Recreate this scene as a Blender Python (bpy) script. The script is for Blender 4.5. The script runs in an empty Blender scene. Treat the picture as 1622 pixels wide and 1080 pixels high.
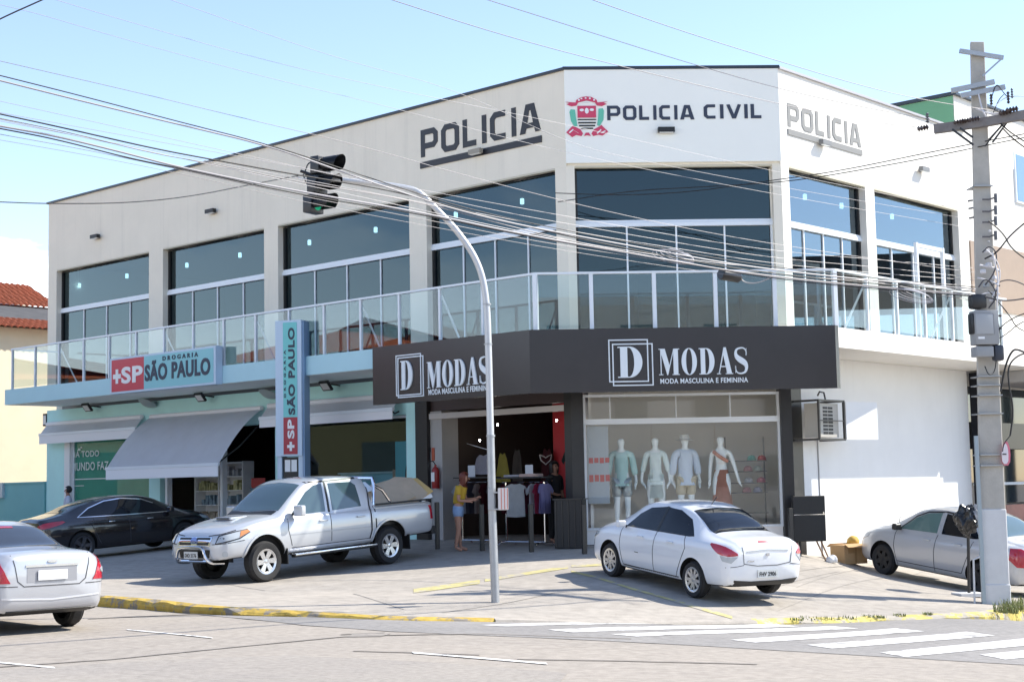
import bpy, bmesh, math, random
import numpy as np
from mathutils import Vector, Matrix
from mathutils.bvhtree import BVHTree
from mathutils.geometry import delaunay_2d_cdt, tessellate_polygon
random.seed(7)
S = bpy.context.scene
COL = S.collection
rad = math.radians

# ---------------------------------------------------------------- camera
PITCH, ROLL, FPX = rad(5.39), rad(1.16), 2446.0
CAM = Vector((0, 0, 1.65))
FW = Vector((0, math.cos(PITCH), math.sin(PITCH)))
_R0, _U0 = Vector((1, 0, 0)), Vector((0, -math.sin(PITCH), math.cos(PITCH)))
RT = _R0*math.cos(ROLL) - _U0*math.sin(ROLL)
UP = _U0*math.cos(ROLL) + _R0*math.sin(ROLL)
cd = bpy.data.cameras.new('camera'); cam = bpy.data.objects.new('camera', cd); COL.objects.link(cam)
m = Matrix.Identity(4)
for i in range(3):
    m[i][0], m[i][1], m[i][2], m[i][3] = RT[i], UP[i], -FW[i], CAM[i]
cam.matrix_world = m
cd.sensor_width = 36; cd.lens = FPX/1622*36; cd.clip_end = 3000; cd.clip_start = 0.1
S.camera = cam

# ---------------------------------------------------------------- light
SUN_H = Vector((0.977, 0.215, 0)); SUN_EL = rad(43.5)
sun_dir = Vector((SUN_H.x*math.cos(SUN_EL), SUN_H.y*math.cos(SUN_EL), math.sin(SUN_EL))).normalized()
W = bpy.data.worlds.new('World'); S.world = W; W.use_nodes = True
nt = W.node_tree; N = nt.nodes; LK = nt.links
for n in list(N): N.remove(n)
out = N.new('ShaderNodeOutputWorld'); bg = N.new('ShaderNodeBackground'); bg.inputs['Strength'].default_value = 0.145
sky = N.new('ShaderNodeTexSky'); sky.sky_type = 'NISHITA'; sky.sun_disc = False
sky.sun_elevation = SUN_EL; sky.sun_rotation = math.atan2(SUN_H.x, SUN_H.y)
sky.air_density = 1.0; sky.dust_density = 0.15; sky.ozone_density = 1.0; sky.altitude = 600
# soft clouds low over the roofs, by direction
tc = N.new('ShaderNodeTexCoord'); mp = N.new('ShaderNodeMapping'); mp.inputs['Scale'].default_value = (1.0, 1.0, 2.6)
nz = N.new('ShaderNodeTexNoise'); nz.inputs['Scale'].default_value = 5.0; nz.inputs['Detail'].default_value = 9; nz.inputs['Roughness'].default_value = 0.55
rp = N.new('ShaderNodeValToRGB'); rp.color_ramp.elements[0].position = 0.48; rp.color_ramp.elements[1].position = 0.58
sx = N.new('ShaderNodeSeparateXYZ'); mr = N.new('ShaderNodeMapRange'); mr.inputs[1].default_value = 0.10; mr.inputs[2].default_value = 0.215; mr.inputs[3].default_value = 0.30; mr.inputs[4].default_value = -0.22
mr2 = N.new('ShaderNodeMapRange'); mr2.inputs[1].default_value = -0.16; mr2.inputs[2].default_value = -0.30; mr2.inputs[3].default_value = 0; mr2.inputs[4].default_value = 1
mu = N.new('ShaderNodeMath'); mu.operation = 'ADD'; mu2 = N.new('ShaderNodeMath'); mu2.operation = 'MULTIPLY'
mr3 = N.new('ShaderNodeMapRange'); mr3.inputs[1].default_value = .55; mr3.inputs[2].default_value = .85; mr3.inputs[3].default_value = .30; mr3.inputs[4].default_value = 1; mu3 = N.new('ShaderNodeMath'); mu3.operation = 'MULTIPLY'
mx = N.new('ShaderNodeMixRGB'); mx.inputs['Color2'].default_value = (9.5, 9.7, 10.0, 1)
LK.new(tc.outputs['Generated'], mp.inputs['Vector']); LK.new(mp.outputs['Vector'], nz.inputs['Vector'])
LK.new(tc.outputs['Generated'], sx.inputs['Vector'])
LK.new(sx.outputs['Z'], mr.inputs['Value']); LK.new(sx.outputs['X'], mr2.inputs['Value'])
LK.new(nz.outputs['Fac'], mu.inputs[0]); LK.new(mr.outputs['Result'], mu.inputs[1]); LK.new(mu.outputs[0], rp.inputs['Fac'])
LK.new(rp.outputs['Color'], mu2.inputs[0]); LK.new(mr2.outputs['Result'], mu2.inputs[1])
LK.new(sx.outputs['Y'], mr3.inputs['Value']); LK.new(mu2.outputs[0], mu3.inputs[0]); LK.new(mr3.outputs['Result'], mu3.inputs[1]); LK.new(mu3.outputs[0], mx.inputs['Fac']); skm = N.new('ShaderNodeMixRGB'); skm.blend_type = 'MULTIPLY'; skm.inputs['Fac'].default_value = 1; skm.inputs['Color2'].default_value = (1.055, .985, .985, 1); LK.new(sky.outputs['Color'], skm.inputs['Color1']); LK.new(skm.outputs['Color'], mx.inputs['Color1'])
LK.new(mx.outputs['Color'], bg.inputs['Color']); LK.new(bg.outputs['Background'], out.inputs['Surface'])
sl = bpy.data.lights.new('sun', 'SUN'); sl.energy = 3.9; sl.angle = rad(0.53); sl.color = (1.0, 0.95, 0.85)
so = bpy.data.objects.new('sun', sl); COL.objects.link(so)
so.rotation_euler = (-sun_dir).to_track_quat('-Z', 'Y').to_euler(); so.location = (30, 10, 40)
S.view_settings.view_transform = 'Standard'; S.view_settings.look = 'None'
S.view_settings.exposure = 1.04; S.view_settings.gamma = 1
S.cycles.max_bounces = 8; S.cycles.transparent_max_bounces = 16; S.cycles.caustics_reflective = False; S.cycles.caustics_refractive = False

# ---------------------------------------------------------------- pixel helpers (photo pixel -> ray -> a real surface)
def ray(px, py): return FW + RT*((px-811)/FPX) - UP*((py-540)/FPX)
def proj(P):
    v = Vector(P)-CAM; d = v.dot(FW); return 811+FPX*v.dot(RT)/d, 540-FPX*v.dot(UP)/d
class Frame:
    def __init__(s, o, d, n): s.o = Vector((o[0], o[1], 0)); s.d = Vector((d[0], d[1], 0)).normalized(); s.n = Vector((n[0], n[1], 0)).normalized()
    def pt(s, u, o, z): return s.o + s.d*u + s.n*o + Vector((0, 0, z))
    def uz(s, px, py, o=0.0):
        d = ray(px, py); t = (s.o + s.n*o - CAM).dot(s.n)/d.dot(s.n); P = CAM + d*t
        return (P-s.o).dot(s.d), P.z
C1 = (1.174, 31.0); C2 = (5.586, 31.21)
aL, aR = rad(-47.35), rad(42.17)
dl = (math.sin(aL), math.cos(aL)); dr = (math.sin(aR), math.cos(aR)); dc = (C2[0]-C1[0], C2[1]-C1[1])
FL = Frame(C1, dl, (-dl[1], dl[0])); FC = Frame(C1, dc, (dc[1], -dc[0])); FR = Frame(C2, dr, (dr[1], -dr[0]))
if FL.n.y > 0: FL.n = -FL.n
CW = (Vector(C2)-Vector(C1)).length      # chamfer width
UL, UR = 19.86, 8.4                      # facade lengths

# ---------------------------------------------------------------- ground heights (thin plate spline through levels read off the place)
class TPS:
    def __init__(s, pts):
        P = np.array(pts, float); s.p = P[:, :2]; n = len(P)
        def k(r): return np.where(r > 1e-9, r*r*np.log(np.maximum(r, 1e-9)), 0)
        s.k = k
        K = k(np.linalg.norm(s.p[:, None]-s.p[None], axis=2)) + np.eye(n)*0.15
        A = np.hstack([np.ones((n, 1)), s.p]); M = np.zeros((n+3, n+3)); M[:n, :n] = K; M[:n, n:] = A; M[n:, :n] = A.T
        s.w = np.linalg.solve(M, np.concatenate([P[:, 2], np.zeros(3)])); s.n = n
    def __call__(s, x, y):
        r = np.sqrt((s.p[:, 0]-x)**2+(s.p[:, 1]-y)**2)
        return float(s.k(r)@s.w[:s.n] + s.w[s.n] + s.w[s.n+1]*x + s.w[s.n+2]*y)
gpts = [(-0.24, 22.3, 0.0), (1.65, 25.6, .16), (2.8, 23.5, -.08), (-4.48, 27.2, .06), (-2.4, 29.5, .22), (-1.07, 31.2, .36), (-1.74, 33.7, .55), (-.6, 32.7, .5),
        (1.0, 31.1, .45), (5.4, 31.2, .25), (6.2, 31.9, .12), (7.08, 32.9, 0), (10.15, 36.3, -.37), (7.46, 31, -.24), (8.6, 28.6, -.45), (7.8, 25, -.42),
        (-10.6, 38.5, .28), (-13.4, 44.4, .5), (-4.7, 36.4, .55), (-9, 40.2, .5), (-6, 23.4, .1), (-4.56, 21.8, .08), (-2.6, 20.5, .03), (-.2, 19.9, -.05),
        (2.5, 21.1, -.25), (5.5, 22.9, -.4), (7.2, 23.5, -.42), (-16, 45, .45), (-12, 31, .15), (-16, 36, .2), (11, 30, -.6), (14, 38, -.7), (18, 44, -.9), (-18, 50, .4), (0, 40, .4)]
rpts = [(0, 0, 0), (-5.4, 19.2, 0), (-6, 23.3, -.04), (-4.5, 21.7, -.03), (-2.6, 20.4, -.008), (-1.3, 20, -.034), (-.2, 19.8, -.07), (2.5, 21, -.262), (5.5, 22.8, -.415), (7.2, 23.4, -.47),
        (13, 26, -.75), (-12, 31, .02), (-18, 37, .05), (20, 5, -.5), (-20, 0, 0), (0, -30, 0), (-40, 60, 0), (40, 60, -1.5), (40, -30, -.8), (-40, -30, 0), (-40, 20, 0), (60, 10, -1.2),
        (0, 10, 0), (5, 15, -.2), (10, 18, -.45)] + [(x, y, z-.35) for x, y, z in gpts if y > 24.5 and -13 < x < 10 and (x, y) != (-6, 23.4)]
rpts += [(-7.5, 25.5, -.08), (-5.5, 23.6, -.06), (-4.2, 22.9, -.07), (-2.2, 21.8, -.07), (-.2, 21.2, -.10), (2.3, 22.2, -.30), (5, 24, -.46), (6.8, 24.6, -.54)]
G, RD = TPS(gpts), TPS(rpts)
def at(px, py, H=None, it=40):
    H = H or G; d = ray(px, py); t = 20.0
    for _ in range(it):
        P = CAM + d*t; t += ((H(P.x, P.y)-P.z)/d.z)*0.6
    P = CAM + d*t; return P
def sink(px, py, Y):
    d = ray(px, py); return CAM + d*(Y/d.y)

# ---------------------------------------------------------------- materials
MATS = {}
def mat(name, col, rough=0.6, metal=0.0, var=0.0, vscale=3.0, spec=None, coat=0.0, bump=0.0, bscale=60.0, emit=None, streak=0.0):
    if name in MATS: return MATS[name]
    M = bpy.data.materials.new(name); M.use_nodes = True; n = M.node_tree.nodes; l = M.node_tree.links
    b = n['Principled BSDF']; b.inputs['Base Color'].default_value = (*col, 1); b.inputs['Roughness'].default_value = rough; b.inputs['Metallic'].default_value = metal
    if spec is not None: b.inputs['Specular IOR Level'].default_value = spec
    if coat: b.inputs['Coat Weight'].default_value = coat; b.inputs['Coat Roughness'].default_value = 0.04
    if emit: b.inputs['Emission Color'].default_value = (*emit[0], 1); b.inputs['Emission Strength'].default_value = emit[1]
    if var or bump: t = n.new('ShaderNodeTexCoord')
    if var:
        a = n.new('ShaderNodeTexNoise'); a.inputs['Scale'].default_value = vscale; a.inputs['Detail'].default_value = 8; a.inputs['Roughness'].default_value = .65
        r = n.new('ShaderNodeMapRange'); r.inputs[1].default_value = .3; r.inputs[2].default_value = .7; r.inputs[3].default_value = 1-var; r.inputs[4].default_value = 1+var
        x = n.new('ShaderNodeVectorMath'); x.operation = 'SCALE'; x.inputs[0].default_value = col
        l.new(t.outputs['Object'], a.inputs['Vector']); l.new(a.outputs['Fac'], r.inputs['Value']); l.new(r.outputs['Result'], x.inputs['Scale']); l.new(x.outputs['Vector'], b.inputs['Base Color'])
    if var and streak:
        mp = n.new('ShaderNodeMapping'); mp.inputs['Scale'].default_value = (3.2, 3.2, .16); c = n.new('ShaderNodeTexNoise'); c.inputs['Scale'].default_value = 1.3; c.inputs['Detail'].default_value = 9; c.inputs['Roughness'].default_value = .7
        q = n.new('ShaderNodeMapRange'); q.inputs[1].default_value = .52; q.inputs[2].default_value = .74; q.inputs[3].default_value = 1; q.inputs[4].default_value = 1-streak; y = n.new('ShaderNodeVectorMath'); y.operation = 'SCALE'
        l.new(t.outputs['Object'], mp.inputs['Vector']); l.new(mp.outputs['Vector'], c.inputs['Vector']); l.new(c.outputs['Fac'], q.inputs['Value']); l.new(x.outputs['Vector'], y.inputs[0]); l.new(q.outputs['Result'], y.inputs['Scale']); l.new(y.outputs['Vector'], b.inputs['Base Color'])
    if bump:
        a = n.new('ShaderNodeTexNoise'); a.inputs['Scale'].default_value = bscale; a.inputs['Detail'].default_value = 4
        u = n.new('ShaderNodeBump'); u.inputs['Strength'].default_value = bump; u.inputs['Distance'].default_value = .02
        l.new(t.outputs['Object'], a.inputs['Vector']); l.new(a.outputs['Fac'], u.inputs['Height']); l.new(u.outputs['Normal'], b.inputs['Normal'])
    MATS[name] = M; return M
def glass(name, tint, refl=1.5, thru=1.0, rough=0.0, gcol=(1, 1, 1)):
    """flat sheet glass: tinted see-through plus a Fresnel mirror"""
    if name in MATS: return MATS[name]
    M = bpy.data.materials.new(name); M.use_nodes = True; n = M.node_tree.nodes; l = M.node_tree.links
    for q in list(n): n.remove(q)
    o = n.new('ShaderNodeOutputMaterial'); mixn = n.new('ShaderNodeMixShader'); tr = n.new('ShaderNodeBsdfTransparent'); gl = n.new('ShaderNodeBsdfGlossy'); fr = n.new('ShaderNodeFresnel')
    tr.inputs['Color'].default_value = (*tint, 1); gl.inputs['Roughness'].default_value = rough; gl.inputs['Color'].default_value = (*gcol, 1); fr.inputs['IOR'].default_value = refl
    ge = n.new('ShaderNodeNewGeometry'); mr_ = n.new('ShaderNodeMapRange'); mr_.inputs[3].default_value = refl; mr_.inputs[4].default_value = 1/refl
    l.new(ge.outputs['Backfacing'], mr_.inputs['Value']); l.new(mr_.outputs['Result'], fr.inputs['IOR'])
    l.new(fr.outputs[0], mixn.inputs[0]); l.new(tr.outputs[0], mixn.inputs[1]); l.new(gl.outputs[0], mixn.inputs[2]); l.new(mixn.outputs[0], o.inputs['Surface'])
    MATS[name] = M; return M
def ground_mat(name, c1, c2, scale=.35, fine=18., rough=.85, crack=0.0, streak=None, patch=0.5):
    M = bpy.data.materials.new(name); M.use_nodes = True; n = M.node_tree.nodes; l = M.node_tree.links; b = n['Principled BSDF']; b.inputs['Roughness'].default_value = rough
    b.inputs['Specular IOR Level'].default_value = .25
    t = n.new('ShaderNodeTexCoord'); A = n.new('ShaderNodeTexNoise'); A.inputs['Scale'].default_value = scale; A.inputs['Detail'].default_value = 7; A.inputs['Roughness'].default_value = .6
    mp = n.new('ShaderNodeMapping')
    if streak: mp.inputs['Rotation'].default_value = (0, 0, streak[0]); mp.inputs['Scale'].default_value = (streak[1], streak[2], 1)
    B = n.new('ShaderNodeTexNoise'); B.inputs['Scale'].default_value = fine; B.inputs['Detail'].default_value = 5
    C = n.new('ShaderNodeTexNoise'); C.inputs['Scale'].default_value = 140; C.inputs['Detail'].default_value = 2
    r = n.new('ShaderNodeMapRange'); r.inputs[1].default_value = .5-patch*.4; r.inputs[2].default_value = .5+patch*.4
    x = n.new('ShaderNodeMixRGB'); x.inputs['Color1'].default_value = (*c1, 1); x.inputs['Color2'].default_value = (*c2, 1)
    f = n.new('ShaderNodeMapRange'); f.inputs[1].default_value = .3; f.inputs[2].default_value = .7; f.inputs[3].default_value = .86; f.inputs[4].default_value = 1.12
    g = n.new('ShaderNodeMapRange'); g.inputs[1].default_value = .3; g.inputs[2].default_value = .7; g.inputs[3].default_value = .85; g.inputs[4].default_value = 1.15
    y = n.new('ShaderNodeVectorMath'); y.operation = 'SCALE'; y2 = n.new('ShaderNodeVectorMath'); y2.operation = 'SCALE'
    l.new(t.outputs['Object'], mp.inputs['Vector']); l.new(mp.outputs['Vector'], A.inputs['Vector']); l.new(t.outputs['Object'], B.inputs['Vector']); l.new(t.outputs['Object'], C.inputs['Vector'])
    l.new(A.outputs['Fac'], r.inputs['Value']); l.new(r.outputs['Result'], x.inputs['Fac']); l.new(x.outputs['Color'], y.inputs[0])
    l.new(B.outputs['Fac'], f.inputs['Value']); l.new(f.outputs['Result'], y.inputs['Scale']); l.new(y.outputs['Vector'], y2.inputs[0]); l.new(C.outputs['Fac'], g.inputs['Value']); l.new(g.outputs['Result'], y2.inputs['Scale'])
    last = y2.outputs['Vector']
    if crack:
        v = n.new('ShaderNodeTexVoronoi'); v.feature = 'DISTANCE_TO_EDGE'; v.inputs['Scale'].default_value = .38
        w = n.new('ShaderNodeTexNoise'); w.inputs['Scale'].default_value = 1.6; w.inputs['Detail'].default_value = 6; ad = n.new('ShaderNodeVectorMath'); ad.operation = 'MULTIPLY_ADD'; ad.inputs[1].default_value = (1.1, 1.1, 0)
        l.new(t.outputs['Object'], w.inputs['Vector']); l.new(w.outputs['Color'], ad.inputs[0]); l.new(t.outputs['Object'], ad.inputs[2]); l.new(ad.outputs['Vector'], v.inputs['Vector'])
        k = n.new('ShaderNodeMapRange'); k.inputs[1].default_value = .0; k.inputs[2].default_value = .014; k.inputs[3].default_value = 1-crack; k.inputs[4].default_value = 1
        z = n.new('ShaderNodeVectorMath'); z.operation = 'SCALE'; l.new(v.outputs['Distance'], k.inputs['Value']); l.new(last, z.inputs[0]); l.new(k.outputs['Result'], z.inputs['Scale']); last = z.outputs['Vector']
    l.new(last, b.inputs['Base Color'])
    u = n.new('ShaderNodeBump'); u.inputs['Strength'].default_value = .25; u.inputs['Distance'].default_value = .01; l.new(C.outputs['Fac'], u.inputs['Height']); l.new(u.outputs['Normal'], b.inputs['Normal'])
    MATS[name] = M; return M
M_ASPH = ground_mat('worn_asphalt', (.375, .33, .28), (.325, .29, .252), .22, 9, crack=.10, streak=(rad(-6), .35, 2.2))
M_SIDE = ground_mat('side_asphalt', (.31, .29, .27), (.25, .237, .225), .5, 12, crack=.10)
M_CONC = ground_mat('forecourt_concrete', (.435, .39, .335), (.335, .305, .27), .33, 5, crack=.10, streak=(rad(20), .6, 1.5))
M_KERBY0 = mat('yellow_kerb_paint', (.50, .335, .06), .75, var=.45, vscale=5, bump=.5, bscale=18)
M_LINEY = None
M_LINEW = None
M_BEIGE = mat('beige_render', (.82, .755, .635), .85, var=.035, vscale=1.1, streak=.10, bump=.08, bscale=40)
M_WPANEL = mat('white_panel', (.90, .89, .82), .5, var=.02, vscale=.7)
M_CREAM = mat('cream_render', (.80, .77, .71), .85, var=.03, vscale=1.5, streak=.10, bump=.08, bscale=40)
M_WHITE = mat('white_paint', (.82, .825, .82), .7, var=.03, vscale=1.2, streak=.035)
M_ALU = mat('white_aluminium', (.76, .80, .84), .35)
M_BLUE = mat('pale_blue_paint', (.46, .70, .76), .6, var=.03, vscale=1.5)
M_TURQ = mat('turquoise_paint', (.54, .87, .85), .7, var=.04, vscale=1.5)
M_TEAL = mat('teal_wall_paint', (.19, .46, .49), .7, var=.05, vscale=1.2)
M_BLACKP = mat('black_composite_panel', (.022, .022, .025), .28, var=.15, vscale=.8)
M_SIGNB = mat('charcoal_sign_face', (.034, .030, .031), .25, var=.1, vscale=.8)
M_NAVY = mat('dark_parapet_flashing', (.02, .03, .045), .4)
M_GREYP = mat('grey_wall_paint', (.42, .41, .40), .8, var=.04)
M_DARK = mat('dark_interior', (.025, .018, .018), .8)
M_BLACK = mat('black_plastic', (.012, .012, .013), .5)
M_BLKMET = mat('black_metal', (.02, .019, .02), .35, var=.2)
M_CHROME = mat('chrome', (.8, .8, .82), .12, 1.0)
M_RED = mat('sign_red', (.55, .035, .06), .4)
M_LET = mat('charcoal_lettering', (.017, .017, .022), .45)
M_LETB = mat('navy_lettering', (.03, .04, .07), .5)
M_LETW = mat('silver_lettering', (.74, .79, .82), .35)
M_RUBBER = mat('tyre_rubber', (.018, .018, .019), .75, var=.2, vscale=14)
M_WINGL = glass('blue_window_glass', (.25, .37, .44), 1.66, gcol=(.80, .97, 1))
M_WINSUN = glass('sunlit_window_glass', (.25, .36, .44), 2.6, gcol=(.80, .93, 1))  # copy of the window glass, mirror raised to brighten the sun-side panes
M_GUARD = glass('clear_guard_glass', (.87, .92, .92), 1.55)
M_SHOPG = glass('shop_glass', (.98, .99, .99), 1.42)
M_LAMP = mat('lamp_white', (.9, .9, .9), .4, emit=((1, 1, 1), .6))

# ---------------------------------------------------------------- mesh helpers
def chipped(name, col, under, scale=5.0, cover=.46):
    M = mat(name, col, .8, var=.25, vscale=8, bump=.5, bscale=18); n = M.node_tree.nodes; l = M.node_tree.links; b = n['Principled BSDF']; src = b.inputs['Base Color'].links[0].from_socket
    t = n.new('ShaderNodeTexCoord'); a = n.new('ShaderNodeTexNoise'); a.inputs['Scale'].default_value = scale; a.inputs['Detail'].default_value = 9; a.inputs['Roughness'].default_value = .7
    r = n.new('ShaderNodeMapRange'); r.inputs[1].default_value = cover-.025; r.inputs[2].default_value = cover+.025; x = n.new('ShaderNodeMixRGB'); x.inputs['Color1'].default_value = (*under, 1)
    l.new(t.outputs['Object'], a.inputs['Vector']); l.new(a.outputs['Fac'], r.inputs['Value']); l.new(r.outputs['Result'], x.inputs['Fac']); l.new(src, x.inputs['Color2']); l.new(x.outputs['Color'], b.inputs['Base Color']); return M
M_LINEW = chipped('worn_white_road_paint', (.70, .68, .65), (.30, .285, .27), 2.2, .40); M_LINEY = chipped('worn_yellow_line_paint', (.50, .44, .20), (.40, .36, .31), 3.0, .47)
M_KERBY = chipped('chipped_yellow_kerb', (.50, .34, .06), (.24, .21, .17), 3.5, .455)
def pmat(parent):
    Mx = Matrix.Identity(4)
    while parent is not None: Mx = parent.matrix_basis @ Mx; parent = parent.parent
    return Mx
def prop(o, label=None, cat=None, group=None, kind=None):
    if label: o['label'] = label
    if cat: o['category'] = cat
    if group: o['group'] = group
    if kind: o['kind'] = kind
    return o
def obj(name, bm, mt, parent=None, label=None, cat=None, group=None, kind=None, smooth=False, local=False, sharp=35):
    """link a bmesh as ONE object; geometry is given in world space (or in the thing's own space with local=True)"""
    me = bpy.data.meshes.new(name)
    if not local and parent is not None: bm.transform(pmat(parent).inverted())
    bm.to_mesh(me); bm.free()
    for q in (mt if isinstance(mt, (list, tuple)) else [mt]): me.materials.append(q)
    if smooth:
        me.polygons.foreach_set('use_smooth', [True]*len(me.polygons))
        try: me.set_sharp_from_angle(angle=rad(sharp))
        except Exception: pass
    o = bpy.data.objects.new(name, me); COL.objects.link(o)
    if parent is not None: o.parent = parent
    return prop(o, label, cat, group, kind)
def thing(name, label, cat, loc=(0, 0, 0), rotz=0.0, group=None, mx=None):
    o = bpy.data.objects.new(name, None); COL.objects.link(o); o.empty_display_size = .2
    if mx is not None: o.matrix_basis = mx
    else: o.location = loc; o.rotation_euler = (0, 0, rotz)
    bpy.context.view_layer.update() if False else None
    if mx is None: o.matrix_basis = Matrix.Translation(Vector(loc)) @ Matrix.Rotation(rotz, 4, 'Z')
    return prop(o, label, cat, group)
def copytree(o, parent=None):
    c = o.copy(); COL.objects.link(c)
    if parent is not None: c.parent = parent
    for ch in list(o.children): copytree(ch, c)
    return c
def NB(): return bmesh.new()
def addv(bm, vs, fs):
    b = [bm.verts.new(v) for v in vs]
    for f in fs:
        try: bm.faces.new([b[i] for i in f])
        except ValueError: pass
    return b
BOXF = [(0, 3, 2, 1), (4, 5, 6, 7), (0, 1, 5, 4), (1, 2, 6, 5), (2, 3, 7, 6), (3, 0, 4, 7)]
def hexa(bm, p): addv(bm, p, BOXF)
def fbox(bm, F, u0, u1, o0, o1, z0, z1):
    p = [F.pt(u0, o0, z0), F.pt(u1, o0, z0), F.pt(u1, o1, z0), F.pt(u0, o1, z0), F.pt(u0, o0, z1), F.pt(u1, o0, z1), F.pt(u1, o1, z1), F.pt(u0, o1, z1)]
    s = len(bm.faces); hexa(bm, p); bm.faces.ensure_lookup_table(); bmesh.ops.recalc_face_normals(bm, faces=bm.faces[s:])
def box(bm, c, s, rotz=0.0, M4=None):
    hx, hy, hz = s[0]/2, s[1]/2, s[2]/2
    p = [Vector(q) for q in ((-hx, -hy, -hz), (hx, -hy, -hz), (hx, hy, -hz), (-hx, hy, -hz), (-hx, -hy, hz), (hx, -hy, hz), (hx, hy, hz), (-hx, hy, hz))]
    T = Matrix.Translation(Vector(c)) @ (M4 if M4 is not None else Matrix.Rotation(rotz, 4, 'Z'))
    hexa(bm, [T @ q for q in p])
def bbox_bev(bm, c, s, bev=.02, seg=2, rotz=0.0, M4=None):
    t = NB(); box(t, (0, 0, 0), s); bmesh.ops.recalc_face_normals(t, faces=t.faces)
    bmesh.ops.bevel(t, geom=t.edges[:], offset=bev, segments=seg, affect='EDGES', profile=.6)
    t.transform(Matrix.Translation(Vector(c)) @ (M4 if M4 is not None else Matrix.Rotation(rotz, 4, 'Z'))); join(bm, t)
def join(bm, t):
    me = bpy.data.meshes.new('tmp'); t.to_mesh(me); t.free(); bm.from_mesh(me); bpy.data.meshes.remove(me)
def prism(bm, poly, z0, z1):
    n = len(poly); vs = [Vector((p[0], p[1], z0)) for p in poly]+[Vector((p[0], p[1], z1)) for p in poly]
    s = len(bm.faces); b = [bm.verts.new(v) for v in vs]
    bm.faces.new(b[:n][::-1]); bm.faces.new(b[n:])
    for i in range(n): bm.faces.new([b[i], b[(i+1) % n], b[n+(i+1) % n], b[n+i]])
    bm.faces.ensure_lookup_table(); bmesh.ops.recalc_face_normals(bm, faces=bm.faces[s:])
def tube(bm, path, r, n=8, cap=True):
    path = [Vector(p) for p in path]; rs = r if isinstance(r, (list, tuple)) else [r]*len(path)
    rings = []; prev = None
    for i, p in enumerate(path):
        t = (path[min(i+1, len(path)-1)]-path[max(i-1, 0)]).normalized()
        if prev is None: a = t.orthogonal().normalized()
        else: a = (prev-t*prev.dot(t)); a = a.normalized() if a.length > 1e-6 else t.orthogonal().normalized()
        prev = a; b = t.cross(a)
        rings.append([bm.verts.new(p+(a*math.cos(2*math.pi*k/n)+b*math.sin(2*math.pi*k/n))*rs[i]) for k in range(n)])
    for i in range(len(rings)-1):
        for k in range(n): bm.faces.new([rings[i][k], rings[i][(k+1) % n], rings[i+1][(k+1) % n], rings[i+1][k]])
    if cap: bm.faces.new(rings[0][::-1]); bm.faces.new(rings[-1])
def lathe(bm, prof, n=24, M4=None, close=False):
    """prof: list of (r, z) about local z"""
    M4 = M4 or Matrix.Identity(4); rings = []
    for r, z in prof: rings.append([bm.verts.new(M4 @ Vector((r*math.cos(2*math.pi*k/n), r*math.sin(2*math.pi*k/n), z))) for k in range(n)] if r > 1e-5 else [bm.verts.new(M4 @ Vector((0, 0, z)))])
    for i in range(len(rings)-1):
        a, b = rings[i], rings[i+1]
        for k in range(n):
            q = [a[k % len(a)], a[(k+1) % len(a)], b[(k+1) % len(b)], b[k % len(b)]]
            q = [v for j, v in enumerate(q) if v not in q[:j]]
            if len(q) > 2:
                try: bm.faces.new(q)
                except ValueError: pass
    bmesh.ops.recalc_face_normals(bm, faces=bm.faces[:])
def chaikin(p, it=2, closed=False):
    for _ in range(it):
        q = [] if closed else [p[0]]
        rng = range(len(p)) if closed else range(len(p)-1)
        for i in rng:
            a, b = p[i], p[(i+1) % len(p)]
            q.append(tuple(a[k]*.75+b[k]*.25 for k in range(len(a)))); q.append(tuple(a[k]*.25+b[k]*.75 for k in range(len(a))))
        if not closed: q.append(p[-1])
        p = q
    return p
def flat_poly(bm, poly2, org, rx, up, depth, holes=()):
    """2D polygon (with holes) -> solid of given depth standing on the plane org + rx,up (front towards rx x up)"""
    org, rx, up = Vector(org), Vector(rx), Vector(up); nrm = rx.cross(up).normalized()
    loops = [list(poly2)]+[list(h) for h in holes]
    tri = tessellate_polygon([[Vector((x, y, 0)) for x, y in L] for L in loops]); pts = [q for L in loops for q in L]
    f = [bm.verts.new(org+rx*x+up*y+nrm*depth) for x, y in pts]; b = [bm.verts.new(org+rx*x+up*y) for x, y in pts]
    s = len(bm.faces)
    for t in tri:
        try: bm.faces.new([f[i] for i in t])
        except ValueError: pass
    k = 0
    for L in loops:
        n = len(L)
        for i in range(n):
            try: bm.faces.new([f[k+i], f[k+(i+1) % n], b[k+(i+1) % n], b[k+i]])
            except ValueError: pass
        k += n
    bm.faces.ensure_lookup_table(); bmesh.ops.recalc_face_normals(bm, faces=bm.faces[s:])
def ribbon2(path, w, closed=False):
    """outline(s) of a mitred stroke; returns (outer, holes)"""
    P = [Vector((x, y)) for x, y in path]; n = len(P); A, B = [], []
    for i in range(n):
        p0, p, p1 = P[(i-1) % n], P[i], P[(i+1) % n]
        if not closed and i == 0: d0 = d1 = (p1-p).normalized()
        elif not closed and i == n-1: d0 = d1 = (p-p0).normalized()
        else: d0, d1 = (p-p0).normalized(), (p1-p).normalized()
        n0, n1 = Vector((-d0.y, d0.x)), Vector((-d1.y, d1.x)); mvec = (n0+n1); mvec = mvec/max(.3, mvec.dot(n0)) if mvec.length > 1e-6 else n0
        A.append(tuple(p+mvec*w/2)); B.append(tuple(p-mvec*w/2))
    if closed:
        def area(q): return abs(sum(q[i][0]*q[(i+1) % len(q)][1]-q[(i+1) % len(q)][0]*q[i][1] for i in range(len(q))))
        return (A, [B]) if area(A) > area(B) else (B, [A])
    return A+B[::-1], []
def evmesh(o):
    bpy.context.view_layer.update(); dg = bpy.context.evaluated_depsgraph_get(); return bpy.data.meshes.new_from_object(o.evaluated_get(dg))
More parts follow.
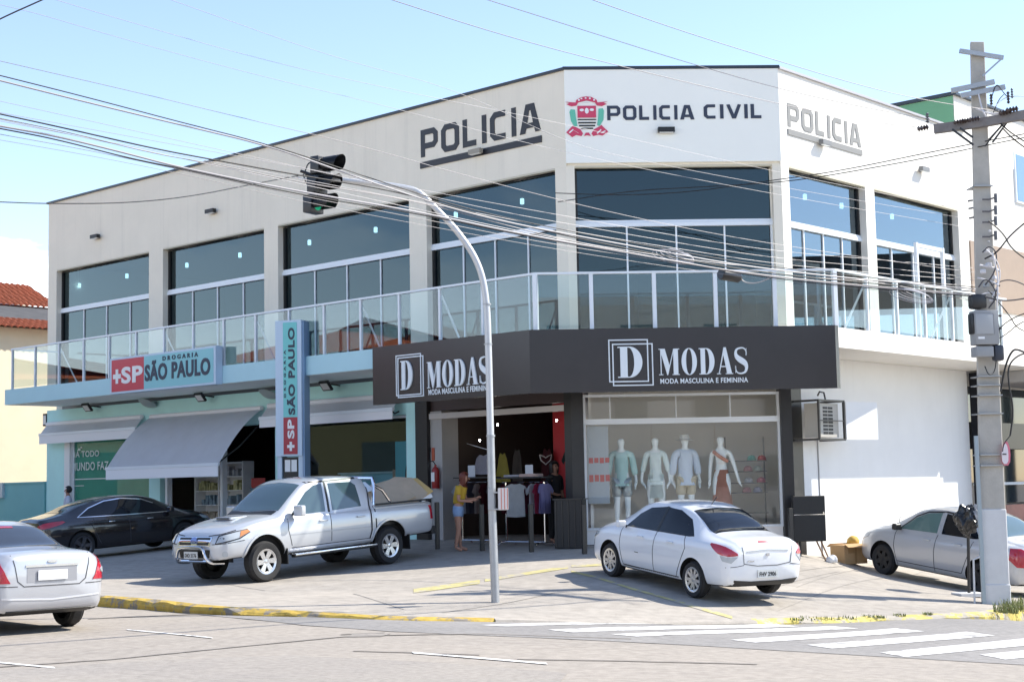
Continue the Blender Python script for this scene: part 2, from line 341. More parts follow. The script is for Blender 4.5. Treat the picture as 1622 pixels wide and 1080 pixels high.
def text_bm(s, bold=0.0, depth=.01, res=4):
    cu = bpy.data.curves.new('t', 'FONT'); cu.body = s; cu.offset = bold; cu.extrude = depth/2; cu.resolution_u = res; cu.space_character = 1.08
    o = bpy.data.objects.new('t', cu); COL.objects.link(o); me = evmesh(o); bpy.data.objects.remove(o); bpy.data.curves.remove(cu)
    t = NB(); t.from_mesh(me); bpy.data.meshes.remove(me); return t
def place_text(bm, s, org, rx, up, w, h, bold=.0, depth=.01):
    """text fitted into a w x h box whose lower left corner is org"""
    t = text_bm(s, bold, 1.0); xs = [v.co.x for v in t.verts]; ys = [v.co.y for v in t.verts]; x0, x1, y0, y1 = min(xs), max(xs), min(ys), max(ys)
    rx, up = Vector(rx).normalized(), Vector(up).normalized(); nrm = rx.cross(up); org = Vector(org)
    for v in t.verts: v.co = org + rx*((v.co.x-x0)/(x1-x0)*w) + up*((v.co.y-y0)/(y1-y0)*h) + nrm*((v.co.z+.5)*depth)
    join(bm, t)
def srf(bm, H, poly_test, x0, x1, y0, y1, st, dz=0.0):
    """height sheet over a grid"""
    nx, ny = max(1, round((x1-x0)/st)), max(1, round((y1-y0)/st)); g = {}
    for i in range(nx+1):
        for j in range(ny+1):
            x, y = x0+(x1-x0)*i/nx, y0+(y1-y0)*j/ny; g[i, j] = bm.verts.new((x, y, H(x, y)+dz))
    for i in range(nx):
        for j in range(ny): bm.faces.new([g[i, j], g[i+1, j], g[i+1, j+1], g[i, j+1]])
def sheet(bm, poly, H, dz, st=.5):
    """polygon draped on the height field H"""
    xs = [p[0] for p in poly]; ys = [p[1] for p in poly]; P = []
    n = len(poly)
    for i in range(n):
        a, b = Vector(poly[i]), Vector(poly[(i+1) % n]); k = max(1, int((b-a).length/st))
        for j in range(k): P.append(a+(b-a)*j/k)
    nb = len(P); E = [(i, (i+1) % nb) for i in range(nb)]
    x = min(xs)+st/2
    while x < max(xs):
        y = min(ys)+st/2
        while y < max(ys): P.append(Vector((x+random.uniform(-.1, .1)*st, y+random.uniform(-.1, .1)*st))); y += st
        x += st
    v, e, f, *_ = delaunay_2d_cdt(P, E, [list(range(nb))], 1, 1e-4)
    b = [bm.verts.new((q.x, q.y, H(q.x, q.y)+dz)) for q in v]
    s = len(bm.faces)
    for t in f:
        nf = bm.faces.new([b[i] for i in t])
        nf.normal_update()
        if nf.normal.z < 0: nf.normal_flip()
# ================================================================ GROUND
def axis(a, b, st): return list(np.arange(a, b+1e-6, st))
def gridsheet(name, H, xs, ys, mt):
    bm = NB(); cl = lambda v, a, b: min(max(v, a), b)
    g = [[bm.verts.new((x, y, H(cl(x, -40, 40), cl(y, -30, 60)))) for y in ys] for x in xs]
    for i in range(len(xs)-1):
        for j in range(len(ys)-1): bm.faces.new([g[i][j], g[i+1][j], g[i+1][j+1], g[i][j+1]])
    return obj(name, bm, mt, kind='structure', smooth=True, sharp=80)
gridsheet('road', RD, [-900, -300, -100, -60]+axis(-40, 40, 1.0)+[60, 100, 300, 900], [-900, -300, -100, -60]+axis(-30, 60, 1.0)+[80, 150, 400, 900], M_ASPH)
KPX = [(155, 944), (180, 946), (240, 951), (300, 958), (360, 963), (430, 967), (500, 971), (580, 976), (660, 979), (785, 981), (900, 984), (1000, 985), (1100, 985), (1200, 983), (1300, 981), (1400, 978), (1480, 975), (1560, 971)]
KW = [at(x, y) for x, y in KPX]; KW = [(p.x, p.y) for p in KW]
a0, a1 = KW[0], KW[-1]
KW = [(a0[0]+dl[0]*d, a0[1]+dl[1]*d) for d in (30, 20, 12, 6, 2.5)] + KW + [(a1[0]+dr[0]*d, a1[1]+dr[1]*d) for d in (2.5, 6, 12, 20, 30)]
# concrete forecourt sheet behind the kerb line
def inset(pl, d):
    r = []
    for i, p in enumerate(pl):
        a, b = Vector(pl[max(0, i-1)]), Vector(pl[min(len(pl)-1, i+1)]); t = (b-a).normalized(); r.append((p[0]-t.y*d, p[1]+t.x*d))
    return r
KIN = inset(KW, .16)
bm = NB(); sheet(bm, KIN+[(34, 60), (0, 62), (-30, 66)], G, 0.0, .6); obj('forecourt', bm, M_CONC, kind='structure', smooth=True, sharp=60)
def kerb(i0, i1, mt, name, rough=0.0):
    bm = NB(); P = []
    for i in range(i0, i1):
        a, b = Vector(KW[i]), Vector(KW[i+1]); c, d = Vector(KIN[i]), Vector(KIN[i+1]); k = max(1, int((b-a).length/.22))
        for j in range(k): P.append((a+(b-a)*j/k, c+(d-c)*j/k))
    P.append((Vector(KW[i1]), Vector(KIN[i1]))); rows = []
    for o_, q in P:
        e = random.uniform(0, rough); e2 = random.uniform(0, rough)
        o2 = o_+(q-o_)*(.1+e*4)
        hi, ho = G(q.x, q.y)+.006, max(G(o_.x, o_.y)-e*.9, RD(o_.x, o_.y)+.015)
        rows.append([bm.verts.new((q.x, q.y, hi)), bm.verts.new((o2.x, o2.y, ho)), bm.verts.new((o_.x-e2*.2, o_.y-e2*.2, min(ho-.03, (ho+RD(o_.x, o_.y))/2))), bm.verts.new((o_.x, o_.y, RD(o_.x, o_.y)-.08))])
    for i in range(len(rows)-1):
        for k in range(3): bm.faces.new([rows[i][k], rows[i][k+1], rows[i+1][k+1], rows[i+1][k]])
    bmesh.ops.recalc_face_normals(bm, faces=bm.faces[:])
    return obj(name, bm, mt, kind='structure')
kerb(0, 5, M_CONC, 'kerb'); kerb(5, 14, M_KERBY, 'yellow_kerb', .05); kerb(14, 18, M_CONC, 'kerb'); kerb(18, 23, chipped('yellow_kerb_worn', (.54, .45, .12), (.40, .36, .30), 3.0, .50), 'yellow_kerb', .03); kerb(23, len(KW)-1, M_CONC, 'kerb')
def pxpoly(pts, H): return [(p.x, p.y) for p in (at(x, y, H) for x, y in pts)]
def decal(name, pts, H, dz, mt, st=.4):
    bm = NB(); sheet(bm, pxpoly(pts, H), H, dz, st); return obj(name, bm, mt, kind='structure', smooth=True)
SIDE = [(at(x, y, RD).x, at(x, y, RD).y) for x, y in [(480, 990), (620, 1000), (760, 1006), (900, 1012), (1080, 1021), (1250, 1031), (1400, 1040), (1622, 1053), (1900, 1068)]]
SIDE += [(11, 24.5)] + [(p[0]+.03, p[1]-.06) for p in KW[8:24]][::-1]
bm = NB(); sheet(bm, SIDE, RD, .004, .5); obj('side_road', bm, M_SIDE, kind='structure', smooth=True)
for xl, yl, xr, yr, h in [(760, 991, 1150, 988, 1.5), (868, 999, 1266, 991, 3), (968, 1006, 1360, 994.5, 2.5), (1157, 1015, 1464, 998.6, 3.2), (1278, 1023.5, 1576, 1005, 4), (1394, 1036, 1720, 1011, 5), (1552, 1039.5, 1800, 1023, 5.5)]:
    decal('crosswalk_stripe', [(xl, yl-h*.4), (xl+40, yl+h), (xr, yr+h*.5), (xr-45, yr-h)], RD, .009, M_LINEW, .8)
for x0, y0, x1, y1, w in [(200, 997.5, 338, 1010.5, .9), (-30, 1047, 88, 1058, 1.2), (652, 1034, 868, 1051.5, 1.3)]:
    decal('lane_dash', [(x0, y0-w), (x0+3, y0+w), (x1, y1+w), (x1-3, y1-w)], RD, .008, M_LINEW)
M_SEAM = mat('asphalt_seam', (.23, .205, .18), .9, var=.25, vscale=4)
for pts in [[(-40, 1059), (180, 1044), (360, 1026), (560, 1007)], [(560, 1007), (760, 1004), (1000, 1012)], [(140, 980), (300, 973), (420, 971)], [(540, 1005), (610, 1002)], [(820, 1044), (1000, 1047), (1200, 1052)], [(560, 1031), (760, 1037)]]:
    for i in range(len(pts)-1):
        (x0, y0), (x1, y1) = pts[i], pts[i+1]; decal('asphalt_seam', [(x0, y0-.45), (x0, y0+.55), (x1, y1+.55), (x1, y1-.45)], RD, .007, M_SEAM, .6)
M_PATCH = ground_mat('darker_asphalt_patch', (.34, .305, .265), (.305, .275, .245), .6, 14, crack=.1)
decal('asphalt_patch', [(-60, 1078), (-60, 1066), (240, 1046), (460, 1038), (700, 1050), (900, 1066), (880, 1090), (300, 1100)], RD, .005, M_PATCH)
decal('asphalt_patch', [(560, 1004), (620, 1003), (605, 1008), (545, 1009)], RD, .006, M_PATCH)
for (x0, y0), (x1, y1), w in [((655, 936), (760, 921), 3.2), ((768, 919), (900, 898), 2.2), ((905, 897), (985, 893), 1.6), ((905, 905), (1000, 932), 1.5), ((1000, 932), (1080, 955), 1.6), ((1080, 955), (1160, 978), 2.2)]:
    decal('parking_line', [(x0, y0-w), (x0, y0+w), (x1, y1+w), (x1, y1-w)], G, .006, M_LINEY)
M_JOINT = mat('forecourt_joint', (.30, .275, .245), .9)
for pts in [[(1262, 905), (1400, 893)], [(1200, 940), (1330, 905)], [(1262, 930), (1380, 900)], [(1230, 968), (1500, 898)], [(700, 970), (880, 938)], [(300, 905), (420, 935)], [(560, 940), (640, 965)]]:
    (x0, y0), (x1, y1) = pts; decal('forecourt_joint', [(x0, y0-.35), (x0, y0+.35), (x1, y1+.35), (x1, y1-.35)], G, .005, M_JOINT)

# ================================================================ THE CORNER BUILDING
bld = thing('corner_building', 'two storey corner building with beige left front, white police panel and cream right front', 'building', (C1[0], C1[1], 0))
ZF, ZSB, ZH, ZT, ZM = 4.6, 4.2, 8.13, 10.12, 6.95      # floor, slab bottom, window head, parapet top, mid bar
WT = .30                                                # wall thickness
def line_off(F, o): return (F.o+F.n*o, F.d)
def isect(F1, o1, F2, o2):
    p, d = line_off(F1, o1); q, e = line_off(F2, o2); den = d.x*e.y-d.y*e.x; t = ((q.x-p.x)*e.y-(q.y-p.y)*e.x)/den; r = p+d*t; return (r.x, r.y)
def xy(v): return (v.x, v.y)
def ring(o_out, o_in, uL, uR):
    """plan polygon of the band between two offsets along left front, chamfer and right front"""
    return [xy(FL.pt(uL, o_out, 0)), isect(FL, o_out, FC, o_out), isect(FC, o_out, FR, o_out), xy(FR.pt(uR, o_out, 0)),
            xy(FR.pt(uR, o_in, 0)), isect(FC, o_in, FR, o_in), isect(FL, o_in, FC, o_in), xy(FL.pt(uL, o_in, 0))]
def sub(o_out, o_in, Fa, ua, Fb, ub):
    """plan polygon wrapping one corner (Fa at ua -> corner -> Fb at ub)"""
    return [xy(Fa.pt(ua, o_out, 0)), isect(Fa, o_out, Fb, o_out), xy(Fb.pt(ub, o_out, 0)), xy(Fb.pt(ub, o_in, 0)), isect(Fa, o_in, Fb, o_in), xy(Fa.pt(ua, o_in, 0))]
LB = xy(FL.pt(UL, -11, 0)); RB = xy(FR.pt(UR, -11, 0))
LW = [(.30, 4.10), (4.65, 9.30), (9.84, 14.13), (14.77, 19.40)]; RW = [(.30, 3.43), (3.83, 7.90)]; CWN = (.17, CW-.18)
# left upper wall (beige): spandrel band + piers
bm = NB()
fbox(bm, FL, 0.0, UL, -WT, 0, ZH, ZT)
for a, b in [(4.10, 4.65), (9.30, 9.84), (14.13, 14.77), (19.40, UL)]: fbox(bm, FL, a, b, -WT, 0, ZF, ZH)
fbox(bm, FL, UL-.3, UL-.002, -11, -WT-.002, ZSB-4.9, ZT-.01)
prism(bm, sub(0, -WT, FL, .30, FC, .17), ZF, ZH-.002)
obj('left_upper_wall', bm, M_BEIGE, bld)
# chamfer: head beam + white panel proud of it
bm = NB(); fbox(bm, FC, .03, CW-.03, -WT, -.02, ZH, ZT-.02); prism(bm, sub(-.002, -WT, FC, CW-.18, FR, .0 + .001), ZF, ZH-.002)
obj('chamfer_wall', bm, M_BEIGE, bld)
bm = NB(); fbox(bm, FC, .0, CW, -.018, .05, ZH+.05, ZT-.005); obj('white_panel', bm, M_WPANEL, bld)
# right upper wall (cream)
bm = NB(); fbox(bm, FR, .002, UR, -WT, 0, ZH, ZT)
for a, b in [(.002, .30), (3.43, 3.83), (7.90, UR)]: fbox(bm, FR, a, b, -WT, 0, ZF, ZH)
fbox(bm, FR, UR-.3, UR-.002, -11, -WT-.002, -1.5, ZT-.01)
fbox(bm, FR, .36, 7.95, -WT, -.01, -1.2, ZSB)        # white ground floor wall below
obj('right_wall', bm, M_CREAM, bld)
bm = NB(); fbox(bm, FR, .36, 7.93, -.009, .008, -1.1, ZSB-.003); obj('white_ground_wall', bm, M_WHITE, bld)
# parapet flashing
bm = NB(); fbox(bm, FL, -.02, UL+.05, -WT-.03, .05, ZT, ZT+.055); fbox(bm, FC, -.03, CW+.03, -WT-.02, .07, ZT+.002, ZT+.06); obj('dark_parapet_cap', bm, M_NAVY, bld)
bm = NB(); fbox(bm, FR, .02, UR+.02, -WT-.03, .05, ZT+.001, ZT+.05); obj('grey_parapet_cap', bm, mat('grey_flashing', (.42, .41, .43), .5), bld)
# roof (unseen, added to block the sun), ceilings, floors, back wall, dark core
plan = [xy(FL.pt(UL-.32, -WT, 0)), isect(FL, -WT, FC, -WT), isect(FC, -WT, FR, -WT), xy(FR.pt(UR-.32, -WT, 0)), xy(FR.pt(UR-.32, -10.7, 0)), xy(FL.pt(UL-.32, -10.7, 0))]
bm = NB(); prism(bm, plan, 9.4, 9.55); obj('roof', bm, M_GREYP, bld)
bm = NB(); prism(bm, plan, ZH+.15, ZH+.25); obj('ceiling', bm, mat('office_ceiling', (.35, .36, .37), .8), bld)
ov = 1.62
slabp = [xy(FL.pt(19.15, 1.66, 0)), isect(FL, 1.66, FC, 1.55), isect(FC, 1.55, FR, 1.55), xy(FR.pt(8.35, 1.55, 0)), xy(FR.pt(8.35, -.02, 0)), isect(FC, -.02, FR, -.02), isect(FL, -.02, FC, -.02), xy(FL.pt(19.15, -.02, 0))]
bm = NB(); prism(bm, slabp, ZSB, ZF-.01); obj('balcony_slab', bm, M_CREAM, bld)
bm = NB(); fbox(bm, FL, 2.0, 19.155, 1.662, 1.70, ZSB-.012, ZF+.005); fbox(bm, FL, 19.156, 19.19, 0.0, 1.70, ZSB-.012, ZF+.005); obj('blue_fascia', bm, M_BLUE, bld)
bm = NB(); fbox(bm, FL, 2.0, 19.14, .02, 1.66, ZSB-.018, ZSB-.004); obj('soffit', bm, mat('pale_soffit', (.86, .90, .90), .8), bld)
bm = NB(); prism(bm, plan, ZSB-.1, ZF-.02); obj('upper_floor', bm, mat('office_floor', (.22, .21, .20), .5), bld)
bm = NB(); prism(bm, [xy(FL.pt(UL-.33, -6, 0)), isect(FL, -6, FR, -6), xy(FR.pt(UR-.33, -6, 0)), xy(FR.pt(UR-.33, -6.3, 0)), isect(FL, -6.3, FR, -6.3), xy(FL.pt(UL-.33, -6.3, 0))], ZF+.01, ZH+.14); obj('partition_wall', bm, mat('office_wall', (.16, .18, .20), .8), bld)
bm = NB(); prism(bm, [LB, RB, (RB[0]-.2, RB[1]+.3), (LB[0]-.2, LB[1]+.3)], -1, ZT-.02); obj('back_wall', bm, M_BEIGE, bld)
# reveals (cream edge under heads)
def window(F, u0, u1, mull, zb=ZF+.02, zm=ZM, sill=True, dark='hi', extra=None):
    bm = NB(); o = -.20
    fbox(bm, F, u0, u1, o-.05, o+.07, zm-.06, zm+.02); fbox(bm, F, u0+.003, u1-.003, o-.03, o+.05, zm+.025, zm+.075)     # double mid bar
    fbox(bm, F, u0, u1, o-.03, o+.03, zb-.015, zb+.05)
    for q in mull: fbox(bm, F, q-.017, q+.017, o-.02, o+.025, zb+.05, zm-.06)
    for q in ((u0, u0+.045), (u1-.045, u1)): fbox(bm, F, q[0]+.001, q[1]-.001, o-.03, o+.03, zb+.05, zm-.06)
    if extra:
        for q in extra: fbox(bm, F, q-.017, q+.017, o-.02, o+.025, zb+.05, zm-.06)
    w = obj('window', bm, M_ALU, bld)
    bm = NB(); d0, d1 = (u1-.075, u1) if dark == 'hi' else (u0, u0+.06)
    fbox(bm, F, d0, d1, o-.035, o+.035, zm+.08, ZH-.06); fbox(bm, F, d0+.002, d1-.002, o-.025, o+.04, zb+.051, zm-.061); fbox(bm, F, u0, u1, o-.035, o+.034, ZH-.036, ZH-.003); obj('black_shadow_edge', bm, M_BLACK, w)  # black side strip stands in for the jamb shadow, with a black head strip
    bm = NB(); e0, e1 = (u0, d0) if dark == 'hi' else (d1, u1); fbox(bm, F, e0, e1, o-.012, o-.004, zm+.08, ZH-.06); obj('upper_pane', bm, M_WINSUN if F is FR else M_WINGL, w)
    cuts = [u0+.045]+list(mull)+[u1-.045]
    for i in range(len(cuts)-1):
        bm = NB(); fbox(bm, F, cuts[i]+.018, cuts[i+1]-.018, o-.012, o-.004, zb+.05, zm-.06); obj('lower_pane', bm, M_WINSUN if F is FR else M_WINGL, w)
    return w
for a, b in LW:
    n = 4; window(FL, a, b, [a+(b-a)*k/n for k in range(1, n)])
window(FC, CWN[0], CWN[1], [CWN[0]+(CWN[1]-CWN[0])*q for q in (.26, .51, .755)], dark='lo')
for a, b in RW: window(FR, a, b, [a+(b-a)*k/4 for k in range(1, 4)])
# yellow-ish caulk line above the heads
bm = NB()
for a, b in LW: fbox(bm, FL, a, b, -.13, -.003, ZH-.034, ZH-.004)
for a, b in RW: fbox(bm, FR, a, b, -.13, -.003, ZH-.034, ZH-.004)
fbox(bm, FC, *CWN, -.13, -.022, ZH-.034, ZH-.004); obj('head_trim', bm, mat('sand_trim', (.62, .58, .46), .8), bld)

# ---------------- lettering on the parapet
T2 = .13
GL = {'P': ([([(0, -T2), (0, 1+T2)], False), ([(T2-.03, 1), (.66, 1), (.8, .86), (.8, .5), (.66, .36), (T2-.03, .36)], False)], .8), 'O': ([([(.14, 0), (0, .16), (0, .84), (.14, 1), (.68, 1), (.82, .84), (.82, .16), (.68, 0)], True)], .82),
      'L': ([([(0, 1+T2), (0, 0), (.66, 0)], False)], .66), 'I': ([([(0, -T2), (0, 1+T2)], False)], 0.0), 'C': ([([(.74, 1), (.16, 1), (0, .84), (0, .16), (.16, 0), (.74, 0)], False)], .74),
      'A': ([([(-.02, -T2), (.37, 1), (.51, 1), (.9, -T2)], False), ([(.2, .26), (.68, .26)], False)], .88), 'V': ([([(0, 1+T2), (.38, 0), (.48, 0), (.86, 1+T2)], False)], .86)}
def techno(bm, s, org, rx, up, w, h, t=.26, gap=.30, depth=.008, slant=0.0):
    rx, up = Vector(rx), Vector(up); x = 0; strokes = []; polyA = []
    for ch in s:
        if ch == ' ': x += .7; continue
        g, adv = GL[ch]
        if ch == 'A': polyA.append(([(x+a, b) for a, b in [(-.15, -T2), (.15, -T2), (.21, .08), (.65, .08), (.71, -T2), (1.01, -T2), (.66, 1+T2), (.20, 1+T2)]], [[(x+a, b) for a, b in [(.27, .30), (.59, .30), (.47, .84), (.39, .84)]]])); x += adv+t+gap-.08; continue
        for path, cl in g: strokes.append(([(x+q[0], q[1]) for q in path], cl))
        x += adv+t+gap-.08
    polys = [ribbon2(p, t, cl) for p, cl in strokes]+polyA
    xs = [q[0] for o_, h_ in polys for q in o_]; ys = [q[1] for o_, h_ in polys for q in o_]; x0, x1 = min(xs), max(xs); y0, y1 = -t/2, 1+t/2
    for i_, (o_, hs) in enumerate(polys):
        f = lambda q: ((q[0]-x0)/(x1-x0)*w, (min(max(q[1], y0), y1)-y0)/(y1-y0)*h)
        flat_poly(bm, [f(q) for q in o_], org, rx, up, depth+.0016*(i_ % 3), [[f(q) for q in hh] for hh in hs])
Z = Vector((0, 0, 1))
def lettering(F, sgn, pl, pr, zt_b, o, s, mt, name, parent, under=None):
    """pl / pr: lower left and lower right pixel corners of the word; zt_b: pixel of its top left"""
    u0, z0 = F.uz(*pl, o); u1, z1 = F.uz(*pr, o); zt = F.uz(*zt_b, o)[1]; bm = NB(); zb = (z0+z1)/2
    techno(bm, s, F.pt(u0, o, zb), F.d*sgn, Z, abs(u1-u0), zt-zb)
    if under: fbox(bm, F, min(u0, u1)-.02, max(u0, u1)+.02, o, o+.02, zb-under[0]-under[1], zb-under[0])
    return obj(name, bm, mt, parent)
lettering(FL, -1, (667, 250), (857, 207), (667, 207), .003, 'POLICIA', M_LET, 'police_lettering', bld, (.11, .14))
lettering(FC, 1, (962, 191.5), (1100, 189), (962, 168), .052, 'POLICIA', M_LETB, 'police_lettering', bld)
lettering(FC, 1, (1115, 189), (1206, 187.2), (1115, 166), .052, 'CIVIL', M_LETB, 'civil_lettering', bld)
lettering(FR, 1, (1248, 201), (1364, 233), (1247, 163), .003, 'POLICIA', mat('grey_lettering', (.235, .235, .23), .7), 'police_lettering', bld, (.06, .12))
# ---------------- crest
def crest():
    u0, z0 = FC.uz(897, 219, .052); u1, z1 = FC.uz(962, 152, .052); w, h = u1-u0, z1-z0; org = FC.pt(u0, .052, z0); rx = FC.d
    P = lambda pts: [(x*w, y*h) for x, y in pts]
    root = obj('crest', NB(), M_RED, bld)
    bm = NB()
    flat_poly(bm, P([(.28, .48), (.28, .76), (.72, .76), (.72, .48)]), org, rx, Z, .012)
    flat_poly(bm, P([(.02, .80), (.10, .83), (.0, .86), (.24, .84), (.26, .90), (.38, .97), (.5, .985), (.62, .97), (.74, .90), (.76, .84), (1, .86), (.90, .83), (.98, .80), (.86, .75), (.74, .77), (.70, .84), (.5, .89), (.3, .84), (.26, .77), (.14, .75)]), org, rx, Z, .012)
    flat_poly(bm, P([(.0, .13), (.16, .29), (.22, .26), (.34, .20), (.40, .10), (.36, .04), (.24, .07), (.14, .02)]), org, rx, Z, .012)
    flat_poly(bm, P([(1.0, .14), (.84, .30), (.78, .26), (.66, .20), (.60, .10), (.64, .04), (.76, .07), (.86, .05)]), org, rx, Z, .012)
    flat_poly(bm, P([(.42, .04), (.46, .12), (.54, .12), (.58, .04), (.52, .06), (.48, .06)]), org, rx, Z, .012)
    join2 = obj('red_shield', bm, mat('crest_red', (.60, .05, .12), .5), root)
    bm = NB()
    flat_poly(bm, P([(.09, .62), (.12, .68), (.22, .67), (.24, .5), (.27, .28), (.20, .27), (.12, .40)]), org, rx, Z, .01); obj('green_branch', bm, mat('crest_green', (.13, .50, .36), .5), root); bm = NB()
    flat_poly(bm, P([(.91, .64), (.88, .70), (.78, .69), (.77, .5), (.74, .30), (.80, .28), (.89, .42)]), org, rx, Z, .01); obj('green_branch', bm, mat('crest_green', (.13, .50, .36), .5), root)
    bm = NB()
    for i, (y, a, b) in enumerate([(.44, .28, .72), (.37, .29, .71), (.30, .31, .69), (.235, .36, .64)]):
        flat_poly(bm, P([(a, y-.028 if i else y-.02), (b, y-.028 if i else y-.02), (b, y+.005), (a, y+.005)]), org, rx, Z, .011)
    obj('black_bars', bm, M_BLACK, root)
    bm = NB()
    for c in ((.38, .66), (.62, .665), (.5, .64)):
        r = .055 if c[0] != .5 else .05
        flat_poly(bm, P([(c[0]+r*math.cos(t*math.pi/4), c[1]+r*(.6 if c[0] != .5 else 1.4)*math.sin(t*math.pi/4)) for t in range(8)]), org, rx, Z, .016)
    flat_poly(bm, P([(.42, .835), (.58, .835), (.58, .855), (.42, .855)]), org, rx, Z, .016)
    for a, b, c, d in [(.06, .13, .16, .21), (.18, .18, .28, .12), (.72, .11, .82, .2), (.82, .12, .92, .17), (.36, .92, .40, .95), (.46, .93, .50, .96), (.56, .92, .60, .955), (.30, .88, .34, .92), (.66, .88, .70, .92)]:
        flat_poly(bm, P([(a, b), (c, b), (c, d), (a, d)]) if (c-a) < .05 else P([(a, b), (a+.025, b-.02), (c+.02, d-.02), (c, d)]), org, rx, Z, .016)
    obj('white_figure', bm, M_WHITE, root)
    return root
_c = crest()

# ---------------- ground floor shell
GZ = -.6
bm = NB()
fbox(bm, FL, 4.45, UL, -WT, 0, 3.30, ZSB-.10)
fbox(bm, FL, 18.9, UL-.002, -WT, 0, GZ, 3.299); fbox(bm, FL, 14.25, 14.75, -WT, 0, GZ, 3.299); fbox(bm, FL, 8.6, 9.45, -WT, 0, GZ, 3.299); fbox(bm, FL, 4.45, 4.78, -WT, .06, GZ, 3.7)
obj('turquoise_wall', bm, M_TURQ, bld)
bm = NB(); fbox(bm, FL, 4.78, 8.6, -WT, -.02, GZ, .75); fbox(bm, FL, 14.75, 18.9, -WT, -.02, GZ, .72); obj('shop_plinth', bm, M_TEAL, bld)
bm = NB(); fbox(bm, FL, 4.08, 4.448, -WT, .10, GZ, 3.55); obj('black_column', bm, M_BLKMET, bld)
bm = NB(); prism(bm, sub(.06, -WT, FL, .16, FC, .22), GZ, ZSB-.02); obj('black_column', bm, M_BLKMET, bld)
bm = NB(); prism(bm, sub(.055, -WT, FC, CW-.2, FR, .355), GZ, ZSB-.02); obj('black_column', bm, M_BLKMET, bld)
bm = NB(); fbox(bm, FL, 3.72, 4.078, -.5, 0, GZ, 3.32); obj('grey_jamb', bm, M_GREYP, bld)
bm = NB(); fbox(bm, FL, .165, 4.08, -.25, -.02, 3.33, ZSB-.02); obj('door_header', bm, mat('dark_maroon_header', (.05, .03, .028), .5), bld)
bm = NB(); fbox(bm, FL, .165, 4.05, -.06, .06, 3.15, 3.27); obj('shutter_rail', bm, mat('pale_shutter_rail', (.55, .52, .50), .5), bld)
# clothes shop room: floor, back wall, side, ceiling
room = [xy(FL.pt(4.06, -.31, 0)), isect(FL, -.31, FC, -.31), isect(FC, -.31, FR, -.31), xy(FR.pt(6.4, -.31, 0)), xy(FR.pt(6.4, -7.4, 0)), xy(FL.pt(4.06, -7.4, 0))]
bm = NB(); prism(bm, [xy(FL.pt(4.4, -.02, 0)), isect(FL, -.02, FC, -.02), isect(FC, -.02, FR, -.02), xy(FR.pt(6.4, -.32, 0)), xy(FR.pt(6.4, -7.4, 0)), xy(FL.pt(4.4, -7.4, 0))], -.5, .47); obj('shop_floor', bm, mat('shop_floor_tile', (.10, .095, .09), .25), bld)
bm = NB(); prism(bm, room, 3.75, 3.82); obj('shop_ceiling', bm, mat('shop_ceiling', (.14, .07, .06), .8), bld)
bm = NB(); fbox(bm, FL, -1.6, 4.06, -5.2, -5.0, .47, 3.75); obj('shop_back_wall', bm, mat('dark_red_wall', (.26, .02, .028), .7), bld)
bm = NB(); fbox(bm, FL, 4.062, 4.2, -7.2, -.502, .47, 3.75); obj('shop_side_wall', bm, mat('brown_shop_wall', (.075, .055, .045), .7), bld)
bm = NB(); fbox(bm, FL, .85, 1.7, -1.45, -1.35, .47, 3.74); obj('red_panel', bm, mat('red_shop_panel', (.40, .01, .016), .6), bld)
bm = NB(); fbox(bm, FC, .35, CW-.2, -2.15, -.32, 3.66, 3.73); obj('display_ceiling', bm, M_WHITE, bld)
bm = NB(); fbox(bm, FC, .36, CW+1.5, -2.3, -2.2, .47, 3.74); obj('display_back_wall', bm, mat('taupe_display_wall', (.80, .75, .68), .7), bld)
bm = NB(); fbox(bm, FC, .36, .42, -2.19, -.32, .47, 3.65); obj('display_side_wall', bm, mat('taupe_display_wall', (.80, .75, .68), .7), bld)
bm = NB(); fbox(bm, FC, .23, CW-.21, -.95, -.06, .42, .75); obj('display_plinth', bm, mat('display_plinth_white', (.82, .81, .8), .5), bld)
# chamfer display window
def shopwin():
    bm = NB(); o = -.08; u0, u1 = .225, CW-.205
    fbox(bm, FC, u0, u0+.05, o-.03, o+.05, .75, 3.46); fbox(bm, FC, u1-.05, u1, o-.03, o+.05, .75, 3.46)
    fbox(bm, FC, u0+.05, u1-.05, o-.03, o+.05, 2.86, 2.97); fbox(bm, FC, u0+.05, u1-.05, o-.03, o+.05, 3.41, 3.46); fbox(bm, FC, u0+.05, u1-.05, o-.03, o+.05, .752, .80)
    for q in (.54, 1.88, 2.98): fbox(bm, FC, u0+q, u0+q+.02, o-.015, o+.02, 2.97, 3.41)
    w = obj('display_window', bm, M_ALU, bld)
    for q in ((0, 1.31), (1.33, 2.6), (2.62, u1-u0-.1)):
        bm = NB(); fbox(bm, FC, u0+.05+q[0], u0+.05+q[1], o-.006, o+.004, .80, 2.86); obj('pane', bm, M_SHOPG, w)
    bm = NB(); fbox(bm, FC, u0+.05, u1-.05, o-.006, o+.004, 2.97, 3.41); obj('transom_pane', bm, M_SHOPG, w)
shopwin()
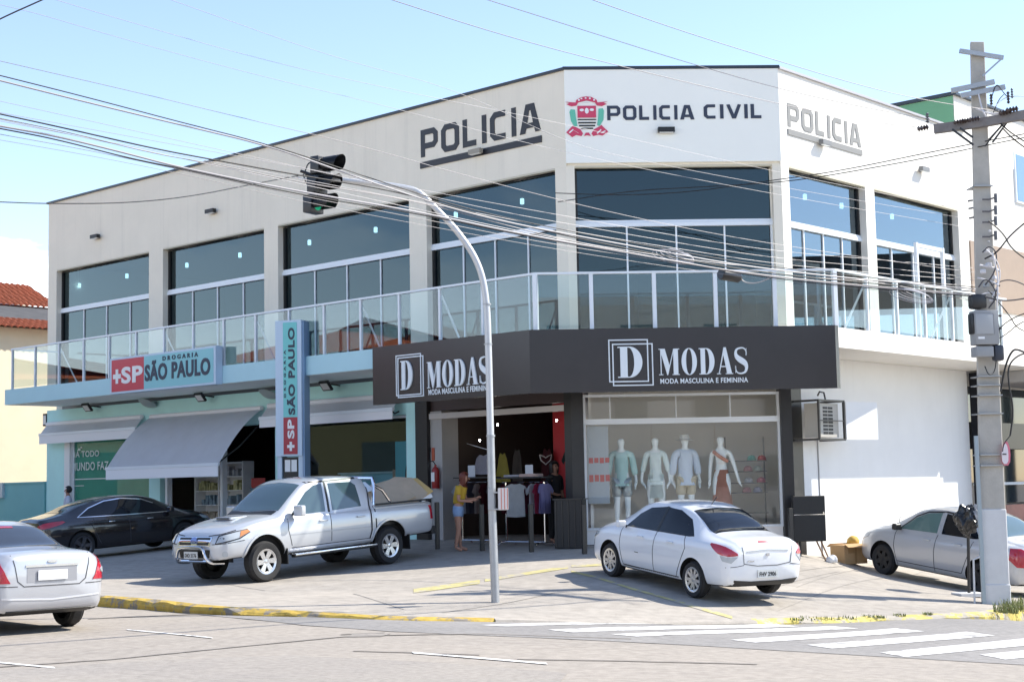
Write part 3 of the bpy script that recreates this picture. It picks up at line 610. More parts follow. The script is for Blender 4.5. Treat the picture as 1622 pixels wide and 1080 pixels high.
# pharmacy room and windows
bm = NB(); fbox(bm, FL, 4.79, UL-.34, -5.0, -.34, .40, .55); obj('pharmacy_floor', bm, mat('pale_floor_tile', (.45, .45, .44), .3), bld)
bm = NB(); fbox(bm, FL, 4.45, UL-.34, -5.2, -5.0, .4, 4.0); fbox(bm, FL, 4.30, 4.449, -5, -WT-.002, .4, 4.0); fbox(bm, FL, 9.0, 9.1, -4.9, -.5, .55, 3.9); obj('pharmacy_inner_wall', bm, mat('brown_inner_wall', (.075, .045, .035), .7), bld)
bm = NB(); fbox(bm, FL, 4.45, UL-.34, -4.99, -.34, 3.85, 3.95); obj('pharmacy_ceiling', bm, mat('pharmacy_ceiling', (.3, .3, .3), .8), bld)
def pwin(u0, u1, z0, z1, gl, mull=()):
    bm = NB(); o = -.1
    for a, b, c, d in [(u0, u1, z0, z0+.06), (u0, u1, z1-.06, z1), (u0, u0+.06, z0+.06, z1-.06), (u1-.06, u1, z0+.06, z1-.06)]+[(q-.03, q+.03, z0+.06, z1-.06) for q in mull]: fbox(bm, FL, a, b, o-.03, o+.03, c, d)
    w = obj('shop_window', bm, M_ALU, bld); bm = NB(); fbox(bm, FL, u0+.06, u1-.06, o-.006, o+.004, z0+.06, z1-.06); obj('pane', bm, gl, w); return w
pwin(4.79, 8.59, .76, 3.29, glass('dim_shop_glass', (.80, .85, .85), 1.42)); pw = pwin(14.76, 18.6, .73, 3.29, glass('green_vinyl_glass', (.80, .90, .88), 1.3))
bm = NB(); fbox(bm, FL, 18.61, 18.89, -.12, .02, .4, 3.28); obj('white_jamb', bm, M_WHITE, bld)
bm = NB()
fbox(bm, FL, 14.82, 18.54, -.16, -.125, .79, 3.2)
obj('green_vinyl', bm, mat('green_window_vinyl', (.075, .36, .27), .5, var=.06), bld)
bm = NB(); rx = -FL.d; o = -.094
for s, pxl, pxr, b in [('HÁ TODO', (114, 725), (157, 722), 12), ('MUNDO FAZ', (114, 747), (172, 742), 13)]:
    u0, z0 = FL.uz(*pxl, o); u1, z1 = FL.uz(*pxr, o); zt = FL.uz(pxl[0], pxl[1]-b, o)[1]; place_text(bm, s, FL.pt(u0, o, (z0+z1)/2), rx, Z, u0-u1, (zt-z0), .01, .006)
u0, z0 = FL.uz(114, 760, o); u1, _ = FL.uz(180, 757, o); fbox(bm, FL, u1, u0, o, o+.006, z0, z0+.03); u0, z0 = FL.uz(114, 770, o); u1, _ = FL.uz(133, 769, o); fbox(bm, FL, u1, u0, o, o+.006, z0, z0+.02)
u0, z0 = FL.uz(124, 709, o); fbox(bm, FL, u0-.12, u0, o, o+.006, z0-.08, z0-.02); fbox(bm, FL, u0-.2, u0-.12, o, o+.006, z0-.02, z0+.03)
obj('window_lettering', bm, mat('pale_vinyl_letters', (.62, .70, .66), .6), bld)
# ================================================================ BALCONY RAILING
rl = thing('balcony_railing', 'white framed glass railing running round the edge of the first floor balcony', 'railing', tuple(FL.pt(0, 1.6, ZF)))
RT_Z = ZF+1.12
def post(F, u, o, h=1.1, w=.05): bm = NB(); fbox(bm, F, u-w/2, u+w/2, o-.03, o+.03, ZF-.008, ZF+h); obj('post', bm, M_ALU, rl)
A_ = isect(FL, 1.6, FC, 1.49); B_ = isect(FC, 1.49, FR, 1.49); V3 = lambda p, z: Vector((p[0], p[1], z))
uA = (Vector((*A_, 0))-FL.o).dot(FL.d); uAc = (Vector((*A_, 0))-FC.o).dot(FC.d); uBc = (Vector((*B_, 0))-FC.o).dot(FC.d); uBr = (Vector((*B_, 0))-FR.o).dot(FR.d)
Lp = [-.317+1.205*k for k in range(1, 17)]; Cp = [.297, 1.518, 2.707, 3.864]; Rp = [.625, 1.844, 3.051, 4.299, 5.52, 6.74]
for u in Lp: post(FL, u, 1.6)
for u in Cp: post(FC, u, 1.49, w=.075)
for u in Rp: post(FR, u, 1.49)
bm = NB(); box(bm, (A_[0], A_[1], ZF+.55), (.085, .085, 1.1), rad(-22)); obj('corner_post', bm, M_ALU, rl)
bm = NB(); box(bm, (B_[0], B_[1], ZF+.55), (.085, .085, 1.1), rad(22)); obj('corner_post', bm, M_ALU, rl)
bm = NB(); prism(bm, [xy(FL.pt(19.0, 1.64, 0)), isect(FL, 1.64, FC, 1.53), isect(FC, 1.53, FR, 1.53), xy(FR.pt(7.0, 1.53, 0)), xy(FR.pt(7.0, 1.45, 0)), isect(FC, 1.45, FR, 1.45), isect(FL, 1.56, FC, 1.45), xy(FL.pt(19.0, 1.56, 0))], ZF+1.1, ZF+1.14)
fbox(bm, FL, 18.94, 19.0, .02, 1.558, ZF+1.1, ZF+1.138); obj('handrail', bm, M_ALU, rl)
def panel(F, a, b, o): bm = NB(); fbox(bm, F, a, b, o-.004, o+.004, ZF+.05, ZF+1.09); obj('glass_panel', bm, M_GUARD, rl)
q = [uA]+Lp
for i in range(len(q)-1): panel(FL, q[i]+.035, q[i+1]-.035, 1.6)
q = [uAc]+Cp+[uBc]
for i in range(len(q)-1): panel(FC, q[i]+.045, q[i+1]-.045, 1.49)
q = [uBr]+Rp
for i in range(len(q)-1): panel(FR, q[i]+.035, q[i+1]-.035, 1.49)
for F, u, o in [(FL, Lp[13], 1.6), (FL, Lp[9], 1.6), (FL, Lp[6], 1.6), (FL, Lp[3], 1.6), (FL, Lp[1], 1.6), (FR, Rp[0], 1.49), (FR, Rp[3], 1.49)]:
    bm = NB(); tube(bm, [F.pt(u-.02, o-.03, ZF+.95), F.pt(u-.05, o-.55, ZF)], .022, 6); obj('brace', bm, M_ALU, rl)
tp = thing('balcony_screen_frame', 'pair of tall white posts with top rail above the balcony railing by the utility pole', 'frame', tuple(FR.pt(3.05, 1.35, ZF)))
for u in (3.05, 4.25): bm = NB(); fbox(bm, FR, u-.035, u+.035, 1.32, 1.39, ZF-.008, ZF+2.05); obj('tall_post', bm, M_ALU, tp)
bm = NB(); fbox(bm, FR, 3.086, 4.214, 1.33, 1.38, ZF+1.96, ZF+2.04); obj('top_rail', bm, M_ALU, tp)

# ================================================================ CLOTHES SHOP SIGNS
def ell(cx, cy, rx_, ry_, a0=0, a1=360, n=28): return [(cx+rx_*math.cos(rad(a0+(a1-a0)*i/n)), cy+ry_*math.sin(rad(a0+(a1-a0)*i/n))) for i in range(n+1)]
def serif(ch):
    """high contrast serif capitals on a 1-high cell: list of (outer, holes), advance"""
    if ch == 'D':
        out_ = [(0, 0), (.36, 0)]+ell(.36, .5, .40, .5, -90, 90)+[(0, 1), (0, .965), (.08, .965), (.08, .035), (0, .035)]
        return [(out_, [[(.30, .03), (.34, .03)]+ell(.34, .5, .17, .47, -90, 90)+[(.30, .97)]])], .82
    if ch == 'O': return [(ell(.38, .5, .38, .515)[:-1], [ell(.38, .5, .155, .49)[:-1]])], .82
    if ch == 'A':
        return [([(.0, 0), (.20, 0), (.20, .03), (.13, .03), (.20, .27), (.45, .27), (.50, .03), (.43, .03), (.43, 0), (.80, 0), (.80, .03), (.74, .03), (.47, 1.02), (.36, 1.02), (.09, .03), (0, .03)], [[(.215, .31), (.44, .31), (.335, .74)]])], .84
    if ch == 'M':
        return [([(0, 0), (.20, 0), (.20, .03), (.125, .03), (.125, .80), (.40, 0), (.44, 0), (.72, .86), (.72, .03), (.66, .03), (.66, 0), (1.02, 0), (1.02, .03), (.95, .03), (.95, .97), (1.02, .97), (1.02, 1), (.73, 1), (.52, .36), (.30, 1), (0, 1), (0, .97), (.08, .97), (.08, .03), (0, .03)], [])], 1.07
    if ch == 'S':
        P = chaikin([(.58, .70), (.60, .86), (.48, .99), (.28, .99), (.09, .93), (.05, .74), (.16, .60), (.36, .50), (.54, .40), (.60, .24), (.52, .06), (.32, .01), (.14, .03), (.05, .14), (.04, .31)], 2)
        n = len(P); a, b = [], []
        for i, p in enumerate(P):
            t = i/(n-1); w = .022+.095*math.exp(-((t-.5)/.17)**2)
            d = Vector(P[min(i+1, n-1)])-Vector(P[max(i-1, 0)]); d.normalize(); a.append((p[0]-d.y*w, p[1]+d.x*w)); b.append((p[0]+d.y*w, p[1]-d.x*w))
        return [(a+b[::-1], []), ([(.575, .70), (.60, .70), (.60, .98), (.575, .93)], []), ([(.03, .02), (.055, .06), (.055, .31), (.03, .31)], [])], .66
def serif_word(bm, s, org, rx, up, w, h, depth=.03):
    L = []; x = 0
    for ch in s:
        g, adv = serif(ch)
        for o_, hs in g: L.append(([(x+a, b) for a, b in o_], [[(x+a, b) for a, b in q] for q in hs]))
        x += adv+.05
    x -= .05
    for o_, hs in L: flat_poly(bm, [(a/x*w, b*h) for a, b in o_], org, rx, up, depth, [[(a/x*w, b*h) for a, b in q] for q in hs])
def fashion_sign(name, label, F, sgn, o, poly, P):
    t = thing(name, label, 'shop sign', (*poly[0], 3.4)); bm = NB(); prism(bm, poly, 3.41, ZF+.02); obj('sign_board', bm, M_SIGNB, t)
    R_ = F.d*sgn
    def span(x0, y0, x1, y1):
        ua, za = F.uz(x0, y1, o); ub, zb = F.uz(x1, y1, o); _, zc = F.uz(x0, y0, o); _, zd = F.uz(x1, y0, o)
        return F.pt(ua, o, (za+zb)/2), abs(ub-ua), (zc+zd)/2-(za+zb)/2
    for q in P['sq']:
        og, w, h = span(*q); bm = NB(); t_ = .022; fr = [(0, 0), (w, 0), (w, h), (0, h)]; fi = [(t_, t_), (w-t_, t_), (w-t_, h-t_), (t_, h-t_)]
        flat_poly(bm, fr, og, R_, Z, P.get('d', .012), [fi]); obj('square_outline', bm, M_LETW, t); P['d'] = .016
    og, w, h = span(*P['D']); bm = NB(); serif_word(bm, 'D', og, R_, Z, w, h); obj('letter', bm, M_LETW, t)
    og, w, h = span(*P['M']); bm = NB(); serif_word(bm, 'MODAS', og, R_, Z, w, h); obj('lettering', bm, M_LETW, t)
    og, w, h = span(*P['s']); bm = NB(); place_text(bm, 'MODA MASCULINA E FEMININA', og, R_, Z, w, h, .02, .008); obj('small_lettering', bm, M_LETW, t)
    return t
lp = [xy(FL.pt(3.9, 1.705, 0)), isect(FL, 1.705, FC, 1.555), isect(FL, 1.83, FC, 1.67), xy(FL.pt(3.9, 1.83, 0))]
cp = [isect(FL, 1.705, FC, 1.555), isect(FC, 1.555, FR, 1.555), isect(FC, 1.67, FR, 1.57), isect(FL, 1.83, FC, 1.67)]
fashion_sign('shop_sign', 'charcoal shop sign on the pharmacy side, partly hidden by the traffic light pole', FL, -1, 1.832, lp,
             {'sq': [(628, 561, 668, 626), (631, 564.5, 672, 629)], 'D': (636, 571, 656, 617), 'M': (678, 569, 776, 611), 's': (679, 613, 776, 622)})
fashion_sign('shop_sign', 'wide charcoal shop sign facing the road above the display window of mannequins', FC, 1, 1.672, cp,
             {'sq': [(965, 537.5, 1028, 605), (971, 544, 1035.5, 611)], 'D': (979, 549, 1021, 598), 'M': (1044, 551.5, 1185, 593), 's': (1046, 598.5, 1185, 606.5)})
bm = NB(); fbox(bm, FR, -.02, .10, 1.3, 1.55, 3.5, 4.19)
# ================================================================ PHARMACY SIGNS
M_SBLUE = mat('sign_turquoise', (.24, .55, .60), .4); M_SGRN = mat('sign_green_turquoise', (.17, .56, .55), .4); M_SFR = mat('sign_pale_frame', (.50, .62, .74), .4)
def plus(bm, org, rx, up, w, h, d):
    t = .34; P = [(t, 0), (1-t, 0), (1-t, t), (1, t), (1, 1-t), (1-t, 1-t), (1-t, 1), (t, 1), (t, 1-t), (0, 1-t), (0, t), (t, t)]
    flat_poly(bm, [(x*w, y*h) for x, y in P], org, rx, up, d)
hs = thing('pharmacy_sign', 'horizontal turquoise pharmacy sign with a red end fixed to the balcony edge', 'shop sign', tuple(FL.pt(13.63, 1.75, 4.2)))
bm = NB(); fbox(bm, FL, 9.25, 13.66, 1.705, 1.90, 4.17, 5.07); obj('sign_box', bm, M_SFR, hs)
o = 1.902; uR = FL.uz(228, 590, o)[0]
bm = NB(); fbox(bm, FL, uR, 13.58, o, o+.004, 4.22, 5.02); obj('red_end', bm, M_RED, hs)
bm = NB(); fbox(bm, FL, 9.33, uR-.002, o, o+.003, 4.22, 5.02); obj('turquoise_face', bm, M_SBLUE, hs)
rx = -FL.d
def spanL(x0, y0, x1, y1, o):
    ua, za = FL.uz(x0, y1, o); ub, zb = FL.uz(x1, y1, o); return ua, ub, za, zb
bm = NB(); w_ = 13.58-uR; plus(bm, FL.pt(13.50, o+.004, 4.42), rx, Z, .34, .36, .01); obj('white_cross', bm, M_WHITE, hs)
bm = NB(); place_text(bm, 'SP', FL.pt(13.13, o+.004, 4.40), rx, Z, 13.13-uR-.04, .42, .035, .01); obj('white_letters', bm, M_WHITE, hs)
bm = NB(); place_text(bm, 'SÃO PAULO', FL.pt(uR-.05, o+.003, 4.40), rx, Z, uR-.05-9.45, .50, .035, .012); obj('dark_letters', bm, M_LETB, hs)
u0, u1 = FL.uz(258, 572, o)[0], FL.uz(314, 566, o)[0]; bm = NB(); place_text(bm, 'D R O G A R I A', FL.pt(u0, o+.003, 4.86), rx, Z, u0-u1, .11, .03, .012); obj('small_letters', bm, M_LETB, hs)
# totem
TY = rad(16); tf = sink(437, 723, 34.0); tfx = Vector((math.cos(TY), -math.sin(TY), 0)); tfn = Vector((-math.sin(TY), -math.cos(TY), 0)); FT = Frame((tf.x, tf.y), tfx, tfn)
tgz = G(tf.x, tf.y)
tt = thing('pharmacy_totem', 'tall upright turquoise pharmacy sign with vertical lettering standing behind the silver pickup', 'sign', (tf.x+.3, tf.y+.2, tgz))
bm = NB(); fbox(bm, FT, 0, .62, -.42, 0, 2.42, 5.41); obj('sign_box', bm, M_SFR, tt)
bm = NB(); fbox(bm, FT, .19, .52, .001, .010, 3.27, 5.36); obj('turquoise_face', bm, M_SGRN, tt)
bm = NB(); fbox(bm, FT, .19, .52, .001, .011, 2.46, 3.265); obj('red_end', bm, mat('sign_deep_red', (.36, .012, .035), .4), tt)
for a in (0, .50): bm = NB(); fbox(bm, FT, a+.01, a+.11, -.36, -.06, tgz-.05, 2.418); obj('leg', bm, M_SFR, tt)
bm = NB(); fbox(bm, FT, .62, .66, -.36, -.06, tgz-.05, 5.38); obj('side_post', bm, mat('sign_side_blue', (.22, .34, .50), .4), tt)
bm = NB(); fbox(bm, FT, .14, .48, -.2, -.1, 1.8, 2.40); nb = obj('notice_case', bm, M_BLACK, tt)
for a in (.17, .325): bm = NB(); fbox(bm, FT, a, a+.13, -.1, -.094, 2.08, 2.34); obj('notice', bm, M_WHITE, nb)
upv = -FT.d*0+Z; rxv = Z; uv = -FT.d      # text reads upwards
bm = NB(); place_text(bm, 'SÃO PAULO', FT.pt(.47, .010, 3.32), rxv, uv, 1.92, .19, .035, .01); obj('dark_letters', bm, M_LETB, tt)
bm = NB(); place_text(bm, 'D R O G A R I A', FT.pt(.255, .010, 3.7), rxv, uv, 1.05, .045, .02, .01); obj('small_letters', bm, M_LETB, tt)
bm = NB(); place_text(bm, 'SP', FT.pt(.45, .011, 2.80), rxv, uv, .42, .16, .035, .01); obj('white_letters', bm, M_WHITE, tt)
bm = NB(); plus(bm, FT.pt(.45, .011, 2.53), rxv, uv, .2, .17, .01); obj('white_cross', bm, M_WHITE, tt)
bm = NB()
for z in (1.95, 2.25, 2.55): fbox(bm, FL, 8.9, 9.2, .001, .012, z, z+.2)
obj('wall_plaques', bm, M_LETB, bld)
# ================================================================ AWNINGS
M_AWN = mat('grey_awning_canvas', (.84, .84, .86), .85, var=.04, vscale=2); M_AWN2 = mat('grey_awning_valance', (.85, .85, .87), .85)
def awning(label, u0, u1, ztop, o1, z1, drop, sag, ends=True):
    t = thing('retractable_awning', label, 'awning', tuple(FL.pt((u0+u1)/2, .05, ztop)), group='grey awnings of the pharmacy')
    bm = NB(); n = 14; rows = []
    for i in range(n+1):
        s = i/n; o = .08+(o1-.08)*s; z = ztop+(z1-ztop)*s - sag*math.sin(math.pi*s)
        rows.append([bm.verts.new(FL.pt(u0+(u1-u0)*k/10, o, z)) for k in range(11)])
    for i in range(n):
        for k in range(10): bm.faces.new([rows[i][k], rows[i][k+1], rows[i+1][k+1], rows[i+1][k]])
    bmesh.ops.solidify(bm, geom=bm.faces[:], thickness=.012); bmesh.ops.recalc_face_normals(bm, faces=bm.faces[:]); obj('canvas', bm, M_AWN, t, smooth=True)
    bm = NB(); fbox(bm, FL, u1-.02, u0+.02, o1-.03, o1+.03, z1-.045, z1+.03); obj('front_bar', bm, M_ALU, t)
    bm = NB(); fbox(bm, FL, u1, u0, o1+.005, o1+.02, z1-.05-drop, z1-.048); obj('valance', bm, M_AWN2, t)
    bm = NB(); tube(bm, [FL.pt(u0-.03, .1, ztop), FL.pt(u1+.03, .1, ztop)], .06, 10); obj('roller', bm, M_AWN2, t)
    for u in (u0-.12, u1+.12): bm = NB(); tube(bm, [FL.pt(u, .05, ztop-.35), FL.pt(u, o1*.5, (ztop+z1)/2-.25), FL.pt(u, o1-.02, z1-.01)], .02, 6); obj('arm', bm, M_BLACK, t)
    return t
awning('short grey awning rolled almost closed over the green lettered window', 19.7, 14.9, 3.70, .32, 3.40, .22, 0)
awning('big grey awning let down far over the pharmacy doorway', 14.55, 9.80, 3.68, 1.42, 2.33, .24, -.16)
awning('half rolled grey awning hanging over the pharmacy window beside the charcoal sign', 9.6, 4.9, 3.72, .34, 3.42, .18, 0)
# ================================================================ FLOODLIGHTS, WALL LAMPS, PENDANTS
def floodlight(F, u, z, label, o=.42, tilt=38):
    P = F.pt(u, o, z); t = thing('floodlight', label, 'floodlight', tuple(F.pt(u, 0, z)), group='black floodlights on the building')
    B = Matrix((( *F.d, 0), (*(F.n), 0), (0, 0, 1, 0), (0, 0, 0, 1))).transposed()
    B = Matrix.Identity(4)
    for i in range(3): B[i][0] = F.d[i]; B[i][1] = F.n[i]; B[i][2] = Z[i]
    Rm = B @ Matrix.Rotation(rad(-tilt), 4, 'X')
    bm = NB(); bbox_bev(bm, P, (.34, .06, .26), .015, 1, M4=Rm); obj('housing', bm, M_BLACK, t)
    bm = NB(); c = P + (Rm @ Vector((0, .034, 0))); box(bm, c, (.24, .008, .17), M4=Rm); obj('lens', bm, mat('floodlight_lens', (.72, .74, .74), .2), t)
    bm = NB(); tube(bm, [F.pt(u, 0, z+.02), F.pt(u, o*.6, z+.04), P], .018, 6); obj('bracket', bm, M_BLACK, t)
for (x, y), lab in [((138, 638), 'black floodlight under the balcony above the green lettered window'), ((317, 622), 'black floodlight under the balcony below the horizontal pharmacy sign'), ((516, 600), 'black floodlight under the balcony between the totem and the charcoal sign')]:
    u, z = FL.uz(x, y, .42); floodlight(FL, u, min(z, 4.05), lab)
e = thing('wall_lamp', 'small square lamp on the outer end wall under the balcony', 'lamp', tuple(FL.pt(19.9, -.15, 3.85)))
bm = NB(); fbox(bm, FL, 19.862, 20.05, -.35, .02, 3.66, 4.02); obj('housing', bm, M_BLACK, e); bm = NB(); fbox(bm, FL, 19.88, 20.03, .021, .027, 3.71, 3.97); obj('lens', bm, mat('floodlight_lens', (.72, .74, .74), .2), e)
for x, y, lab in [(232, 643, 'grey dish shaped fitting on the turquoise wall left of the big awning'), (424, 629, 'grey dish shaped fitting on the turquoise wall beside the totem')]:
    u, z = FL.uz(x, y, .25); t = thing('wall_dish', lab, 'wall fitting', tuple(FL.pt(u, 0, z)))
    B = Matrix.Identity(4)
    for i in range(3): B[i][0] = FL.d[i]; B[i][1] = FL.n[i]; B[i][2] = Z[i]
    bm = NB(); lathe(bm, [(0, .0), (.14, .02), (.25, .08), (.26, .085), (.25, .09), (.13, .035), (0, .02)], 20, Matrix.Translation(FL.pt(u, .25, z)) @ B @ Matrix.Rotation(rad(25), 4, 'X')); obj('dish', bm, mat('grey_fitting', (.35, .42, .43), .5), t, smooth=True)
    bm = NB(); tube(bm, [FL.pt(u-.1, 0, z+.1), FL.pt(u-.05, .25, z+.03)], .02, 6); obj('bracket', bm, mat('grey_fitting', (.35, .42, .43), .5), t)
def walllamp(F, px, py, lab, dk=M_BLACK):
    u, z = F.uz(px, py, .08); t = thing('wall_lamp', lab, 'lamp', tuple(F.pt(u, 0, z)))
    bm = NB(); fbox(bm, F, u-.17, u+.17, .06, .17, z-.03, z+.07); fbox(bm, F, u-.05, u+.05, 0 if F is not FC else .05, .06, z-.03, z+.05); obj('housing', bm, dk, t)
    bm = NB(); fbox(bm, F, u-.14, u+.14, .08, .155, z-.042, z-.031); obj('lens', bm, mat('floodlight_lens', (.72, .74, .74), .2), t)
walllamp(FL, 152, 376, 'small black lamp on the beige wall near its far left end'); walllamp(FL, 335, 336, 'small black lamp on the beige wall above the second window from the left')
walllamp(FL, 755, 242, 'small lamp on the underline of the police word on the beige wall', mat('tan_lamp', (.30, .27, .22), .5)); walllamp(FC, 1055, 208, 'small black lamp under the words on the white panel')
walllamp(FR, 1305, 228, 'small grey lamp on the underline of the pale police word on the cream wall', mat('lamp_grey', (.2, .2, .2), .5)); walllamp(FR, 1462, 270, 'small grey lamp on the bare cream wall near the utility pole', mat('lamp_grey', (.2, .2, .2), .5))
for F, x, y, lab in [(FL, 126, 452, 'first from the left end of the building'), (FL, 201, 437, 'second from the left end of the building'), (FL, 296, 420, 'left lamp in the second window from the left'), (FL, 380, 404, 'right lamp in the second window from the left'),
                     (FL, 490, 384, 'left lamp in the window beside the traffic signal'), (FL, 595, 364, 'right lamp in the window beside the traffic signal'), (FL, 722, 340, 'left lamp in the window behind the traffic light arm'), (FL, 827, 319, 'right lamp in the window behind the traffic light arm'),
                     (FR, 1275, 312, 'left lamp in the window right of the white panel'), (FR, 1333, 326, 'right lamp in the window right of the white panel'), (FR, 1413, 343, 'left lamp in the window next to the utility pole'), (FR, 1481, 357, 'right lamp in the window next to the utility pole')]:
    u, z = F.uz(x, y, -.8); P = F.pt(u, -.8, z); t = thing('pendant_lamp', 'white upstairs pendant, '+lab, 'pendant lamp', tuple(P), group='white pendant lamps upstairs')
    bm = NB(); lathe(bm, [(0, .06), (.036, .06), (.044, .048), (.044, -.055), (.036, -.065), (0, -.065)], 12, Matrix.Translation(P)); obj('lamp_shade', bm, mat('pendant_white', (.9, .9, .88), .4, emit=((1, .88, .76), 5.0)), t, smooth=True)
    bm = NB(); tube(bm, [P+Vector((0, 0, .1)), (P.x, P.y, ZH+.148)], .006, 5); obj('cord', bm, M_BLACK, t)
# ================================================================ AIR CONDITIONER CAGE
ac = thing('air_conditioner', 'caged air conditioner on the white wall with its white cover swung open', 'air conditioner', tuple(FR.pt(.85, 0, 2.45)))
bm = NB(); fbox(bm, FR, .12, .92, .26, .56, 2.52, 3.20); obj('unit', bm, mat('ac_beige', (.45, .43, .39), .5), ac)
bm = NB()
for i in range(8):
    for j in range(2): fbox(bm, FR, .33+j*.2, .50+j*.2, .561, .567, 2.58+i*.072, 2.625+i*.072)
obj('grille', bm, M_BLACK, ac)
bm = NB(); a, b, c, d = .02, 1.03, 2.45, 3.27
for u in (a, b-.04): fbox(bm, FR, u, u+.04, .62, .66, c, d); fbox(bm, FR, u, u+.04, .06, .619, d-.04, d); fbox(bm, FR, u, u+.04, .06, .619, c, c+.04)
for z in (c, d-.04, 2.84): fbox(bm, FR, a+.041, b-.041, .625, .655, z, z+(.04 if z != 2.84 else .018))
obj('cage', bm, M_BLKMET, ac)
bm = NB(); FD = Frame(xy(FR.pt(1.04, .655, 0)), FR.d*.97+FR.n*.24, FR.n*.97-FR.d*.24); fbox(bm, FD, 0, .92, 0, .02, 2.47, 3.24); obj('cover', bm, M_WHITE, ac)
bm = NB(); tube(bm, [FR.pt(.55, .5, 3.28), FR.pt(.50, .5, 3.42), FR.pt(.42, .45, 3.44), FR.pt(.42, .4, 3.36)], .018, 6); obj('pipe', bm, M_BLKMET, ac)
bm = NB(); tube(bm, [FR.pt(.98, .02, 2.6), FR.pt(1.0, .02, 1.2), FR.pt(1.02, .02, .05)], .014, 6); obj('drain_pipe', bm, mat('grey_pipe', (.35, .35, .36), .5), ac)
bm = NB(); fbox(bm, FR, 7.96, 8.38, .05, .55, -.9, 4.15)
obj('black_corner_panel', bm, mat('matt_black_panel', (.012, .013, .018), .7, spec=.2), bld)
# ================================================================ FORECOURT FURNITURE
for px, py, h, lab in [(693, 868, .95, 'black steel bollard behind the pickup, leftmost of the row'), (764, 872, .95, 'black steel bollard just right of the woman in blue shorts'), (842, 874, .95, 'black steel bollard in front of the rail of white shirts'), (926, 877, .95, 'black steel bollard beside the black bin'), (1254, 880, .95, 'black steel bollard beside the black notice cabinet')]:
    P = at(px, py); t = NB(); box(t, (P.x, P.y, P.z+h/2-.02), (.085, .085, h), rad(20)); bmesh.ops.bevel(t, geom=t.edges[:], offset=.008, segments=1, affect='EDGES')
    prop(obj('bollard', t, M_BLKMET), lab, 'bollard', 'black bollards in front of the clothes shop')
P = at(905, 867); bn = thing('black_bin', 'tall black panelled bin by the shop corner column', 'bin', tuple(P), rad(-12))
bm = NB(); box(bm, P+Vector((0, 0, .47)), (.56, .5, .94), rad(-12)); obj('body', bm, M_BLACK, bn)
bm = NB(); box(bm, P+Vector((0, 0, .955)), (.62, .54, .025), rad(-12)); obj('lid', bm, M_BLKMET, bn)
bm = NB()
for i in range(5): q = P+Matrix.Rotation(rad(-12), 3, 'Z') @ Vector((-.25+i*.125, -.258, .47)); box(bm, q, (.02, .02, .9), rad(-12))
obj('ribs', bm, M_BLKMET, bn)
cb = sink(1281, 821, 30.9); cz = G(cb.x, cb.y); nc = thing('notice_cabinet', 'black two panel cabinet standing on posts at the corner of the white wall', 'cabinet', (cb.x, cb.y, cz), rad(8))
bm = NB(); bbox_bev(bm, (cb.x, cb.y, cb.z), (.66, .12, .90), .012, 1, rad(8)); obj('cabinet_box', bm, M_BLACK, nc)
bm = NB(); q = Matrix.Rotation(rad(8), 3, 'Z'); box(bm, cb+q @ Vector((0, -.064, .08)), (.64, .008, .016), rad(8)); box(bm, cb+q @ Vector((.29, -.066, .1)), (.02, .012, .06), rad(8)); obj('divider', bm, M_CHROME, nc)
for dx in (-.27, -.2): bm = NB(); box(bm, cb+q @ Vector((dx, 0, -.45-(cb.z-.45-cz)/2)), (.035, .05, cb.z-.45-cz), rad(8)); obj('leg', bm, M_BLACK, nc)
for i, dx in enumerate((.14, .23)):
    a, b = cb+q @ Vector((dx, -.02, -.45)), cb+q @ Vector((dx+.14, -.12, -.45)); b.z = G(b.x, b.y); bm = NB(); tube(bm, [a, b], .016, 6); obj('wooden_prop', bm, mat('brown_wood', (.22, .12, .06), .7), nc)
P = at(1345, 892); bx = thing('cardboard_box', 'open cardboard box on the ground by the white wall', 'box', tuple(P), rad(28)); q = Matrix.Rotation(rad(28), 3, 'Z'); M_CARD = mat('cardboard', (.52, .33, .16), .8, var=.08)
bm = NB(); box(bm, P+Vector((0, 0, .19)), (.58, .44, .38), rad(28)); obj('body', bm, M_CARD, bx)
for s in (-1, 1): bm = NB(); box(bm, P+q @ Vector((0, s*.28, .37)), (.57, .14, .008), M4=Matrix.Rotation(rad(28), 4, 'Z') @ Matrix.Rotation(rad(-28*s), 4, 'X')); obj('flap', bm, M_CARD, bx)
bm = NB(); box(bm, P+q @ Vector((0, -.221, .19)), (.05, .003, .36), rad(28)); box(bm, P+q @ Vector((-.12, -.222, .26)), (.16, .003, .09), rad(28)); obj('tape', bm, mat('brown_tape', (.38, .22, .09), .4), bx)
t = NB(); bmesh.ops.create_icosphere(t, subdivisions=3, radius=.13); 
for v in t.verts: v.co *= 1+.06*math.sin(v.co.x*60)*math.sin(v.co.z*50)
t.transform(Matrix.Translation(P+Vector((.15, .25, .42)))); prop(obj('yellow_ball', t, mat('straw_yellow', (.55, .36, .08), .8), smooth=True), 'round straw yellow ball lying behind the cardboard box', 'ball')
P = at(1318, 891); t = NB(); bmesh.ops.create_icosphere(t, subdivisions=3, radius=.11)
for v in t.verts: v.co = Vector((v.co.x*1.0, v.co.y*.8, max(v.co.z, -.05)*.9+.05))*(1+.12*math.sin(v.co.x*40+v.co.y*31))
t.transform(Matrix.Translation(P)); prop(obj('plastic_bag', t, mat('white_plastic', (.7, .7, .7), .5), smooth=True), 'small white plastic bag on the ground against the white wall', 'bag')
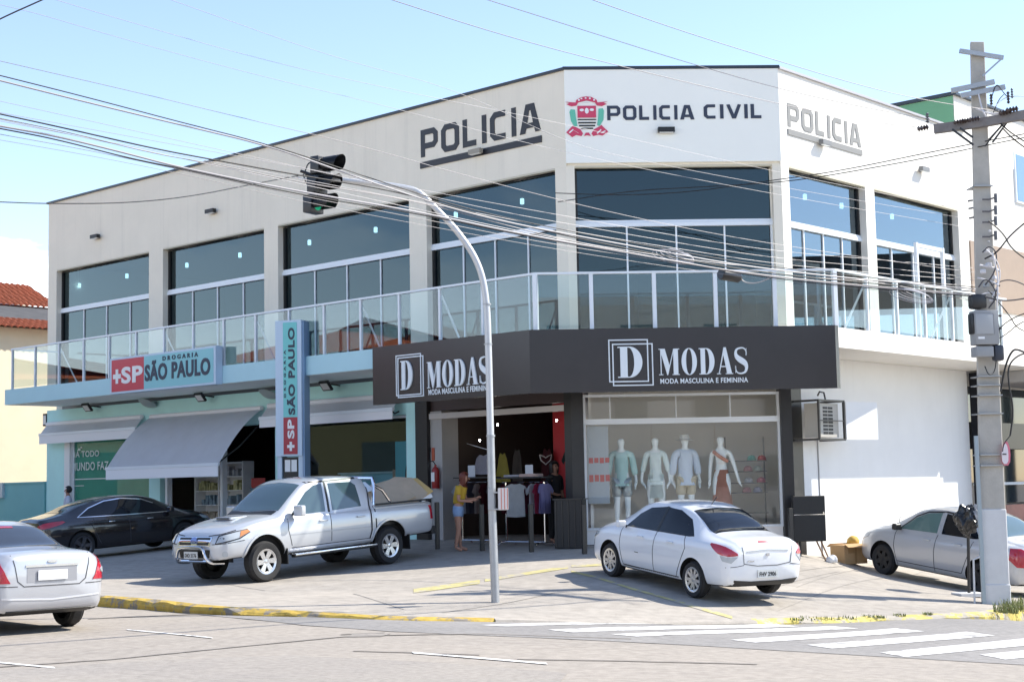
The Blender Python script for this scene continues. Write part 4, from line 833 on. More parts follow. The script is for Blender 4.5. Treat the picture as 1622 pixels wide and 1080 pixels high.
# fire extinguisher on the grey jamb
u, z = FL.uz(690, 755, .1); fx = thing('fire_extinguisher', 'red fire extinguisher with white label hung on the grey shop jamb', 'fire extinguisher', tuple(FL.pt(u, 0, z)))
P = FL.pt(u, .1, z); bm = NB(); lathe(bm, [(0, -.25), (.075, -.25), (.085, -.23), (.085, .14), (.06, .2), (.025, .22), (.025, .26), (0, .26)], 16, Matrix.Translation(P)); obj('cylinder', bm, mat('extinguisher_red', (.30, .02, .02), .35), fx, smooth=True)
bm = NB(); box(bm, P+FL.n*.086, (.10, .006, .2), math.atan2(-FL.d.y, -FL.d.x)); obj('paper_label', bm, M_WHITE, fx)
bm = NB(); tube(bm, [P+Vector((0, 0, .26)), P+Vector((-.05, -.02, .34)), P+Vector((-.13, -.05, .33)), P+Vector((-.15, -.06, .22)), P+Vector((-.10, -.06, .1))], .012, 6); obj('hose', bm, M_BLACK, fx)
u, z = FL.uz(681, 715, .01); t = thing('alarm_box', 'small red and black switch box on the grey shop jamb above the extinguisher', 'switch box', tuple(FL.pt(u, 0, z)))
bm = NB(); fbox(bm, FL, u-.02, u+.14, .001, .05, z-.01, z+.09); obj('black_box', bm, M_BLACK, t); bm = NB(); fbox(bm, FL, u-.14, u-.06, .001, .02, z-.2, z+.08); obj('red_strip', bm, mat('orange_red_plate', (.45, .10, .05), .5), t)
# ================================================================ VEHICLES (lofted bodies, cut wheel arches, panels laid on the body surface)
def pchip(xs, ys, xq):
    xs, ys = np.array(xs, float), np.array(ys, float); h = np.diff(xs); d = np.diff(ys)/h; n = len(xs); m = np.zeros(n)
    for i in range(1, n-1):
        if d[i-1]*d[i] > 0: w1, w2 = 2*h[i]+h[i-1], h[i]+2*h[i-1]; m[i] = (w1+w2)/(w1/d[i-1]+w2/d[i])
    m[0], m[-1] = d[0], d[-1]; i = np.clip(np.searchsorted(xs, xq, side='right')-1, 0, n-2); t = (xq-xs[i])/h[i]
    return (2*t**3-3*t**2+1)*ys[i]+(t**3-2*t**2+t)*h[i]*m[i]+(-2*t**3+3*t**2)*ys[i+1]+(t**3-t**2)*h[i]*m[i+1]
def paint(name, col, metal=.0, rough=.32): return mat(name, col, rough, metal, coat=1.0, var=.02, vscale=2)
M_CGL = mat('dark_car_glass', (.008, .010, .014), .03, spec=.45); M_CGL2 = mat('blue_car_glass', (.06, .10, .115), .03, spec=.9)
M_TAIL = mat('red_tail_lamp', (.42, .012, .03), .12, coat=1); M_CLEAR = mat('clear_lamp', (.42, .45, .47), .06, coat=1); M_PLATE = mat('number_plate', (.55, .57, .57), .5); M_TRIM = mat('black_trim', (.015, .015, .016), .45)
M_ALLOY = mat('alloy_rim', (.62, .62, .63), .25, .85); M_UND = mat('underbody', (.010, .010, .010), .9); M_AMBER = mat('amber_lens', (.55, .22, .06), .15, coat=1); M_GAP = mat('panel_gap', (.05, .05, .055), .7)
class Car:
    def __init__(s, root, st, arches, body_mat, crown=.05, name='body', cuts=(), nx=84):
        s.root = root; a = np.array(st, float); s.L = a[-1, 0]; x0, x1 = a[0, 0], a[-1, 0]
        xs = np.unique(np.concatenate([x0+(x1-x0)*(np.linspace(0, 1, nx)), a[:, 0], [x0+.015, x0+.03, x1-.015, x1-.03]])); C = [pchip(a[:, 0], a[:, k], xs) for k in range(1, 6)]
        bm = NB(); rows = []
        for i, x in enumerate(xs):
            zs, zb, zt, wl, wt = [c[i] for c in C]; h = zb-zs; c = min(crown, max(.008, (zt-zb)*.45))
            P = [(0, zs), (wl*.84, zs), (wl*.965, zs+.10*h), (wl, zs+.42*h), (wl*.995, zs+.80*h), (wl*.965, zs+.955*h), (wl*.935, zb+.004), ((wl*.935+wt)/2+.014, (zb+zt-c)/2), (wt+.004, zt-c*1.3), (wt*.93, zt-c*.62), (wt*.6, zt-c*.16), (0, zt)]
            P = chaikin(P, 2); full = P + [(-y, z) for y, z in P[-2:0:-1]]
            rows.append([bm.verts.new((x, y, z)) for y, z in full])
        n = len(rows[0])
        for i in range(len(rows)-1):
            for k in range(n): bm.faces.new([rows[i][k], rows[i][(k+1) % n], rows[i+1][(k+1) % n], rows[i+1][k]])
        for r in (rows[0], rows[-1]):
            c = bm.verts.new(sum((v.co for v in r), Vector())/n)
            for k in range(n): bm.faces.new([r[k], r[(k+1) % n], c])
        bmesh.ops.recalc_face_normals(bm, faces=bm.faces[:]); s.bvh = BVHTree.FromBMesh(bm)
        me = bpy.data.meshes.new(name); bm.to_mesh(me); bm.free(); o = bpy.data.objects.new(name, me); COL.objects.link(o)
        cb = NB()
        for ax, ay, az, R in arches:
            for sg in (-1, 1):
                Mx = Matrix.Translation((ax, sg*(ay+.25), az)) @ Matrix.Rotation(rad(90), 4, 'X'); bmesh.ops.create_cone(cb, cap_ends=True, segments=40, radius1=R, radius2=R, depth=.5+.30, matrix=Mx)
        for c, sz in cuts: box(cb, c, sz)
        bmesh.ops.recalc_face_normals(cb, faces=cb.faces[:]); cm = bpy.data.meshes.new('cut'); cb.to_mesh(cm); cb.free(); co = bpy.data.objects.new('cut', cm); COL.objects.link(co)
        md = o.modifiers.new('arch', 'BOOLEAN'); md.object = co; md.operation = 'DIFFERENCE'; md.solver = 'EXACT'
        nm = evmesh(o); bpy.data.objects.remove(o); bpy.data.objects.remove(co); bpy.data.meshes.remove(me)
        b = NB(); b.from_mesh(nm); bpy.data.meshes.remove(nm); b.normal_update()
        for f in b.faces:
            c = f.calc_center_median(); f.material_index = 0
            for ax, ay, az, R in arches:
                if (c.x-ax)**2+(c.z-az)**2 < (R-.0008)**2: f.material_index = 1
            if f.normal.z < -.8 and c.z < .55: f.material_index = 1
            for cc, sz in cuts:
                if all(abs(c[k]-cc[k]) < sz[k]/2+.003 for k in range(3)): f.material_index = 2
        s.body = obj(name, b, [body_mat, M_UND, M_TRIM], root, smooth=True, local=True, sharp=38)
    def hit(s, a, z, view):
        r2 = math.sqrt(.5)
        if view == 'L': o_, d = (a, 4, z), (0, -1, 0)
        elif view == 'R': o_, d = (a, -4, z), (0, 1, 0)
        elif view == 'B': o_, d = (-4, a, z), (1, 0, 0)
        elif view == 'F': o_, d = (s.L+4, a, z), (-1, 0, 0)
        elif view == 'T': o_, d = (a, z, 5), (0, 0, -1)
        elif view in ('BL', 'BR'): sg = 1 if view == 'BL' else -1; d = (r2, -r2*sg, 0); o_ = (a*r2-4*d[0], sg*a*r2-4*d[1], z)
        elif view in ('FL', 'FR'): sg = 1 if view == 'FL' else -1; d = (-r2, -r2*sg, 0); o_ = (s.L-a*r2-4*d[0], sg*a*r2-4*d[1], z)
        loc, nrm, *_ = s.bvh.ray_cast(Vector(o_), Vector(d)); return (loc, nrm) if loc is not None else None
    def patch(s, name, poly, view, mt, eps=.006, st=.07, parent=None, label=None, smoothpoly=0, hole=None):
        if smoothpoly: poly = chaikin(poly, smoothpoly, True)
        P = []; n = len(poly)
        for i in range(n):
            a, b = Vector(poly[i]), Vector(poly[(i+1) % n]); k = max(1, int((b-a).length/st))
            for j in range(k): P.append(a+(b-a)*j/k)
        nb = len(P); E = [(i, (i+1) % nb) for i in range(nb)]; xs = [p[0] for p in poly]; ys = [p[1] for p in poly]
        x = min(xs)+st/2
        while x < max(xs):
            y = min(ys)+st/2
            while y < max(ys): P.append(Vector((x, y))); y += st
            x += st
        v, e, f, *_ = delaunay_2d_cdt(P, E, [list(range(nb))], 1, 1e-5); bm = NB(); b = []
        for q in v:
            h = s.hit(q.x, q.y, view); b.append(bm.verts.new(h[0]+h[1]*eps) if h else None)
        for t in f:
            if all(b[i] is not None for i in t):
                try: bm.faces.new([b[i] for i in t])
                except ValueError: pass
        bmesh.ops.delete(bm, geom=[v_ for v_ in bm.verts if not v_.link_faces], context='VERTS')
        if not bm.faces: bm.free(); return None
        bmesh.ops.recalc_face_normals(bm, faces=bm.faces[:])
        # make normals point outwards, then give the panel a skirt reaching into the body
        f0 = max(bm.faces, key=lambda q_: q_.calc_area()); c0 = f0.calc_center_median(); ctr = Vector((s.L/2, 0, .7)); h = s.bvh.find_nearest(c0)
        if f0.normal.dot(h[1]) < 0: bmesh.ops.reverse_faces(bm, faces=bm.faces[:])
        be = [e_ for e_ in bm.edges if len(e_.link_faces) == 1]; nrm = {v_: v_.normal.copy() for e_ in be for v_ in e_.verts}; bm.normal_update(); dn = {}
        for v_ in nrm: dn[v_] = bm.verts.new(v_.co - v_.normal*(eps+.012))
        for e_ in be:
            try: bm.faces.new([e_.verts[1], e_.verts[0], dn[e_.verts[0]], dn[e_.verts[1]]])
            except ValueError: pass
        return obj(name, bm, mt, parent or s.root, smooth=True, local=True, label=label)
    def line(s, name, path, view, w, mt, eps=.003, parent=None, closed=False):
        if closed:
            for i in range(len(path)): s.line(name, [path[i], path[(i+1) % len(path)]], view, w, mt, eps, parent)
            return
        o_, _h = ribbon2(path, w); return s.patch(name, o_, view, mt, eps, .06, parent)
    def both(s, fn, name, poly, mt, **k):
        for v in ('L', 'R'): fn(name, poly, v, mt, **k)
    def wheels(s, spots, R, W_, rimR, nsp=5, style=0, hub=M_ALLOY):
        for ax, ay, az in spots:
            for sg in (1, -1):
                Mx = Matrix.Translation((ax, sg*(ay-W_/2), az)) @ Matrix.Rotation(rad(-90*sg), 4, 'X'); h = W_/2; k = R-rimR
                bm = NB(); lathe(bm, [(rimR-.01, -h*.9), (rimR+.15*k, -h), (R-.25*k, -h), (R-.03, -h*.86), (R, -h*.55), (R, h*.55), (R-.03, h*.86), (R-.25*k, h), (rimR+.15*k, h), (rimR, h*.92), (rimR-.012, h*.80), (rimR-.03, h*.3), (rimR-.03, -h*.9)], 40, Mx)
                wh = obj('wheel', bm, M_RUBBER, s.root, smooth=True, local=True)
                bm = NB(); lathe(bm, [(0, h*.05), (rimR-.03, h*.05), (rimR-.03, 0), (0, 0)], 24, Mx); obj('brake_disc', bm, mat('brake_grey', (.06, .06, .06), .6, .5), wh, smooth=True, local=True)
                bm = NB(); lathe(bm, [(rimR-.035, h*.45), (rimR-.035, h*.84), (rimR-.012, h*.93), (rimR+.004, h*.95), (rimR+.004, h*.7), (rimR-.02, h*.4)], 40, Mx)
                lathe(bm, [(0, h*.80), (.045, h*.80), (.065, h*.72), (.065, h*.4), (0, h*.4)], 16, Mx)
                for i in range(nsp):
                    angs = [0] if style == 0 else [-.13, .13]
                    for da in angs:
                        t = 2*math.pi*i/nsp+.3; r0, r1 = .04, rimR-.02; w0, w1 = (.055, .038) if style == 0 else (.03, .022)
                        if style == 2: w0, w1 = .034, .052
                        p0 = Vector((math.cos(t+da*.5)*r0, math.sin(t+da*.5)*r0, 0)); p1 = Vector((math.cos(t+da*(2.2 if style else 1))*r1, math.sin(t+da*(2.2 if style else 1))*r1, 0)); d = (p1-p0).normalized(); nn = Vector((-d.y, d.x, 0))
                        if style == 2 and da > 0: continue
                        q = [p0-nn*w0, p0+nn*w0, p1+nn*w1, p1-nn*w1]; hexa(bm, [Mx @ (v+Vector((0, 0, h*.5))) for v in q]+[Mx @ (v+Vector((0, 0, h*(.80 if j < 2 else .88)))) for j, v in enumerate(q)])
                bmesh.ops.recalc_face_normals(bm, faces=bm.faces[:]); obj('rim', bm, hub, wh, smooth=True, local=True, sharp=30)
    def plate(s, y0, z, view, txt, w=.40, h=.13, out=.015, mt=None):
        q = s.hit(y0, z, view)
        if not q: return
        sg = -1 if view == 'B' else 1; x = q[0].x + sg*out; bm = NB(); box(bm, (x, y0, z), (.012, w, h)); p = obj('number_plate', bm, mt or M_PLATE, s.root, local=True)
        if txt: bm = NB(); place_text(bm, txt, (x+sg*.007, y0+sg*(-w*.42), z-h*.30), (0, sg, 0), (0, 0, 1), w*.84, h*.55, .02, .003); obj('plate_characters', bm, M_TRIM, p, local=True)
        return p
    def mirror(s, x, y, z, sz=(.16, .20, .13), mt=None):
        for sg in (1, -1):
            h = s.hit(x, z-.03, 'L' if sg > 0 else 'R'); y0 = abs(h[0].y) if h else y
            bm = NB(); bbox_bev(bm, (x, sg*(y0+sz[1]*.75), z+.03), sz, .035, 3); m_ = obj('mirror', bm, mt, s.root, smooth=True, local=True)
            bm = NB(); tube(bm, [(x+.02, sg*(y0-.03), z-.03), (x+.01, sg*(y0+sz[1]*.4), z)], .025, 6); obj('mirror_arm', bm, M_TRIM, m_, local=True)
    def handle(s, x, z, view, mt, w=.17):
        h = s.hit(x, z, view)
        if h: bm = NB(); bbox_bev(bm, h[0]+Vector((0, (.022 if view == 'L' else -.022), 0)), (w, .03, .028), .01, 2); obj('door_handle', bm, mt, s.root, smooth=True, local=True)
def carthing(label, xr, wb, half, side, Rp, Fp, group=None, name='parked_car', cat='car', scale=None):
    """Empty at the ground below the rear axle; Rp / Fp are the ground points under the visible rear and front wheels"""
    Rp, Fp = Vector(Rp), Vector(Fp); X = (Fp-Rp); k = scale or X.length/wb; X.normalize(); Y = Vector((0, 0, 1)).cross(X).normalized(); Zc = X.cross(Y)
    Mx = Matrix.Identity(4)
    for i in range(3): Mx[i][0] = X[i]*k; Mx[i][1] = Y[i]*k; Mx[i][2] = Zc[i]*k; Mx[i][3] = Rp[i]
    Mx = Mx @ Matrix.Translation((-xr, -side*half, 0)); return thing(name, label, cat, mx=Mx, group=group)
W_SED = [(0, .44, .80, .90, .60, .48), (.03, .36, .84, .97, .68, .56), (.09, .30, .89, 1.035, .75, .60), (.2, .265, .92, 1.06, .80, .63), (.45, .245, .94, 1.085, .835, .63), (.72, .23, .945, 1.13, .845, .60), (1.0, .22, .945, 1.27, .85, .565), (1.4, .20, .935, 1.42, .85, .55), (1.85, .20, .925, 1.48, .85, .565), (2.35, .20, .915, 1.465, .85, .57),
         (2.7, .20, .905, 1.385, .85, .575), (3.02, .20, .90, 1.22, .85, .60), (3.36, .20, .885, 1.05, .845, .66), (3.7, .20, .84, .965, .83, .68), (3.98, .21, .76, .88, .79, .66), (4.14, .25, .66, .76, .72, .58), (4.22, .31, .58, .66, .64, .50), (4.27, .40, .53, .58, .50, .38)]
def white_sedan():
    B = paint('white_car_paint', (.72, .74, .77)); t = carthing('white sedan seen from behind, parked nose-in before the mannequin window', .91, 2.53, .72, 1, at(1104, 946), at(967, 911), scale=.915)
    c = Car(t, W_SED, [(.91, .85, .31, .355), (3.44, .85, .31, .355)], B)
    c.wheels([(.91, .83, .30), (3.44, .83, .30)], .30, .19, .205, 5, 1)
    c.both(c.patch, 'side_window', [(.98, 1.0), (1.10, .985), (2.05, .968), (3.0, .955), (2.96, 1.0), (2.72, 1.20), (2.45, 1.325), (2.0, 1.385), (1.6, 1.365), (1.25, 1.25)], M_CGL, eps=.005)
    [c.line('window_pillar', [(2.02, .965), (1.96, 1.39)], v, .06, M_TRIM, .008) for v in ('L', 'R')]
    c.patch('rear_window', [(.64, -.56), (.64, .56), (.80, .565), (1.36, .50), (1.38, 0), (1.36, -.50), (.80, -.565)], 'T', M_CGL, eps=.005)
    c.patch('windscreen', [(2.66, .50), (3.3, .60), (3.34, 0), (3.3, -.60), (2.66, -.50)], 'T', M_CGL, eps=.005)
    for v in ('BL', 'BR'):
        c.patch('tail_lamp', [(.38, .80), (.58, .915), (.76, .945), (.92, .95), (.83, .86), (.72, .79), (.54, .775)], v, M_TAIL, eps=.012, smoothpoly=1); c.patch('reverse_lamp', [(.42, .775), (.54, .765), (.71, .78), (.67, .70), (.52, .67)], v, M_CLEAR, eps=.010)
    for v in ('L', 'R'):
        c.line('door_line', [(1.28, 1.20), (1.2, .98), (1.12, .80), (1.30, .45), (1.38, .30)], v, .012, M_GAP, .004); c.line('door_line', [(2.02, .96), (2.06, .65), (2.04, .28)], v, .011, M_GAP, .004); c.line('door_line', [(3.08, .93), (3.1, .62), (3.0, .28)], v, .011, M_GAP, .004)
        c.line('sill_trim', [(1.32, .245), (3.02, .245)], v, .10, M_TRIM, .006); c.handle(1.55, .845, v, B); c.handle(2.45, .835, v, B)
        c.line('side_moulding', [(2.5, .55), (2.62, .55)], v, .012, M_TRIM, .004)
    c.patch('rear_bumper_trim', [(-.62, .30), (.62, .30), (.64, .40), (.3, .37), (-.3, .37), (-.64, .40)], 'B', M_TRIM, eps=.012)
    c.line('boot_line', [(-.50, .93), (-.47, .66), (-.2, .62), (.2, .62), (.47, .66), (.50, .93)], 'B', .011, M_GAP, .004)
    [c.line('bumper_line', q_, 'B', .010, M_GAP, .004) for q_ in ([(-.76, .60), (-.47, .64)], [(.47, .64), (.76, .60)])]
    c.line('boot_crease_shade', [(-.42, .855), (0, .875), (.42, .855)], 'B', .018, mat('crease_shade_grey', (.5, .52, .55), .4), .006)  # grey strip paints the crease's shade onto the white boot
    c.line('brake_light', [(-.16, 1.0), (.16, 1.0)], 'B', .022, M_TAIL, .007); c.patch('badge', [(-.03, .78), (.03, .78), (.035, .80), (.03, .82), (-.03, .82), (-.035, .80)], 'B', M_ALLOY, eps=.012); c.line('lettering_strip', [(.27, .70), (.40, .70)], 'B', .018, M_ALLOY, .006)
    c.plate(0, .49, 'B', 'FHV 2906'); c.mirror(2.98, .80, .97, (.11, .17, .12), B)
    for v in ('FL', 'FR'): c.patch('headlamp', [(.42, .66), (.62, .72), (.86, .79), (.84, .70), (.62, .62)], v, M_CLEAR, eps=.01, smoothpoly=1)
    c.patch('grille', [(-.45, .36), (.45, .36), (.42, .56), (-.42, .56)], 'F', M_TRIM, eps=.01); bm = NB(); tube(bm, [(1.55, 0, 1.46), (1.40, 0, 1.60)], .008, 5); obj('aerial', bm, M_TRIM, t, local=True)
def silver_sedan():
    B = paint('silver_car_paint', (.50, .51, .54), .35); st = [(x*1.10, zs*1.0, zb*1.02, zt*1.005, wl*1.05, wt*1.06) for x, zs, zb, zt, wl, wt in W_SED]
    st = [list(r) for r in st]
    for r, (zt, zb) in zip(st, [(1.00, .84), (1.06, .89), (1.10, .93), (1.115, .95), (1.13, .96), (1.16, .965)]): r[2] = zt; r[1+1] = zb; r[3] = zt
    Rp = at(106, 991, RD); h = Vector((-.70, .714, 0)).normalized()
    t = carthing('silver sedan with blank white plate driving off at the left edge', 1.0, 2.75, .76, -1, Rp, Rp+h*2.75+Vector((0, 0, .01)), scale=.905)
    c = Car(t, st, [(1.0, .89, .33, .37), (3.75, .89, .33, .37)], B); c.wheels([(1.0, .875, .32), (3.75, .875, .32)], .32, .205, .215, 6, 0)
    c.patch('rear_window', [(.74, -.60), (.74, .60), (.90, .61), (1.50, .535), (1.53, 0), (1.50, -.535), (.90, -.61)], 'T', mat('silver_car_rear_glass', (.03, .035, .045), .04, spec=.8), eps=.005)
    c.both(c.patch, 'side_window', [(1.1, 1.02), (2.2, .99), (3.25, .98), (2.95, 1.24), (2.6, 1.35), (2.1, 1.40), (1.7, 1.37), (1.35, 1.25)], M_CGL, eps=.005)
    c.patch('windscreen', [(2.93, .54), (3.6, .64), (3.66, 0), (3.6, -.64), (2.93, -.54)], 'T', M_CGL, eps=.005)
    for v in ('BL', 'BR'):
        lp_ = c.patch('tail_lamp', [(.42, .70), (.49, .86), (.58, 1.0), (.66, 1.03), (.84, 1.0), (.80, .84), (.70, .70)], v, M_TAIL, eps=.012); c.patch('reverse_lamp', chaikin([(.52, .82), (.60, .86), (.68, .85), (.68, .80), (.60, .78)], 1, True), v, M_CLEAR, eps=.022, parent=lp_)
        c.line('lamp_bar', [(.62, .835), (.76, .85)], v, .025, M_CLEAR, .02, parent=lp_)
    for v in ('L', 'R'):
        c.line('door_line', [(1.35, .98), (1.25, .80), (1.45, .35)], v, .012, M_GAP, .004); c.line('door_line', [(2.25, .98), (2.25, .3)], v, .011, M_GAP, .004)
    c.line('boot_line', [(-.56, 1.06), (-.49, .72), (-.40, .65), (.40, .65), (.49, .72), (.56, 1.06)], 'B', .012, M_GAP, .004)
    c.patch('plate_recess_shade', [(-.36, .70), (.36, .70), (.36, .90), (-.36, .90)], 'B', mat('recess_shade_silver', (.33, .33, .35), .4, .3), eps=.004); c.line('boot_trim', [(-.38, .915), (.38, .915)], 'B', .03, M_ALLOY, .012)  # darker silver patch paints the shade of the plate recess
    c.plate(0, .79, 'B', None, .42, .13, .02, mat('blank_plate', (.78, .78, .78), .5)); c.patch('badge', chaikin([(-.07, .95), (.07, .95), (.07, .985), (-.07, .985)], 2, True), 'B', M_ALLOY, eps=.012)
    c.line('bumper_highlight_strip', [(-.70, .50), (0, .465), (.70, .50)], 'B', .02, mat('bumper_highlight', (.62, .62, .64), .3, .3), .010); c.patch('rear_bumper_trim', [(-.60, .28), (.60, .28), (.62, .335), (-.62, .335)], 'B', M_TRIM, eps=.01)  # paler strip paints the highlight along the bumper crease
    c.line('bumper_line', [(-.80, .66), (-.49, .655)], 'B', .011, M_GAP, .004); c.line('bumper_line', [(.49, .655), (.80, .66)], 'B', .011, M_GAP, .004)
    c.patch('brake_light', [(1.40, -.13), (1.46, -.13), (1.46, .13), (1.40, .13)], 'T', M_TAIL, eps=.012); c.mirror(3.25, .85, 1.0, (.12, .18, .12), B)
def black_sedan():
    B = paint('black_car_paint', (.008, .006, .008), 0, .18); st = [list((x*1.125, zs, zb*1.0, zt*.995, wl*1.075, wt*1.07)) for x, zs, zb, zt, wl, wt in W_SED]
    for r, zt in zip(st, [.96, 1.02, 1.06, 1.075, 1.12, 1.19, 1.31]): r[3] = zt
    R_ = Vector((-9.65, 34.6, 0)); F_ = R_+Vector((.75, .66, 0))*2.8; bs = .91
    R_.z = G(R_.x, R_.y); F_.z = G(F_.x, F_.y)
    t = carthing('black sedan with tinted glass and chrome window line parked along the pharmacy front', 1.02, 2.80, .79, -1, R_, F_, scale=bs)
    c = Car(t, st, [(1.02, .91, .34, .38), (3.82, .91, .34, .38)], B); c.wheels([(1.02, .90, .33), (3.82, .90, .33)], .33, .215, .235, 5, 2, mat('dark_alloy', (.10, .10, .11), .3, .7))
    W0 = [(.95, 1.02), (2.2, .985), (3.42, .965), (3.05, 1.21), (2.75, 1.33), (2.2, 1.395), (1.75, 1.36), (1.3, 1.22)]
    c.both(c.patch, 'side_window', W0, M_CGL, eps=.005)
    for v in ('L', 'R'): c.line('chrome_strip', [W0[2], W0[1], W0[0], W0[7], W0[6], W0[5], W0[4], W0[3]], v, .022, M_CHROME, .009); c.handle(1.8, .86, v, M_CHROME); c.handle(2.85, .85, v, M_CHROME); c.line('door_line', [(2.28, .97), (2.3, .3)], v, .012, M_GAP, .004); c.line('door_line', [(1.35, .98), (1.28, .8), (1.5, .35)], v, .012, M_GAP, .004)
    c.patch('rear_window', [(.66, -.58), (.66, .58), (.9, .60), (1.58, .53), (1.60, 0), (1.58, -.53), (.9, -.60)], 'T', M_CGL, eps=.005); c.patch('windscreen', [(3.0, .54), (3.68, .64), (3.74, 0), (3.68, -.64), (3.0, -.54)], 'T', M_CGL, eps=.005)
    for v in ('BL', 'BR'): c.patch('tail_lamp', [(.38, .86), (.62, .95), (.96, .97), (1.05, .93), (.80, .84), (.55, .80)], v, M_TAIL, eps=.012, smoothpoly=1)
    c.line('boot_trim', [(-.5, .88), (.5, .88)], 'B', .03, M_CHROME, .01); c.plate(0, .60, 'B', None); c.mirror(3.40, .9, .99, (.13, .19, .13), B)
    for v in ('FL', 'FR'): c.patch('headlamp', [(.42, .66), (.62, .74), (.96, .82), (.92, .74), (.62, .64)], v, M_CLEAR, eps=.01)
P_ST = [(0, .66, .98, 1.05, .84, .80), (.02, .58, 1.05, 1.12, .875, .845), (.06, .52, 1.09, 1.16, .895, .875), (.2, .50, 1.11, 1.17, .91, .89), (1.0, .48, 1.12, 1.175, .915, .893), (1.58, .46, 1.12, 1.175, .915, .893), (1.60, .45, 1.12, 1.18, .913, .88), (1.63, .44, 1.12, 1.45, .91, .735), (1.67, .44, 1.12, 1.66, .91, .69), (1.74, .43, 1.12, 1.755, .91, .675),
        (1.95, .42, 1.12, 1.80, .91, .675), (2.5, .42, 1.12, 1.82, .91, .685), (3.0, .42, 1.115, 1.80, .91, .69), (3.22, .42, 1.11, 1.74, .91, .69), (3.55, .42, 1.105, 1.53, .908, .71), (3.86, .42, 1.095, 1.30, .905, .745), (4.02, .43, 1.09, 1.21, .90, .77), (4.4, .45, 1.06, 1.165, .895, .77), (4.8, .47, .985, 1.09, .88, .745), (5.02, .47, .92, 1.02, .85, .71), (5.14, .46, .87, .96, .81, .67), (5.21, .46, .82, .89, .74, .60), (5.26, .50, .74, .80, .62, .50)]
def pickup():
    B = paint('silver_pickup_paint', (.52, .54, .57), .30); t = carthing('silver double cab pickup with chrome bull bar facing the road', 1.25, 3.085, .77, 1, at(613, 893), at(410, 922), name='pickup_truck', cat='pickup truck', scale=.97)
    c = Car(t, P_ST, [(1.25, .92, .40, .46), (4.335, .92, .40, .46)], B, crown=.06, cuts=[((.80, 0, 1.15), (1.48, 1.62, .75))])
    c.wheels([(1.25, .90, .37), (4.335, .90, .37)], .37, .25, .225, 6, 2)
    for sg, v in ((1, 'L'), (-1, 'R')):
        c.patch('front_window', [(2.84, 1.16), (3.66, 1.15), (3.62, 1.20), (3.22, 1.55), (3.0, 1.665), (2.80, 1.685)], v, M_CGL2, eps=.006); c.patch('rear_door_window', [(1.92, 1.19), (2.66, 1.165), (2.64, 1.68), (2.05, 1.67), (1.95, 1.60)], v, M_CGL2, eps=.006, smoothpoly=0)
        c.line('window_frame', [(2.75, 1.14), (2.72, 1.72)], v, .05, M_TRIM, .004)
        for p in ([(1.64, 1.66), (1.72, 1.2), (1.73, .72), (1.78, .56)], [(2.75, 1.12), (2.76, .60)], [(3.78, 1.10), (3.80, .9), (3.72, .60)], [(1.76, .56), (3.72, .56)]): c.line('door_line', p, v, .013, M_GAP, .004)
        c.line('bed_gap', [(1.60, 1.17), (1.61, .55)], v, .03, M_TRIM, .004)
        c.handle(2.0, 1.0, v, B, .2); c.handle(2.95, 1.0, v, B, .2)
        # wheel arch flares
        for ax in (1.25, 4.335):
            arc = [(ax+(.50)*math.cos(rad(q)), .40+.50*math.sin(rad(q))) for q in range(12, 170, 8)]; arc2 = [(ax+(.462)*math.cos(rad(q)), .40+.462*math.sin(rad(q))) for q in range(12, 170, 8)]
            c.patch('arch_flare', arc+arc2[::-1], v, B, eps=.022, st=.05)
        bm = NB(); bbox_bev(bm, (2.72, sg*.93, .435), (2.05, .17, .035), .012, 2); obj('side_step', bm, M_CHROME, t, local=True, smooth=True)
        bm = NB(); bbox_bev(bm, (2.72, sg*.90, .40), (2.0, .12, .04), .012, 1); obj('step_bracket', bm, M_TRIM, t, local=True)
        bm = NB(); tube(bm, [(1.57, sg*.80, 1.18), (1.50, sg*.76, 1.58), (1.46, sg*.70, 1.70), (1.46, 0, 1.72)], .035, 8); tube(bm, [(1.50, sg*.77, 1.56), (1.30, sg*.79, 1.46), (1.10, sg*.81, 1.19)], .03, 8); obj('roll_bar', bm, M_CHROME, t, local=True, smooth=True)
        bm = NB(); bbox_bev(bm, (.80, sg*.865, 1.19), (1.5, .07, .035), .012, 2); obj('bed_rail', bm, M_TRIM, t, local=True)
        for q_ in ((4.335-.47, sg*.82, .42), (1.25-.50, sg*.82, .40)): bm = NB(); box(bm, q_, (.02, .22, .29)); obj('mud_flap', bm, M_TRIM, t, local=True)
        c.patch('fuel_flap', [(1.52, .93), (1.66, .93), (1.66, 1.05), (1.52, 1.05)], v, B, eps=.008) if sg > 0 else None
        c.line('roof_rail', [(1.9, 1.735), (3.15, 1.72)], v, .03, M_TRIM, .006); c.line('body_crease_shade', [(1.75, .78), (3.75, .80)], v, .02, mat('silver_crease_shade', (.42, .44, .47), .35, .3), .004)  # darker silver strip paints the shading along the door crease
    c.patch('rear_window', [(-.52, 1.28), (.52, 1.28), (.50, 1.62), (-.50, 1.62)], 'B', M_CGL, eps=.006)
    c.patch('windscreen', [(3.26, .62), (3.86, .70), (3.94, 0), (3.86, -.70), (3.26, -.62), (3.22, 0)], 'T', M_CGL2, eps=.006); c.patch('cowl', [(3.88, .68), (4.0, .66), (4.06, 0), (4.0, -.66), (3.88, -.68), (3.96, 0)], 'T', M_TRIM, eps=.005)
